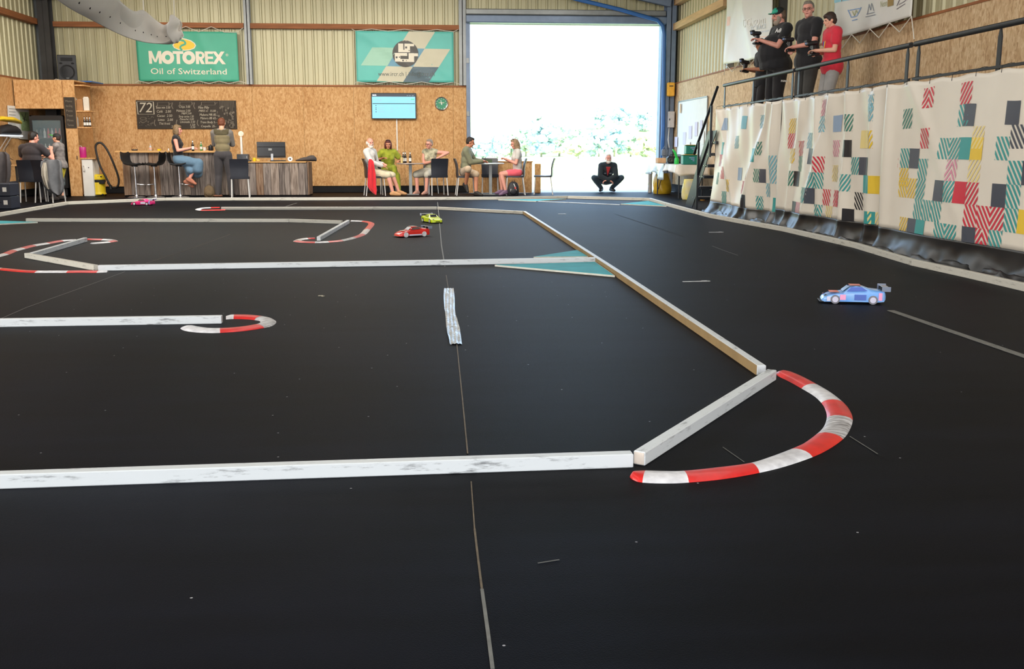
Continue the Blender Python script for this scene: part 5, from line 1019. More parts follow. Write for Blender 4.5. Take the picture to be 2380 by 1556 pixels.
m = MB(); m.tube(cr([Vector((-9.2, 21.3, .76)), Vector((-9.1, 21.5, .79)), Vector((-9.0, 21.6, .77)), Vector((-8.95, 21.7, .6)), Vector((-8.98, 21.8, .3)), Vector((-9.0, 21.9, .02))], 6), .008, 6); tag(m.build('power_cable', BLACK, smooth=True), 'black cable hanging over the edge of the left work table', 'cable')
# stacked dark cases at the left edge
for i in range(2):
    p = G(4, 487); t = thing('equipment_case', ['dark equipment case on the floor at the left edge, lower one', 'dark equipment case at the left edge, upper one'][i], 'case', (p.x-.02, p.y+.25, .002+.235*i), 0, 'stacked dark cases')
    m = MB(); m.box((0, 0, .115), (.36, .4, .23), b=.012); m.build('case', M('navy_case', (30, 36, 50), .5), t, local=True); m = MB(); m.box((.08, -.203, .12), (.07, .004, .08)); m.build('label', LABW, t, local=True); m = MB(); m.tube([(-.12, -.2, .12), (-.12, -.225, .12), (0, -.225, .12), (0, -.2, .12)], .007, 6); m.build('handle', BLACK, t, local=True)
# ---- draped jackets
def drape_cloth(name, label, cat, prof, mat, group=None):
    m = MB(); rr = []; n = 44
    for k, (c, hw, dp, ax) in enumerate(prof):
        c = Vector(c); ax = Vector(ax).normalized(); nn = Vector((-ax.y, ax.x, 0))
        rr.append([c+ax*hw*math.cos(j*2*math.pi/n)+nn*(dp*math.sin(j*2*math.pi/n)+dp*.75*math.sin(j*2*math.pi/n*5+k*.25)*min(1, k/2)) for j in range(n)])
    m.rings(rr); o = m.build(name, mat, smooth=True, sharp=70); return tag(o, label, cat, group)
Y_ = 23.66
def pp(x, y, Y=Y_): return PY(x, y, Y)
RJ = M('red_fleece', (214, 30, 44), .8, .1, 12, sheen=.3); GJ = M('grey_jacket', (98, 99, 102), .8, .12, 14)
drape_cloth('red_jacket', 'red jacket hanging down from the old man\'s chair', 'jacket', [(pp(860.5, 370), .025, .02, (1, .1, 0)), (pp(862, 375), .06, .03, (1, .1, 0)), (pp(863, 388), .075, .035, (1, .1, 0)), (pp(864, 405), .095, .04, (1, .1, 0)), (pp(864.5, 418), .10, .04, (1, .1, 0)), (pp(864.5, 432), .105, .04, (1, .1, 0)), (pp(868, 442), .085, .035, (1, .1, 0)), (pp(871, 449), .045, .03, (1, .1, 0)), (pp(873, 453), .02, .02, (1, .1, 0))], RJ)
Y_ = 21.24
drape_cloth('grey_jacket', 'grey jacket draped over the chair back beside the seated man', 'jacket', [(pp(120, 371, Y_), .13, .035, (1, .2, 0)), (pp(119, 375, Y_), .19, .05, (1, .2, 0)), (pp(119, 386, Y_), .20, .05, (1, .25, 0)), (pp(121, 398, Y_), .19, .06, (1, .2, 0)), (pp(122, 412, Y_), .195, .055, (1, .1, 0)), (pp(124, 426, Y_), .20, .06, (1, .25, 0)), (pp(127, 438, Y_), .175, .055, (1, .2, 0)), (pp(131, 446, Y_), .13, .05, (1, .1, 0)), (pp(136, 453, Y_), .05, .03, (1, .2, 0))], GJ)
o = drape_cloth('lining', None, None, [(pp(104, 378, 21.18), .03, .02, (1, .2, 0)), (pp(103, 392, 21.16), .055, .03, (1, .2, 0)), (pp(104, 408, 21.16), .06, .03, (1, .2, 0)), (pp(109, 428, 21.17), .05, .03, (1, .2, 0)), (pp(113, 440, 21.18), .02, .02, (1, .2, 0))], M('jacket_lining', (168, 160, 146), .8))
gj = bpy.data.objects['grey_jacket']; wm = o.location.copy(); o.parent = gj; o.location = wm-gj.location
drape_cloth('dark_jacket', 'dark jacket hanging on the chair cut by the left edge', 'jacket', [(pp(3, 353, 20.35), .08, .05, (1, 0, 0)), (pp(2, 360, 20.35), .15, .07, (1, 0, 0)), (pp(2, 385, 20.35), .17, .07, (1, 0, 0)), (pp(3, 410, 20.35), .16, .06, (1, 0, 0)), (pp(4, 430, 20.35), .12, .05, (1, 0, 0))], M('taupe_jacket', (70, 64, 64), .85, .15, 12))
# ================================================================== HANGING WHITE FABRIC TROUGH, UPPER LEFT
fab = thing('fabric_trough', 'white sagging fabric trough with black slots hanging under the roof at upper left', 'fabric', (-4.4, 13, 2.6))
PTS = [((100, -60), (340, -75), 11.5), ((190, -5), (300, 0), 12.5), ((240, 30), (320, 18), 13.2), ((300, 62), (360, 30), 14.0), ((340, 78), (400, 52), 14.6), ((375, 85), (420, 56), 15.0), ((400, 80), (428, 46), 15.3)]
def trough(u, v):                                    # u along, v from lower front lip (0) round the belly to the back lip (1)
    x = u*(len(TR)-1); i = min(int(x), len(TR)-2); f = x-i; a = TR[i].lerp(TR[i+1], f); b = TB[i].lerp(TB[i+1], f)
    sag = .16*math.sin(math.pi*v)*(1-.3*u); wv = .025*math.sin(u*30+v*2)*math.sin(math.pi*v)
    p = a.lerp(b, v); return p+Vector((.05*math.sin(math.pi*v), .55*math.sin(math.pi*(v-.5)*.9)+.0, -sag+wv))
Yt = [11.0, 12.0, 12.8, 13.5, 14.1, 14.6, 15.0, 15.2]
low_ = [(70, -50), (150, 12), (210, 45), (265, 74), (310, 92), (350, 100), (385, 99), (412, 84)]
top_ = [(190, -90), (240, -40), (285, 8), (312, 26), (334, 24), (362, 47), (384, 58), (400, 40)]
TR = [PY(x, y, Y) for (x, y), Y in zip(low_, Yt)]; TB = [PY(x, y, Y+.55) for (x, y), Y in zip(top_, Yt)]
TR = cr(TR, 4); TB = cr(TB, 4)
def trough(u, v):
    x = u*(len(TR)-1); i = min(int(x), len(TR)-2); f = x-i; a = TR[i].lerp(TR[i+1], f); b = TB[i].lerp(TB[i+1], f); p = a.lerp(b, v)
    bl = math.sin(math.pi*v); return p+Vector((0, -.10*bl+.012*math.sin(u*34+5*v)*bl, -.05*bl+.008*math.sin(u*23)*bl))
FABM = M('white_hanging_fabric', (244, 238, 230), .85, .03, 4)
_t = FABM.node_tree; _tr = _t.nodes.new('ShaderNodeBsdfTranslucent'); _tr.inputs['Color'].default_value = (.9, .86, .8, 1); _mx = _t.nodes.new('ShaderNodeMixShader'); _mx.inputs[0].default_value = .2
_o = _t.nodes['Material Output']; _t.links.new(_t.nodes['Principled BSDF'].outputs[0], _mx.inputs[1]); _t.links.new(_tr.outputs[0], _mx.inputs[2]); _t.links.new(_mx.outputs[0], _o.inputs['Surface'])
m = MB(); m.grid(trough, 80, 20); m.build('front_cloth', FABM, fab, smooth=True, solid=.006)
def trback(u, v):
    a = trough(u, 0); b = trough(u, 1); return a.lerp(b, v)+Vector((0, .5*math.sin(math.pi*v)+.02, -.06*math.sin(math.pi*v)))
m = MB(); m.grid(trback, 60, 12); m.build('back_cloth', FABM, fab, smooth=True, solid=.006)
e0 = PY(402, 62, 15.2)
m = MB(); rr = []
for k in range(11):
    s = k/10; c = Vector((TR[-1].lerp(PY(424, 55, 15.3), s*.9)).to_tuple()); r = .34*(1-s*.45); c = c.lerp(PY(414, 64, 15.25), .5)
    rr.append([PY(402+16*s, 69-7*s, 15.2+.1*s)+Vector((.02*math.sin(q*3), .30*math.cos(q)*(1-.75*s**2), .19*math.sin(q)*(1-.55*s**2)*(1+.07*math.sin(q*6+k)))) for q in [j*math.pi/14 for j in range(28)]])
m.rings(rr, caps=False); m.build('gathered_end', FABM, fab, smooth=True, solid=.006)
SL = M('slot_black', (20, 18, 18), .9)
for (x, y) in ((185, 4), (209, 17), (233, 27), (256, 39), (280, 52), (314, 70), (333, 74), (350.5, 80), (365, 84), (386, 85)):
    u = min(max((x-70)/342, 0), 1)
    best = min(((abs(proj_[0]-x)+abs(proj_[1]-y)), uu, vv) for uu in [i/160 for i in range(161)] for vv in [j/30 for j in range(3, 30)] for proj_ in [(lambda p: (CX+F_*((p-C0).dot(CR))/((p-C0).dot(CF)), CY-F_*((p-C0).dot(CU))/((p-C0).dot(CF))))(trough(uu, vv))])
    p = trough(best[1], best[2]); q = trough(min(best[1]+.006, 1), best[2]-.035)
    m = MB(); m.tube([p+Vector((0, -.007, 0)), q+Vector((0, -.007, 0))], .010, 6); m.build('slot', SL, fab)
for (x, y, Y_, x2) in ((334, 24, 14.65, 333), (405, 42, 15.3, 412), (214, -20, 12.2, 214)):
    a = PY(x, y, Y_); m = MB(); m.tube([a, Vector((PY(x2, -40, Y_).x, Y_, 5.0))], .008, 6); m.build('hanging_rope', ROPE, fab)
# ================================================================== PEOPLE
SK = {'fair': M('skin_fair', (226, 168, 140), .5, .05, 14), 'tan': M('skin_tan', (196, 130, 98), .5, .06, 14), 'pink': M('skin_pink', (224, 156, 136), .5, .05, 14)}
EYE = M('eye_dark', (40, 28, 24), .3); LIP = M('lip', (168, 84, 76), .5)
def ik(a, t, l1, l2, hint):
    a, t = Vector(a), Vector(t); d = t-a; L = d.length; mx = (l1+l2)*.995
    if L > mx: t = a+d*(mx/L); d = t-a; L = mx
    x = (l1*l1-l2*l2+L*L)/(2*L); y = math.sqrt(max(0, l1*l1-x*x)); dn = d.normalized(); h = Vector(hint); h = (h-dn*h.dot(dn)).normalized()
    return a+dn*x+h*y, t
def person(label, loc, rz, h=1.75, pz=.93, lean=0, side=0, twist=0, hy=0, hp=0, roll=0, wr=None, wl=None, er=(.6, -.6, -.6), el=(-.6, -.6, -.6), ar=(.1, 0, .08), al=(-.1, 0, .08), kr=(.1, 1, 0), kl=(-.1, 1, 0), fr=0, fl=0, fpr=0, fpl=0,
           b=1.0, belly=0, fem=False, skin='fair', top=None, sleeve=.5, topx=.014, bottom=None, leg=1.0, botx=.014, shoes=None, hair=None, hairm=None, beard=None, cap=None, glasses=False, curl=1.1, hem=None, bs=1.0, hr=None, hl=None, skirt=None, name='person', extra=None):
    s = h/1.75; t = thing(name, label, 'person', loc, rz); S_ = SK[skin]
    RT = Matrix.Rotation(D(twist), 3, 'Z') @ Matrix.Rotation(D(side), 3, 'Y') @ Matrix.Rotation(D(-lean), 3, 'X')
    r, f, u = RT @ Vector((1, 0, 0)), RT @ Vector((0, 1, 0)), RT @ Vector((0, 0, 1))
    Rz = Matrix.Rotation(-rz, 3, 'Z')
    wr, wl, ar, al = [(Rz @ Vector(q[:3])) if q is not None and len(q) == 4 else q for q in (wr, wl, ar, al)]
    pel = Vector((0, 0, pz)); nb = pel+u*.535*s
    Rh = Matrix.Rotation(D(twist*.6+hy), 3, 'Z') @ Matrix.Rotation(D(roll), 3, 'Y') @ Matrix.Rotation(D(-hp-lean*.25), 3, 'X')
    hr_, hf, hu = Rh @ Vector((1, 0, 0)), Rh @ Vector((0, 1, 0)), Rh @ Vector((0, 0, 1))
    hc = nb + u*.06*s + hu*.085*s + hf*.025*s + f*.012*s
    HX = Matrix((hr_, hf, hu)).transposed(); TX_ = Matrix((r, f, u)).transposed()
    sw = .175*s*(b if not fem else b*.9)
    prim = []
    def C_(tag_, a, b_, ra, rb): prim.append(('c', tag_, Vector(a), Vector(b_), ra*s, rb*s))
    def E_(tag_, c, rad, ax=TX_): prim.append(('e', tag_, Vector(c), tuple(q*s for q in rad), ax))
    E_('hip', pel, (.155*b, .115+.02*belly, .11)); E_('torso', pel+u*.13*s+f*(.0+.05*belly)*s, (.142*b+.02*belly, .10+.07*belly, .13+.05*belly)); E_('torso', pel+u*.27*s+f*.03*belly*s, ((.138 if fem else .15)*b+.01*belly, .10+.05*belly, .14)); E_('torso', pel+u*.40*s, ((.142 if fem else .16)*b, .108, .12))
    if fem: E_('torso', pel+u*.345*s+f*.07*s+r*.065*s, (.06, .055, .06)); E_('torso', pel+u*.345*s+f*.07*s-r*.065*s, (.06, .055, .06))
    C_('torso', nb-u*.05*s+r*sw*.9, nb-u*.05*s-r*sw*.9, .058, .058); C_('torso', nb-u*.03*s+r*.08*s, nb-u*.03*s-r*.08*s, .055, .055); C_('neck', nb-u*.03*s, hc-hu*.06*s-hf*.02*s, .06 if not fem else .05, .052 if not fem else .044)
    E_('head', hc+hu*.025*s-hf*.005*s, (.074, .092, .094), HX); E_('head', hc-hu*.045*s+hf*.022*s, (.054, .066, .066), HX); E_('head', hc-hu*.092*s+hf*.062*s, (.022, .02, .02), HX)
    C_('head', hc+hu*.012*s+hf*.088*s, hc-hu*.024*s+hf*.104*s, .009, .014)
    for q in (-1, 1): E_('head', hc+hr_*.074*s*q-hu*.002*s, (.010, .020, .032), HX); E_('head', hc+hr_*.034*s*q-hu*.03*s+hf*.062*s, (.022, .022, .02), HX)
    E_('head', hc+hu*.026*s+hf*.078*s, (.045, .014, .012), HX)
    if beard: pass
    J = {}
    for q, w_, e_, hd in ((1, wr, er, hr), (-1, wl, el, hl)):
        sh = nb-u*.06*s+r*sw*q; w_ = Vector(w_) if w_ else sh+Vector((.08*q, .05, -.52*s)); el_, w2 = ik(sh, w_, .285*s, .26*s, e_)
        C_('uarm', sh, sh.lerp(el_, .5), .052, .046); C_('uarm2', sh.lerp(el_, .5), el_, .046, .039); C_('farm', el_, el_.lerp(w2, .4), .040, .038); C_('farm', el_.lerp(w2, .4), w2, .037, .026)
        d = (Vector(hd) if hd else (w2-el_)).normalized(); J['e%d' % q] = el_; J['w%d' % q] = w2
        up_ = Vector((0, 0, 1)) if abs(d.z) < .85 else f; side_ = d.cross(up_).normalized(); pn = side_.cross(d).normalized()   # side_ across knuckles, pn = back of hand
        k_ = q; C_('hand', w2, w2+d*.035*s, .026, .028); prim.append(('e', 'hand', w2+d*.055*s, (.040*s, .048*s, .017*s), Matrix((side_, d, pn)).transposed()))
        for i, (off, ln) in enumerate(((-.030, .9), (-.010, 1.0), (.011, .95), (.030, .76))):
            p = w2+d*.088*s+side_*off*s; a_ = curl*.55+.06*i; seg = (.040*ln, .026*ln, .020*ln); dd = d
            for j, sl in enumerate(seg):
                ang = a_*(j*.75+.35); dd = d*math.cos(ang)-pn*math.sin(ang); p2 = p+dd*sl*s; C_('hand', p, p2, .0088-.0008*j, .0082-.0008*j); p = p2
        p = w2+d*.025*s-side_*.034*s*k_; dd = (d*.75-side_*.55*k_-pn*.3).normalized(); p2 = p+dd*.042*s; C_('hand', p, p2, .0115, .010); dd = (d*.95-pn*.35-side_*.05*k_).normalized(); p3 = p2+dd*.03*s; C_('hand', p2, p3, .0098, .0088); C_('hand', p3, p3+dd*.02*s, .0088, .008)
    for q, an, kh, yaw, fp in ((1, ar, kr, fr, fpr), (-1, al, kl, fl, fpl)):
        hp_ = pel-u*.02*s+r*.088*s*q*b; kn, a2 = ik(hp_, an, .43*s, .415*s, kh)
        C_('thigh', hp_, hp_.lerp(kn, .55), .088, .074); C_('thigh2', hp_.lerp(kn, .55), kn, .074, .056); C_('calf', kn, kn.lerp(a2, .3), .054, .056); C_('calf', kn.lerp(a2, .3), a2, .055, .036)
        fd = Vector((math.sin(D(-yaw)), math.cos(D(-yaw)), 0))*math.cos(D(fp))+Vector((0, 0, math.sin(D(fp)))); fu = Vector((0, 0, 1)) if abs(fd.z) < .8 else -f
        fu = (fu-fd*fu.dot(fd)).normalized()
        hl_ = a2-fd*.035*s-fu*.035*s; C_('foot', a2, hl_, .036, .034); C_('foot', hl_, a2+fd*.11*s-fu*.047*s, .036, .030); C_('foot', a2+fd*.11*s-fu*.047*s, a2+fd*.165*s-fu*.052*s, .032, .024); C_('foot', a2, a2+fd*.10*s-fu*.03*s, .036, .03)
    def emit(mb, tags, inf):
        for p in prim:
            if p[1] not in tags: continue
            if p[0] == 'c': mb.cap(p[2], p[3], p[4]+inf, p[5]+inf, 12)
            else: mb.ell(p[2], tuple(q+inf for q in p[3]), p[4])
    def part(nm, tags, inf, mat, vox, it, dec=None, more=None):
        mb = MB(); emit(mb, tags, inf)
        if more: more(mb)
        o = mb.build(nm, mat, t, local=True); return remesh(o, vox, it, .5, dec)
    allt = ('hip', 'torso', 'neck', 'head', 'uarm', 'uarm2', 'farm', 'hand', 'thigh', 'thigh2', 'calf', 'foot')
    part('body', allt, 0, S_, .0065, 2, .45)
    if top:
        tags = ['torso', 'hip'] + (['uarm'] if sleeve >= .4 else []) + (['uarm2', 'farm'] if sleeve >= .9 else [])
        def neckline(mb):
            mb.cap(nb-u*.06*s, nb-u*.005*s, .07*s+topx*.3, .064*s+topx*.3)
            if hem: mb.ell(pel-u*.03*s+f*.02*belly*s, (.178*s*b+topx+.012, (.132+.05*belly)*s+topx+.008, .20*s), TX_)
        so = part('shirt', tags, topx, top, .012, 9, .6, neckline)
        if hem:
            for v_ in so.data.vertices:
                if v_.co.z < hem and abs(v_.co.x) < .3: v_.co.z = hem+.006*math.sin(v_.co.x*40)
    if bottom:
        tags = ['hip', 'thigh'] + (['thigh2'] if leg >= .45 else []) + (['calf'] if leg >= .9 else [])
        o = part('trousers' if leg >= .9 else 'shorts', tags, botx, bottom, .012, 4, .6)
    if skirt:
        mb = MB(); skirt[1](mb, prim, s); o = mb.build('skirt', skirt[0], t, local=True); remesh(o, .013, 6, .5, .6)
    if shoes: part('shoes', ['foot'], .009, shoes, .009, 2, .6)
    mb = MB()
    for q in (-1, 1): mb.ell(hc+hr_*.031*s*q+hf*.086*s+hu*.006*s, (.013*s, .008*s, .007*s), HX, 8, 5)
    mb.build('eyes', EYE, t, local=True, smooth=True)
    mb = MB(); mb.ell(hc+hf*.087*s-hu*.058*s, (.022*s, .007*s, .006*s), HX, 10, 5); mb.build('mouth', LIP, t, local=True, smooth=True)
    if hairm:
        def hh(mb):
            E = lambda c, rad: mb.ell(hc+hr_*c[0]*s+hf*c[1]*s+hu*c[2]*s, tuple(x*s for x in rad), HX)
            if hair in ('short', 'bob', 'long', 'curly', 'tail'): E((0, -.020, .038), (.083, .088, .092))
            if hair == 'mop': E((0, -.012, .04), (.088, .096, .096)); E((0, .03, .07), (.07, .07, .045)); E((0, -.05, -.01), (.08, .06, .07))
            if hair == 'short': E((0, -.045, .0), (.078, .058, .065)); E((0, .02, .09), (.06, .062, .035))
            if hair == 'bob':
                E((0, .035, .075), (.066, .058, .04))
                for q in (-1, 1): E((.07*q, -.005, -.03), (.03, .055, .11))
                E((0, -.05, -.04), (.08, .055, .10))
            if hair in ('long', 'curly'):
                k = 1.0 if hair == 'long' else 1.18
                for q in (-1, 1): E((.068*q, -.015, -.03), (.035*k, .058*k, .12)); E((.075*q, -.03, -.13), (.04*k, .05*k, .08))
                E((0, -.06, -.05), (.085*k, .055*k, .15)); E((0, .03, .085), (.064, .055, .036))
            if hair == 'tail': E((0, .03, .08), (.064, .055, .036)); E((0, -.105, .0), (.03, .035, .06))
            if hair == 'fringe': E((0, -.05, .0), (.083, .05, .07)); [E((.072*q, -.02, -.0), (.018, .05, .045)) for q in (-1, 1)]
        mb = MB(); hh(mb); o = mb.build('hair', hairm, t, local=True); remesh(o, .009, 2, .5, .6)
        if hair in ('curly', 'long', 'mop', 'short'):
            rng = random.Random(len(label)); 
            for v_ in o.data.vertices:
                n_ = mnoise.noise(v_.co*(38 if hair == 'curly' else 60)); v_.co += v_.normal*n_*(.012 if hair == 'curly' else .004)*s
    if beard:
        mb = MB(); mb.ell(hc-hu*.085*s+hf*.045*s, (.05*s, .052*s, .048*s), HX); mb.ell(hc-hu*.036*s+hf*.083*s, (.032*s, .018*s, .010*s), HX)
        for q in (-1, 1): mb.ell(hc-hu*.04*s+hr_*.055*s*q+hf*.03*s, (.016*s, .035*s, .05*s), HX)
        o = mb.build('beard', beard, t, local=True); remesh(o, .008, 1, .5, .6)
    if glasses:
        mb = MB()
        for q in (-1, 1):
            c = hc+hr_*.033*s*q+hf*.104*s+hu*.004*s; mb.tube([c+hr_*.027*s*math.cos(a)+hu*.017*s*math.sin(a) for a in [k*math.pi/8 for k in range(16)]], .0025*s, 5, closed=True); mb.tube([c+hr_*.026*s*q, hc+hr_*.083*s*q+hf*.02*s+hu*.012*s], .0022*s, 5)
        mb.tube([hc+hr_*.008*s+hf*.106*s+hu*.008*s, hc-hr_*.008*s+hf*.106*s+hu*.008*s], .0022*s, 5); mb.build('glasses', BLACK, t, local=True)
    if cap:
        cm, bm_, rev = cap; sg = -1 if rev else 1
        mb = MB(); mb.ell(hc+hu*.055*s-hf*.004*s, (.083*s, .102*s, .075*s), HX, 20, 10); mb.lathe([(.083*s, 0), (.086*s, .012*s), (.083*s, .026*s)], hc+hu*.04*s, 20, HX); mb.build('cap_crown', cm, t, local=True, smooth=True)
        if not rev and cm is not bm_ and bs == 1.0:
            mb = MB(); mb.ell(hc+hu*.055*s-hf*.002*s, (.0855*s, .1045*s, .0775*s), HX, 28, 14); mb.f = [q for q in mb.f if all((mb.v[i]-hc).dot(hf) > .034*s and (mb.v[i]-hc).dot(hu) > .045*s for i in q)]; mb.build('cap_front', bm_, t, local=True, smooth=True)
        mb = MB(); rr = []
        for k in range(7):
            a = -1.1+2.2*k/6; p0 = hc+hu*.052*s+hf*sg*.085*s*math.cos(a)+hr_*.078*s*math.sin(a); p1 = hc+hu*(.036+.022*math.cos(a))*s+hf*sg*(.085+.075*bs)*s*(.35+.65*math.cos(a))+hu*.05*(bs-1)*s+hr_*.074*s*math.sin(a)
            rr.append([p0, p1, p1-hu*.006*s, p0-hu*.006*s])
        mb.rings(rr); mb.build('cap_brim', bm_, t, local=True, smooth=True, sharp=50)
    t['_'] = 0; del t['_']
    if extra: extra(t, dict(s=s, hc=hc, hf=hf, hu=hu, hr=hr_, nb=nb, u=u, f=f, r=r, pel=pel, J=J, TX=TX_, HX=HX, b=b))
    return t, J
def world(t, p): return Matrix.LocRotScale(t.location, t.rotation_euler, None) @ Vector(p)
FB = lambda n, c, **k: M(n, c, .85, .1, 10, bump=.15, sheen=.15, **k)
# --- woman on the bar stool, facing right
def skirt_bar(mb, prim, s):
    for p in prim:
        if p[1] in ('hip',): mb.ell(p[2], tuple(q+.03 for q in p[3]), p[4])
        if p[1] in ('thigh', 'thigh2'): mb.cap(p[2], p[3], p[4]+.035, p[5]+.05)
    kn = [p[2] for p in prim if p[1] == 'calf'][::2]
    c = (kn[0]+kn[1])/2
    for k_ in kn: mb.cap(k_+Vector((0, .03, 0)), k_+Vector((0, .0, -.14)), .11, .12); mb.cap(c+Vector((0, -.22, 0)), k_+Vector((0, -.16, -.17)), .10, .09)
x = gx(421, 23.47)
t, J = person('woman in black top and denim skirt sitting on a bar stool with a bottle', (x, 23.47, 0), D(-86), 1.68, pz=.86, lean=-4, hy=0, hp=6, wr=(.10, .25, 1.10), wl=(-.06, .28, 1.10), er=(.3, -.2, -1), el=(-.3, -.2, -1), ar=(.08, .22, .42), al=(-.02, .15, .36), kr=(0, 1, .2), kl=(0, 1, .2), fpr=-25, fpl=-30,
             fem=True, skin='pink', top=FB('black_knit', (26, 24, 28)), sleeve=0, bottom=None, skirt=(FB('denim', (92, 120, 142)), skirt_bar), shoes=M('tan_shoe', (176, 110, 84), .6), hair='bob', hairm=M('dark_blond_hair', (124, 100, 70), .6, .35, 40, bump=.4), curl=1.4)
p = world(t, J['w1']); q = p+Vector((.09, -.01, -.03)); bottle('dark bottle held in the hand of the woman on the bar stool', q.x, q.y, q.z-.03, GLB, .24, .029)
# --- man standing at the bar, back to us
def vest(t, k):
    mb = MB(); s = k['s']; TXm = k['TX']
    mb.ell(k['pel']+k['u']*.44*s, (.172*s, .13*s, .07*s), TXm); mb.cap(k['nb']-k['u']*.045*s+k['r']*.13*s, k['nb']-k['u']*.045*s-k['r']*.13*s, .078*s, .078*s)
    o = mb.build('vest_yoke', FB('dark_olive', (74, 66, 42)), t, local=True); remesh(o, .012, 3)
    mb = MB(); mb.lathe([(.066*s, 0), (.068*s, .03), (.06*s, .045)], k['nb']-k['u']*.005, 16, TXm); mb.build('collar', FB('beige_collar', (196, 164, 130)), t, local=True, smooth=True)
def over(t, k): pass
def vest_all(t, k):
    s = k['s']; mb = MB(); b = k['b']; T = k['TX']
    mb.ell(k['pel'], (.178*s, .14*s, .12*s), T); mb.ell(k['pel']+k['u']*.15*s, (.17*s, .135*s, .15*s), T); mb.ell(k['pel']+k['u']*.30*s, (.178*s, .13*s, .15*s), T); mb.ell(k['pel']+k['u']*.38*s, (.184*s, .132*s, .12*s), T)
    o = mb.build('vest', FB('khaki_vest', (124, 112, 82)), t, local=True); remesh(o, .013, 3); vest(t, k)
person('man in olive vest and dark trousers standing at the bar with his back to us', (gx(523, 23.6), 23.6, 0), D(2), 1.80, pz=.96, hp=8, wr=(-.02, .24, 1.22), wl=(.02, .27, 1.18), er=(.8, -.2, -.5), el=(-.8, -.2, -.5), ar=(.15, 0, .08), al=(-.15, .0, .08), fr=-14, fl=14, b=1.06,
       top=FB('grey_shirt', (118, 112, 106)), sleeve=1, bottom=FB('dark_grey_trousers', (62, 58, 60)), botx=.026, shoes=M('dark_shoe', (48, 42, 40), .6), hair='short', hairm=M('auburn_hair', (110, 58, 32), .6, .3, 40, bump=.4), extra=vest_all)
# --- man seated at the left, back to us, and the boy with the green cap
person('man in dark shirt sitting at the left with his back to us, arm raised', (gx(77, 21.6), 21.66, 0), D(-12), 1.86, pz=.60, lean=6, hy=-30, hp=8, wr=(.24, .36, 1.06), wl=(-.14, .38, .86), er=(.5, -.1, -.8), el=(-.5, 0, -.8), ar=(.14, .44, .08), al=(-.12, .42, .08), kr=(.05, .4, 1), kl=(0, .4, 1), b=1.16,
       top=FB('charcoal_tee', (46, 40, 44)), sleeve=.5, topx=.024, bottom=FB('black_trousers', (26, 26, 30)), shoes=M('dark_shoe'), hair='short', hairm=M('black_hair', (26, 20, 18), .55, .3, 40, bump=.4), skin='pink')
GCAP = M('lime_green_brim', (70, 190, 60), .6); BCAP = M('black_cap', (30, 34, 34), .7)
person('boy with green and black cap and yellow shorts facing left by the fridge', (gx(147, 22.45), 22.45, 0), D(84), 1.42, pz=.76, lean=2, hy=2, hp=-4, wr=(.12, .34, .92), wl=(-.12, .36, .94), er=(.3, -.3, -1), el=(-.3, -.3, -1), fem=False, ar=(.09, .06, .075), al=(-.09, -.05, .075),
       hem=.68, top=FB('grey_patterned_tee', (146, 138, 134), col2=(96, 90, 88)), sleeve=.5, topx=.02, bottom=FB('yellow_shorts', (222, 204, 60)), leg=.5, botx=.025, shoes=M('dark_sneaker', (60, 54, 52), .6), hair='short', hairm=M('dark_brown_hair', (56, 38, 28), .6, .3, 40, bump=.4), cap=(BCAP, GCAP, False), bs=1.7)
# --- first cafe table
WH = FB('white_shirt', (212, 208, 202)); KH = FB('khaki_shirt', (122, 122, 96)); BE = FB('beige_shorts', (192, 168, 140)); CRM = FB('cream_shorts', (208, 196, 166))
def scarf(t, k):
    mb = MB(); s = k['s']; mb.tube([k['nb']+k['r']*.06*s+k['u']*.02*s, k['nb']+k['f']*.11*s-k['u']*.12*s+k['r']*.03, k['nb']+k['f']*.13*s-k['u']*.28*s+k['r']*.01], .018, 8); mb.tube([k['nb']-k['r']*.06*s+k['u']*.02*s, k['nb']+k['f']*.11*s-k['u']*.12*s-k['r']*.03, k['nb']+k['f']*.13*s-k['u']*.26*s], .018, 8)
    mb.build('scarf', FB('grey_scarf', (150, 140, 130)), t, local=True, smooth=True)
person('white-haired old man in white shirt and cream shorts turning towards us', (gx(868, 24.0), 24.0, 0), D(-100), 1.74, pz=.55, lean=-8, side=0, twist=-18, hy=-38, hp=2, wr=(.10, .24, .70), wl=(-.08, .22, .74), er=(.7, -.6, -.4), el=(-.7, -.5, -.4), ar=(.14, .50, .08), al=(-.06, .60, .09), kr=(.1, .3, 1), kl=(0, .3, 1), fr=8, fl=12,
       top=WH, sleeve=1, topx=.022, bottom=CRM, leg=.5, botx=.026, shoes=M('tan_boot', (196, 146, 98), .6), skin='pink', hair='fringe', hairm=M('white_hair', (226, 216, 204), .7, .1, 40, bump=.4), beard=M('white_beard', (232, 222, 208), .8, .06, 40), extra=scarf)
def vneck(t, k):
    mb = MB(); s = k['s']; a = k['nb']; mb.tube([a+k['r']*.07*s+k['u']*.01, a+k['f']*.115*s-k['u']*.17*s, a-k['r']*.07*s+k['u']*.01], .008, 6); mb.build('neck_trim', FB('blue_trim', (80, 130, 140)), t, local=True)
    mb = MB()
    for q in (-1, 1): mb.ell(k['hc']+k['hu']*.112*s+k['hf']*.045*s+k['hr']*.03*q, (.028, .02, .012), k['HX'])
    mb.build('sunglasses', BLACK, t, local=True, smooth=True)
LIME = FB('lime_blouse', (160, 166, 44), col2=(126, 136, 28))
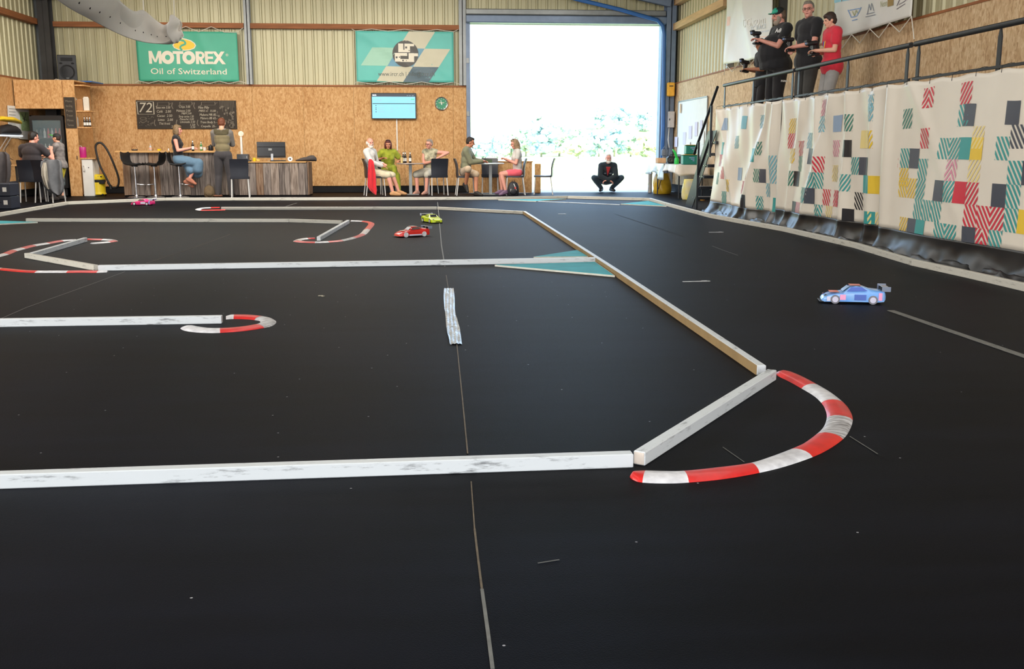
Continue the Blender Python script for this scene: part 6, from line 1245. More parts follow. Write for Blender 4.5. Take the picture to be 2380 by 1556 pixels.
person('red-haired woman in lime green blouse sitting behind the first cafe table', (gx(903, 24.75), 24.75, 0), D(196), 1.66, pz=.55, lean=6, hy=-12, hp=4, wr=(.20, .22, .86), wl=(-.22, .26, .80), er=(.7, -.3, -.6), el=(-.7, -.3, -.6), ar=(-.10, .46, .26), al=(-.14, .48, .08), kr=(-.2, .4, 1), kl=(0, .3, 1), fpr=-20, b=1.1,
       fem=True, top=LIME, sleeve=.5, topx=.03, bottom=LIME, leg=1, botx=.02, shoes=M('lime_shoe', (196, 200, 90), .6), skin='tan', hair='bob', hairm=M('dark_red_hair', (84, 34, 32), .5, .3, 40, bump=.4), extra=vneck)
person('grey-haired woman in patterned sleeveless top leaning over her chair back', (gx(1004, 24.62), 24.62, 0), D(148), 1.68, pz=.56, lean=10, twist=12, hy=-10, hp=2, roll=-6, wr=(-.02, -.22, .78, 1), wl=(.17, -.2, .88, 1), er=(.8, -.2, -.3), el=(-1, -.6, .3), ar=(.16, .40, .08), al=(-.10, .42, .08), kr=(.1, .3, 1), kl=(-.1, .3, 1), b=1.05,
       fem=True, top=FB('leaf_print_top', (206, 196, 164), col2=(90, 94, 74)), sleeve=0, topx=.016, bottom=FB('stone_trousers', (186, 180, 164)), leg=.5, botx=.04, shoes=M('flesh_sandal', (190, 140, 120), .6), skin='pink', hair='short', hairm=M('grey_blond_hair', (150, 132, 116), .6, .2, 40, bump=.4), glasses=True)
# --- second cafe table
def braids(t, k):
    mb = MB(); s = k['s']; mb.tube([k['nb']+k['r']*.05*s+k['u']*.02, k['nb']+k['f']*.12*s-k['u']*.16*s], .006, 6); mb.tube([k['nb']-k['r']*.05*s+k['u']*.02, k['nb']+k['f']*.12*s-k['u']*.16*s], .006, 6); mb.build('neck_opening', SK['tan'], t, local=True)
person('dark-haired man in khaki shirt and beige shorts with crossed legs', (gx(1082, 23.95), 23.95, 0), D(-138), 1.78, pz=.56, lean=6, twist=34, hy=22, hp=14, wr=(.38, -.10, .80, 1), wl=(.42, .08, .80, 1), er=(.6, -.2, -.8), el=(-.6, -.2, -.8), ar=(.0, -.30, .26, 1), al=(.24, -.36, .08, 1), kr=(.15, .3, 1), kl=(0, .4, 1), fpr=-50, fl=6,
       top=KH, sleeve=1, topx=.026, bottom=BE, leg=.5, botx=.03, shoes=M('black_shoe', (36, 32, 30), .6), skin='tan', hair='short', hairm=M('black_brown_hair', (40, 30, 24), .6, .3, 40, bump=.4), extra=braids)
def shades(t, k):
    mb = MB(); s = k['s']
    for q in (-1, 1): mb.ell(k['hc']+k['hu']*.12*s+k['hf']*.02*s+k['hr']*.03*q, (.028, .02, .012), k['HX'])
    mb.build('sunglasses', BLACK, t, local=True, smooth=True); mb = MB(); mb.lathe([(.031, -.012), (.033, 0), (.031, .012)], k['J']['w1'].lerp(k['J']['e1'], .1), 12, rot_to(k['J']['w1']-k['J']['e1'])); mb.build('wristwatch', BLACK, t, local=True)
person('curly blond woman in white shirt and pink shorts with crossed legs', (gx(1203, 24.05), 24.05, 0), D(112), 1.70, pz=.55, lean=2, twist=-14, hy=0, hp=12, wr=(-.28, .10, .84, 1), wl=(-.26, -.1, .84, 1), er=(.6, -.3, -.8), el=(-.6, -.3, -.8), ar=(-.38, -.05, .10, 1), al=(-.30, -.20, .10, 1), kr=(.0, .3, 1), kl=(.2, .3, 1), fpl=-10, b=.98,
       fem=True, top=FB('white_tee', (208, 202, 194)), sleeve=.5, topx=.016, bottom=FB('pink_shorts', (236, 96, 110)), leg=.3, shoes=M('mauve_shoe', (124, 96, 122), .7), skin='pink', hair='curly', hairm=M('curly_blond_hair', (150, 122, 92), .7, .35, 50, bump=.6), extra=shades)
m = MB()
t2 = bpy.data.objects['cafe_table.001']; c = t2.location
for i, (dx, dy, a) in enumerate(((-.14, -.1, .2), (-.08, .02, .9), (.02, -.08, .4), (.1, .04, -.3), (.16, -.06, 1.2))):
    m = MB(); m.box((0, 0, .001), (.06, .088, .002)); o = m.build('playing_card', WHITE, local=True); o.location = (c.x+dx, c.y+dy, .7565); o.rotation_euler = (0, 0, a); tag(o, 'white playing card lying on the second cafe table', 'card', 'cards on the second cafe table')
m = MB(); m.box((c.x-.02, 24.42, .80), (.16, .03, .085), b=.004); tag(m.build('green_card_box', M('dark_green_box', (70, 84, 56), .6)), 'dark green box standing at the back of the second cafe table', 'box')
# --- crouching man outside
def logo(t, k):
    mb = MB(); s = k['s']; p = k['pel']+k['u']*.33*s+k['f']*.138*s
    for q in (-.09, -.07, -.05, .05, .07, .09): mb.box(p+k['r']*q*s, (.014, .004, .03), m=k['TX'])
    mb.build('chest_lettering', M('pale_lettering', (150, 156, 166), .6), t, local=True, kind='stuff')
    mb = MB(); mb.prism([k['nb']+k['f']*.09*s+k['r']*.055-k['u']*.03, k['nb']+k['f']*.09*s-k['r']*.055-k['u']*.03, k['nb']+k['f']*.137*s-k['u']*.27*s], (0, 0, 0), k['f']*.02); mb.build('red_undershirt', FB('red_undershirt', (190, 50, 52)), t, local=True)
DJ = FB('dark_teal_jacket', (34, 44, 50)); DP = FB('dark_denim', (44, 62, 74))
person('white-bearded man in dark jacket crouching alone in the bright doorway', (gx(1409, 25.55), 25.62, .003), D(178), 1.72, pz=.30, lean=38, hy=4, hp=-16, wr=(-.02, .42, .30), wl=(.03, .42, .31), er=(1, 0, -.1), el=(-1, 0, -.1), ar=(.13, .10, .09), al=(-.13, .10, .09), kr=(.75, .8, .6), kl=(-.75, .8, .6), fr=-20, fl=20,
       top=DJ, sleeve=1, topx=.024, bottom=DP, botx=.02, shoes=M('black_shoe'), skin='pink', hair='short', hairm=M('white_hair'), beard=M('white_beard'), extra=logo, curl=1.7)
# --- drivers on the platform
TR_B = M('transmitter_black', (24, 24, 28), .35, .1, 20)
def transmitter(label, p, rz, pitch=0):
    t = thing('radio_transmitter', label, 'remote control', p, rz, 'pistol grip radio transmitters'); t.rotation_euler = (D(pitch), 0, rz)
    m = MB(); m.box((0, 0, .0), (.05, .055, .11), b=.012); m.build('grip', TR_B, t, local=True)
    m = MB(); m.box((0, .03, .075), (.10, .15, .055), b=.015); m.box((0, .09, .105), (.09, .05, .03), b=.008); m.build('head', TR_B, t, local=True)
    m = MB(); m.cyl((.05, .02, .07), (.085, .02, .07), .034, n=18); m.build('steering_wheel', M('foam_black', (30, 30, 32), .9), t, local=True, smooth=True, sharp=40)
    m = MB(); m.box((0, .0, -.075), (.10, .13, .035), b=.012); m.build('base', TR_B, t, local=True)
    m = MB(); m.tube([(0, .034, .045), (0, .05, .02), (0, .035, .0)], .005, 6); m.build('trigger', STEEL, t, local=True)
    m = MB(); m.box((0, .105, .085), (.05, .004, .03)); m.build('screen', M('lcd_blue', (120, 140, 190), .2), t, local=True)
BT_ = FB('black_tee', (28, 27, 30)); GT = FB('grey_track_trousers', (150, 146, 142)); BK = FB('black_track_trousers', (34, 31, 33))
def hatman(t, k):
    s = k['s']; P_ = k['pel']
    def sf(u, v, off):
        th = .45+u/.2; return P_+k['u']*(.42*s+v)+k['f']*((.158+off)*math.cos(th))-k['r']*((.238+off)*math.sin(th))
    q = Print(sf, .012, .5); q.text('Adios', 0, 0, .085, WHITE, fit=.17, shear=.2, bold=.003); q.build('shirt_lettering', t, True)
    q = Print(lambda u, v, off: Vector((-.225-off, .05-u, .70+v)), .012, .5); q.text('PUMA', 0, 0, .035, WHITE, fit=.11, bold=.003); q.build('trouser_lettering', t, True)
def locp(mb_obj): return mb_obj
xh = 5.42
p = PX(1815, 13, xh)
t, J = person('heavy man in black tee and green and black cap holding a transmitter', (xh, p.y, ZD), D(96), 1.86, pz=.995, lean=-3, hy=-4, hp=10, wr=(.09, .27, 1.30), wl=(-.07, .33, 1.33), hem=.90, er=(.5, -.3, -.9), el=(-.5, -.3, -.9), b=1.24, belly=1.7, ar=(.14, 0, .08), al=(-.14, 0, .08), fr=-8, fl=8,
       top=BT_, sleeve=.5, topx=.026, bottom=BK, botx=.03, shoes=M('black_shoe'), skin='pink', hair='short', hairm=M('grey_brown_hair', (110, 90, 74), .7, .2, 40), beard=M('grey_beard', (168, 150, 132), .8, .15, 40), cap=(M('black_cap'), M('teal_brim', (30, 160, 130), .6), False), curl=1.5, extra=hatman)
hm = t
transmitter('black transmitter held up by the heavy man in the green and black cap', world(t, (.01, .36, 1.37)), D(96))
def lettering(tt, body, c, rgt, up, size, fit, mat):
    n_ = rgt.cross(up).normalized(); inv = Matrix.LocRotScale(tt.location, tt.rotation_euler, None)
    q = Print(lambda u, v, off: inv @ (c+rgt*u+up*v+n_*0), .0); q.text(body, 0, 0, size, mat, fit=fit, bold=.002)
    q.build('lettering', tt)
x2 = 5.38; p = PX(1886, 4, x2)
t, J = person('grey-haired man with glasses and long black tee smiling towards us', (x2, p.y, ZD), D(100), 1.75, pz=.938, lean=2, twist=6, hy=44, hp=0, roll=4, wr=(.10, .20, 1.08), wl=(-.08, .27, 1.10), hem=.80, er=(.5, -.3, -.9), el=(-.5, -.3, -.9), b=1.12, ar=(.12, 0, .08), al=(-.12, 0, .08), belly=.25,
       top=BT_, sleeve=.5, topx=.03, bottom=FB('charcoal_trousers', (66, 64, 60)), botx=.022, shoes=M('black_shoe'), skin='pink', hair='short', hairm=M('grey_hair', (128, 118, 104), .7, .25, 40, bump=.4), glasses=True, curl=1.5)
g_ = t
transmitter('black transmitter held by the man with glasses', world(t, (.01, .30, 1.13)), D(100))
x3 = 5.34; p = PX(1940, 34, x3)
def medal(t, k):
    s = k['s']
    for q, c in ((1, M('ribbon_blue', (96, 96, 180), .6)), (-1, M('ribbon_yellow', (230, 180, 60), .6))):
        mb = MB(); mb.tube([k['nb']+k['r']*.05*q-k['f']*.02+k['u']*.03, k['nb']+k['r']*.045*q+k['f']*.06-k['u']*.02*s, k['nb']+k['f']*.135*s+k['r']*.02*q-k['u']*.2*s, k['nb']+k['f']*.14*s-k['u']*.30*s], .008, 6); mb.build('medal_ribbon', c, t, local=True)
    mb = MB(); mb.lathe([(.02, -.004), (.026, 0), (.02, .004)], k['nb']+k['f']*.145*s-k['u']*.32*s, 14, Matrix.Rotation(D(90), 3, 'X')); mb.build('medal', M('silver_medal', (200, 196, 190), .3, .05, 9, metal=.6), t, local=True)
t, J = person('boy in red tee with a medal ribbon looking down at his transmitter', (x3, p.y, ZD), D(92), 1.47, pz=.79, lean=2, hy=2, hp=10, wr=(.09, .17, .94), wl=(-.07, .24, .96), hem=.66, er=(.5, -.3, -.9), el=(-.5, -.3, -.9), b=.98, ar=(.09, 0, .075), al=(-.09, 0, .075),
       top=FB('red_tee', (214, 44, 62)), sleeve=.5, topx=.03, bottom=GT, botx=.024, shoes=M('dark_sneaker'), skin='fair', hair='mop', hairm=M('dark_brown_hair'), curl=1.5, extra=medal)
transmitter('black transmitter held by the boy in the red tee', world(t, (.01, .26, .99)), D(92), -6)
x4 = 5.50; p = PX(1774, 84, x4)
t, J = person('boy in black partly hidden behind the heavy man, holding a transmitter', (x4+.02, p.y+.02, ZD), D(98), 1.50, pz=.80, lean=2, hy=10, hp=10, wr=(.10, .22, .98), wl=(-.06, .27, .98), hem=.7, er=(.4, -.3, -.9), el=(-.4, -.3, -.9), b=.92, ar=(.09, 0, .075), al=(-.09, 0, .075),
       top=FB('black_hoodie', (34, 34, 38)), sleeve=.5, topx=.024, bottom=BK, botx=.02, shoes=M('dark_sneaker'), skin='tan', hair='short', hairm=M('dark_brown_hair'), cap=(M('black_cap'), M('black_cap'), True), glasses=True, curl=1.5)
transmitter('black transmitter held low by the boy behind the heavy man', world(t, (.01, .31, 1.02)), D(98), 10)
# ================================================================== RADIO CARS
def rc_car(label, x, y, rz, shell, roofm, wingm, stripes, wheelm):
    t = thing('toy_race_car', label, 'toy car', (x, y, 0), rz, 'radio controlled cars'); L_, W_ = .43, .19      # nose towards local +y
    sec = [(-.215, .080, .035, .075, .080), (-.205, .090, .02, .092, .094), (-.16, .095, .016, .095, .097), (-.11, .095, .016, .088, .104), (-.06, .093, .016, .082, .122), (-.01, .093, .016, .080, .126), (.03, .093, .016, .078, .116), (.075, .093, .016, .074, .080), (.12, .096, .016, .072, .074), (.17, .093, .014, .062, .062), (.205, .080, .012, .046, .046), (.218, .062, .012, .030, .030)]
    rr = []
    for (yy, hw, z0, zb_, zr) in sec:
        tw_ = hw*.62 if zr-zb_ > .012 else hw*.9
        rr.append([Vector(p) for p in ((-hw*.98, yy, z0), (-hw, yy, z0+.02), (-hw*.97, yy, zb_*.85+.004), (-hw*.86, yy, zb_), (-tw_, yy, zr-.002), (-tw_*.5, yy, zr+.002), (tw_*.5, yy, zr+.002), (tw_, yy, zr-.002), (hw*.86, yy, zb_), (hw*.97, yy, zb_*.85+.004), (hw, yy, z0+.02), (hw*.98, yy, z0))])
    m = MB(); m.rings(rr); m.build('body_shell', shell, t, local=True, smooth=True, sharp=38)
    DW = M('tinted_window', (60, 62, 70), .15, .05, 8)
    m = MB(); m.add([(-.052, .073, .085), (.052, .073, .085), (.050, .032, .1185), (-.050, .032, .1185)], [(0, 1, 2, 3)]); m.v = [v+Vector((0, .004, .003)) for v in m.v]; m.build('windscreen', DW, t, local=True)
    for q in (-1, 1):
        m = MB(); m.add([(q*.082, .055, .088), (q*.080, -.09, .094), (q*.064, -.05, .120), (q*.062, .022, .116)], [(0, 1, 2, 3)]); m.v = [v+Vector((q*.003, 0, .002)) for v in m.v]; m.build('side_window', roofm, t, local=True)
        for yy in (-.128, .132):
            m = MB(); m.cyl((q*.072, yy, .0325), (q*.0985, yy, .0325), .032, n=20); m.build('wheel', wheelm, t, local=True, smooth=True, sharp=40); m = MB(); m.cyl((q*.090, yy, .0325), (q*.1000, yy, .0325), .021, n=16); m.build('hub_cap', CPA if shell is CB else KWHITE, t, local=True)
    m = MB(); m.box((0, -.215, .122), (.185, .045, .004), b=.001); m.build('rear_wing', wingm, t, local=True)
    for q in (-1, 1):
        m = MB(); m.box((q*.0925, -.215, .112), (.003, .06, .035)); m.build('wing_end_plate', wingm, t, local=True); m = MB(); m.box((q*.04, -.20, .102), (.003, .03, .036)); m.build('wing_strut', BLACK, t, local=True)
    for (pts, mt) in stripes:
        m = MB(); m.add([Vector(p) for p in pts], [tuple(range(len(pts)))]); m.build('colour_panel', mt, t, local=True)
    m = MB(); m.box((0, .215, .012), (.15, .04, .006), b=.002); m.build('front_splitter', BLACK, t, local=True)
    for q in (-1, 1): m = MB(); m.add([(q*.045, .207, .050), (q*.075, .20, .052), (q*.072, .185, .060), (q*.050, .192, .060)], [(0, 1, 2, 3)]); m.v = [v+Vector((0, .002, .003)) for v in m.v]; m.build('headlight', DW, t, local=True)
    return t
def top_(x0, x1, y0, y1, z): return [(x0, y0, z), (x1, y0, z), (x1, y1, z), (x0, y1, z)]
def sidep(q, y0, y1, z0, z1): return [(q*.098, y0, z0), (q*.098, y1, z0), (q*.0965, y1, z1), (q*.0965, y0, z1)]
CB = M('car_blue', (96, 160, 236), .25, .12, 9, coat=.5, col2=(150, 196, 250)); CPK = M('car_pink', (240, 160, 200), .3, .05, 9, coat=.4); COR = M('car_coral', (236, 104, 92), .3, .05, 9, coat=.4); CDB = M('car_deep_blue', (60, 96, 190), .3, .1, 9, coat=.4); CPA = M('car_pale', (210, 206, 226), .3, .05, 9)
CLW = M('clear_wing', (150, 160, 180), .1, .05, 6, alpha=.6); TYR = M('grey_spinning_tyre', (120, 118, 126), .6)
g = G(1988, 706); g0 = G(1940, 694); 
rc_car('light blue and pink toy race car on the open carpet at the right', g.x, g.y+.06, D(76), CB, CDB, CLW,
       [(top_(-.05, .05, -.05, .028, .1295), COR), (sidep(-1, .06, .10, .03, .068), CPK), (sidep(1, -.19, -.165, .03, .085), CPK), (sidep(-1, .165, .19, .02, .052), CPA), (sidep(1, -.08, .07, .03, .07), CPK), (sidep(1, .165, .195, .02, .05), COR), (top_(-.06, .06, .10, .165, .079), COR), (sidep(-1, -.08, .0, .03, .07), CDB), (sidep(-1, -.19, -.165, .03, .085), CPK)], TYR)
RC_ = M('car_red', (222, 44, 36), .3, .1, 9, coat=.5); CRW = M('car_cream', (240, 214, 196), .35, .08, 20)
g = G(957, 551)
rc_car('red and white toy race car in the middle of the track', g.x, g.y+.08, D(120), RC_, M('car_dark_glass', (90, 70, 66), .2), CLW,
       [(top_(-.05, .05, -.05, .03, .1295), CRW), (top_(-.05, .05, .09, .16, .079), CRW), (sidep(1, -.09, .09, .018, .034), CPA), (sidep(-1, -.09, .09, .018, .034), CPA), (sidep(1, -.03, .0, .035, .075), CRW), (top_(-.03, .03, -.19, -.13, .101), CRW)], KWHITE)
YG = M('car_yellow_green', (206, 226, 28), .3, .06, 9, coat=.5)
g = G(1004, 519)
rc_car('fluorescent yellow-green toy race car near the rear inner board', g.x, g.y+.14, D(203), YG, M('car_olive_glass', (150, 160, 40), .2), M('pale_wing', (190, 196, 214), .3), [(top_(-.04, .04, .10, .12, .0785), M('olive_print', (150, 160, 40), .4)), ([(-.035, .222, .02), (.035, .222, .02), (.035, .222, .03), (-.035, .222, .03)], BLACK)], BLACK)
MG = M('car_magenta', (226, 44, 122), .3, .06, 9, coat=.5)
g = G(329, 478)
rc_car('magenta and light blue toy race car below the bar stools', g.x, g.y+.1, D(78), MG, M('car_dark_glass'), M('pale_wing'),
       [(sidep(-1, -.19, -.165, .03, .085), CB), (sidep(1, -.20, -.0, .03, .075), CB), (top_(-.05, .05, -.19, -.12, .1045), CB), (sidep(1, -.10, -.03, .03, .07), CPA), (sidep(-1, -.10, -.0, .03, .07), CPA), (sidep(1, -.20, -.17, .03, .085), CB)], BLACK)
# ================================================================== TABLE BY THE DOORWAY, RIGHT
ft = thing('folding_table', 'folding table with pale cloth against the right wall by the doorway', 'table', (5.7, 23, 0))
tx0, tx1, ty0, ty1 = 5.30, 6.02, 21.75, 24.75
m = MB(); m.bx(tx0+.03, tx1, ty0+.03, ty1, .70, .735, b=.004); m.build('tabletop', WHITE, ft)
for y in (21.95, 24.1):
    for x in (5.40, 5.92):
        m = MB(); m.cyl((x, y, 0), (x, y, .70), .016); m.build('leg', BLACKM, ft)
m = MB(); m.cyl((5.40, 24.05, .1), (5.42, 23.4, .69), .009); m.cyl((5.40, 22.0, .62), (5.75, 22.5, .69), .009); m.cyl((5.9, 22.0, .62), (5.6, 22.5, .69), .009); m.build('brace', BLACKM, ft)
CL = M('pale_tablecloth', (226, 218, 206), .5, .04, 9)
def cloth(u, v):                                     # hangs over the front and the near end
    L1 = ty1-ty0; s = u*(L1+(tx1-tx0)); dr = .16+(.07 if s > L1 else .0)+.02*math.sin(s*5)
    if s < L1: e = Vector((tx0, ty1-s, .741)); n = Vector((-1, 0, 0)); i = Vector((tx1-.01, ty1-s, .741))
    else: e = Vector((tx0+(s-L1), ty0, .741)); n = Vector((0, -1, 0)); i = Vector((tx1-.01, ty0+.35, .741))
    if v < .5: return i.lerp(e, v*2)
    q = (v-.5)*2; return e+n*(.012+.02*q*(1+math.sin(s*11)))+Vector((0, 0, -dr*q))
m = MB(); m.grid(cloth, 60, 10); tag(m.build('tablecloth', CL, smooth=True, sharp=60, solid=.003), 'pale patterned cloth covering the near end of the folding table', 'tablecloth')
def cloth2(u, v):
    y = 24.8-1.9*u; q = v; dr = .22+.05*math.sin(u*9)
    if q < .5: return (tx1-.02-(tx1-tx0+.0)*q*2, y, .747)
    q = (q-.5)*2; return (tx0-.035-.03*q*(1+math.sin(u*17)), y, .747-dr*q-.12*q*u*u)
m = MB(); m.grid(cloth2, 40, 10); tag(m.build('plastic_sheet', M('pale_blue_plastic', (206, 220, 226), .2, .05, 9, alpha=.9), smooth=True, sharp=60, solid=.002), 'pale translucent plastic sheet over the far end of the folding table', 'tablecloth')
zt2 = .752
def onT(px, py, Y): p = PY(px, py, Y); return min(max(p.x, tx0+.1), tx1-.1)
TEALC = M('teal_tin', (20, 122, 110), .4, .05, 8); GOLD = M('gold_lid', (190, 160, 80), .4)
for i, (px, w_, d_, h_, Y_, z_, lb) in enumerate(((1602, .33, .22, .21, 22.1, .745, 'large teal tub with gold lid on the near end of the folding table, lower one'), (1604, .24, .2, .20, 22.12, .745+.222, 'smaller teal tub stacked on the large teal tub'))):
    X_ = PY(px, 370, Y_).x; t = thing('storage_tub', lb, 'tub', (X_, Y_, z_), 0, 'teal tubs'); m = MB(); m.box((0, 0, h_/2), (w_, d_, h_), b=.02); m.build('tub', TEALC, t, local=True); m = MB(); m.box((0, 0, h_+.005), (w_+.015, d_+.015, .014), b=.004); m.build('lid', GOLD, t, local=True)
    m = MB(); [m.box((.03+.02*j, -d_/2-.001, h_*(.72-.16*j)), (.12-.04*j, .003, .018)) for j in range(3)]; m.build('print', M('logo_blue'), t, local=True, kind='stuff')
rad = thing('portable_radio', 'black portable radio cassette player on the folding table', 'radio', (onT(1553, 369, 23.3)+.12, 23.1, zt2)); m = MB(); m.box((0, 0, .085), (.40, .16, .17), b=.04); m.build('case', BLACK, rad, local=True, smooth=True, sharp=40)
for q in (-.12, .13): m = MB(); m.lathe([(.06, 0), (.055, .01), (.02, -.004)], (q, -.082, .08), 18, Rx); m.build('speaker', STEELD, rad, local=True, smooth=True)
m = MB(); m.tube([(-.15, 0, .16), (-.12, 0, .2), (.12, 0, .2), (.15, 0, .16)], .01, 6); m.build('handle', BLACK, rad, local=True, smooth=True); m = MB(); m.box((0, -.083, .11), (.07, .005, .04)); m.build('display', STEEL, rad, local=True)
t = thing('watering_can', 'bright green long-necked plastic jug on the folding table', 'jug', (PY(1573, 360, 22.75).x, 22.75, .745)); m = MB(); m.lathe([(.05, 0), (.055, .02), (.05, .12), (.03, .15)], n=16); m.build('body', M('bright_green', (34, 190, 74), .4), t, local=True, smooth=True, sharp=50); m = MB(); m.tube([(0, 0, .13), (-.02, 0, .2), (-.05, 0, .27), (-.10, 0, .33)], [.03, .03, .026, .014], 10); m.build('neck', M('bright_green'), t, local=True, smooth=True)
t = thing('fan_heater', 'grey cylindrical lantern at the far end of the folding table', 'lantern', (5.62, 24.4, zt2)); m = MB(); m.lathe([(.07, 0), (.07, .02), (.05, .05), (.05, .16), (.08, .18), (.08, .30), (.06, .33)], n=20); m.build('body', M('grey_lantern', (92, 96, 104), .5), t, local=True, smooth=True, sharp=40); m = MB(); m.tube([(-.06, 0, .32), (0, 0, .40), (.06, 0, .32)], .006, 6); m.build('handle', STEEL, t, local=True, smooth=True); t.name = 'lantern'
m = MB(); m.box((5.46, 24.1, zt2+.06), (.2, .25, .12), b=.006); tag(m.build('cardboard_box', M('cardboard', (206, 160, 116), .8)), 'pale cardboard box behind the portable radio', 'box')
m = MB(); m.lathe([(.04, 0), (.045, .1), (.03, .12), (.03, .16)], (5.72, 22.5, .745), 14); tag(m.build('paint_pot', M('rose_pot', (214, 150, 140), .5), smooth=True, sharp=40), 'small rose coloured pot beside the teal tubs', 'pot')
m = MB(); m.bx(5.74, 5.90, 22.3, 22.42, .745, .90, b=.01); tag(m.build('juice_carton', M('green_white_carton', (186, 204, 160), .6, .2, 30)), 'pale green carton behind the rose coloured pot', 'carton')
def sack(name, label, x, y, w_, d_, h_, mat, seed):
    m = MB(); rr = []
    for k in range(11):
        z = h_*k/10; e = (1-.25*(k/10)**3)*(.9 if k == 0 else 1); rr.append([Vector((x+w_/2*e*math.cos(a)*(1+.07*math.sin(a*5+k*.7+seed)), y+d_/2*e*math.sin(a)*(1+.07*math.cos(a*4+k*.5)), z+.003)) for a in [j*math.pi/16 for j in range(32)]])
    m.rings(rr); return tag(m.build(name, mat, smooth=True, sharp=50), label, 'bag', 'rubbish bags by the folding table')
OC = M('ochre_plastic', (196, 158, 40), .3, .15, 7, bump=.3)
sack('rubbish_bag', 'large ochre plastic bag standing under the folding table', PY(1546, 440, 24.0).x, 24.35, .44, .4, .50, OC, 1)
sack('shopping_bag', 'yellow and white carrier bag on the floor in front of the folding table', G(1616, 467).x, 21.55, .33, .24, .44, M('yellow_carrier', (214, 196, 50), .35, .2, 4, col2=(220, 214, 190)), 3)
m = MB(); m.lathe([(.05, 0), (.055, .03), (.05, .06)], (G(1633, 466).x, 21.2, 0), 12); tag(m.build('orange_tub', M('orange_tub', (196, 140, 50), .5), smooth=True, sharp=50), 'small orange tub on the floor beside the yellow carrier bag', 'tub')
# whiteboard and papers on the right wall
def rq(x0, x1, y0, y1, z0, z1, name, mat, par, lab=None):
    m = MB(); m.bx(x0, x1, y0, y1, z0, z1, b=.002); return m.build(name, mat, par)
wa, wb = PX(1578, 240, XR), PX(1645, 226, XR); zb0 = PX(1645, 362, XR).z; zt0 = PX(1645, 226, XR).z
wbd = thing('whiteboard', 'tall whiteboard with papers pinned at the bottom on the right wall', 'whiteboard', (XR, (wa.y+wb.y)/2, zb0))
rq(XR-.01, XR+.01, wb.y, wa.y, zb0, zt0, 'board', WHITE, wbd)
for (a0_, a1_, c0_, c1_) in ((wb.y-.03, wb.y, zb0, zt0), (wa.y, wa.y+.03, zb0, zt0), (wb.y, wa.y, zt0, zt0+.03), (wb.y, wa.y, zb0-.03, zb0)): rq(XR-.02, XR+.01, a0_, a1_, c0_, c1_, 'frame_bar', STEEL, wbd)
PL = M('lilac_paper', (214, 208, 226), .7, .03, 9)
for i, (px, py, dy, dz, mt) in enumerate(((1590, 322, .30, .30, PL), (1604, 308, .3, .3, PL), (1618, 300, .25, .32, PL), (1630, 290, .2, .2, PL), (1634, 320, .22, .3, WHITE), (1572, 330, .3, .25, PL), (1600, 340, .4, .2, WHITE), (1583, 252, .1, .22, TIMBERL))):
    p = PX(px, py, XR-.02); m = MB(); m.bx(XR-.018-.003*i, XR-.015-.003*i, p.y-dy/2, p.y+dy/2, p.z-dz/2, p.z+dz/2); o = m.build('notice' if mt is not TIMBERL else 'wooden_clip', mt); tag(o, ['lilac sheet pinned low at the far side of the whiteboard', 'lilac sheet pinned in the middle of the whiteboard', 'tall lilac sheet right of the middle of the whiteboard', 'small lilac sheet pinned highest near the right edge of the whiteboard', 'white sheet pinned at the right edge of the whiteboard', 'lilac sheet hanging past the far lower corner of the whiteboard', 'broad white sheet along the bottom of the whiteboard', 'small wooden clip at the upper left of the whiteboard'][i], 'notice' if mt is not TIMBERL else 'clip', 'sheets on the whiteboard' if mt is not TIMBERL else None)
p = PY(1548, 208, YW-.5); t = thing('alarm_box', 'yellow control box with cord on the blue column beside the doorway', 'control box', (5.96, YW-.45, p.z-.17)); m = MB(); m.box((0, -.05, .17), (.18, .14, .34), b=.02); m.build('case', M('amber_plastic', (240, 176, 60), .4), t, local=True); m = MB(); m.box((0, -.125, .25), (.10, .01, .02)); m.build('slot', BLACK, t, local=True); m = MB(); m.tube([(0, -.1, 0), (-.02, -.1, -.5), (-.01, -.1, -1.0)], .005, 5); m.build('cord', BLACK, t, local=True)
p = PY(1551, 278, YW-.5); t = thing('fuse_box', 'grey fuse box on the blue column below the yellow box', 'fuse box', (5.99, YW-.45, p.z-.2)); m = MB(); m.box((0, -.05, .2), (.15, .14, .40), b=.008); m.build('case', M('pale_grey_box', (198, 190, 186), .5), t, local=True); m = MB(); m.box((-.05, -.125, .2), (.02, .01, .05)); m.build('latch', BLACK, t, local=True); m = MB(); m.tube([(-.04, -.05, 0), (-.06, -.06, -.3), (-.03, -.06, -.5)], .012, 6); m.build('cable', WHITE, t, local=True)
m = MB(); p = G(1513, 450); m.lathe([(.05, 0), (.055, .02), (.05, .45), (.06, .47), (.04, .62), (.0, .66)], (5.42, 25.05, 0), 14); tag(m.build('bollard', M('faded_grey', (176, 172, 170), .6), smooth=True, sharp=40), 'pale grey waste bin standing at the right side of the doorway', 'bin')
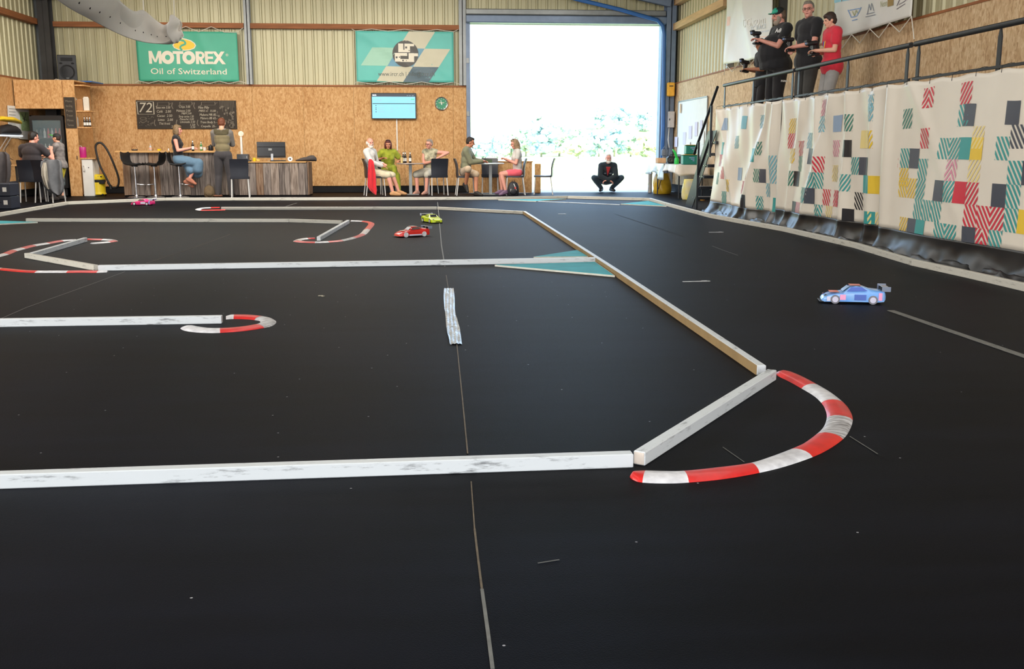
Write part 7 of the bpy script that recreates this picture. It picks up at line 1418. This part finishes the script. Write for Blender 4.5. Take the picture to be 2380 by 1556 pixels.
# ================================================================== OUTSIDE: TREES AND BUSHES BEYOND THE MEADOW
LEAF = [M('hazed_leaf_blue_green', (190, 212, 212), .9, .25, 1.2), M('hazed_leaf_mid_green', (202, 218, 200), .9, .25, 1.2), M('hazed_leaf_yellow_green', (210, 218, 180), .9, .2, 1.2)]; BARK = M('hazed_bark', (176, 170, 158), .9)  # leaf and bark colours paled to paint in outdoor haze and overexposure
def gz(X, Y):
    z = -.35
    if Y > 235: z += (Y-235)*.13
    return z + .35*math.sin(X*.07)+.3*math.sin(Y*.06) - .3
def tree(label, px, yt, Y, wpx, lm, nm='tree', group='trees beyond the meadow'):
    X = PY(px, 345, Y).x; z = gz(X, Y); t = thing(nm, label, 'tree' if nm == 'tree' else 'bush', (X, Y, z), 0, group); rng = random.Random(int(px*7+Y)); h = 1.1+(345-yt)/2360*Y-z; wd = wpx/2360*Y
    if nm == 'tree': m = MB(); m.tube([(0, 0, -.3), (.05, 0, h*.3), (0, 0, h*.55)], [h*.03, h*.022, h*.012], 8); m.build('trunk', BARK, t, local=True, smooth=True)
    m = MB(); base = h*.12 if nm == 'tree' else 0
    for k in range(60 if nm == 'tree' else 16):
        a = rng.uniform(0, 6.28); q = rng.uniform(.03, .97); r = wd*rng.uniform(.07, .15); zz = base+(h-base)*q; rr_ = wd*.5*math.sin(math.pi*min(.95, q*.8+.15))**.7*rng.uniform(.3, .95)
        c = Vector((rr_*math.cos(a), rr_*math.sin(a), min(zz, h-r*.9))); n0 = len(m.v); m.ell(c, (r, r, r*.75), None, 10, 7)
        for i in range(n0, len(m.v)):
            d = m.v[i]-c; m.v[i] = c+d*(1+.75*mnoise.noise(m.v[i]*(3.0/r)+Vector((k, 0, 0))))
    m.build('crown' if nm == 'tree' else 'foliage', lm, t, local=True)
TS = [(1100, 312, 150, 42, 0, 'at the far left of the doorway'), (1128, 322, 160, 34, 0, 'second from the left door post'), (1156, 312, 155, 36, 0, 'third from the left, beside the blond woman'), (1186, 305, 190, 40, 1, 'behind the head of the blond woman'), (1222, 292, 200, 46, 1, 'broad one right of the blond woman'),
      (1258, 284, 190, 48, 0, 'tall blue-green one left of the doorway middle'), (1300, 276, 200, 56, 1, 'tallest one near the doorway middle'), (1340, 288, 185, 46, 1, 'right of the tallest tree'), (1392, 300, 190, 48, 0, 'above the crouching man at the left'), (1428, 290, 200, 48, 0, 'above the crouching man at the right'), (1466, 300, 205, 44, 1, 'second right of the crouching man'), (1505, 310, 195, 46, 2, 'yellowish one near the right door post'),
      (1395, 248, 290, 34, 0, 'small one high on the hill left of middle'), (1440, 246, 295, 36, 0, 'small one high on the hill in the middle'), (1498, 252, 290, 34, 0, 'small one high on the hill near the right post'), (1250, 262, 290, 30, 1, 'faint small one high on the hill at the left'), (1344, 322, 120, 34, 2, 'yellow-green one in front of the tall trees')]
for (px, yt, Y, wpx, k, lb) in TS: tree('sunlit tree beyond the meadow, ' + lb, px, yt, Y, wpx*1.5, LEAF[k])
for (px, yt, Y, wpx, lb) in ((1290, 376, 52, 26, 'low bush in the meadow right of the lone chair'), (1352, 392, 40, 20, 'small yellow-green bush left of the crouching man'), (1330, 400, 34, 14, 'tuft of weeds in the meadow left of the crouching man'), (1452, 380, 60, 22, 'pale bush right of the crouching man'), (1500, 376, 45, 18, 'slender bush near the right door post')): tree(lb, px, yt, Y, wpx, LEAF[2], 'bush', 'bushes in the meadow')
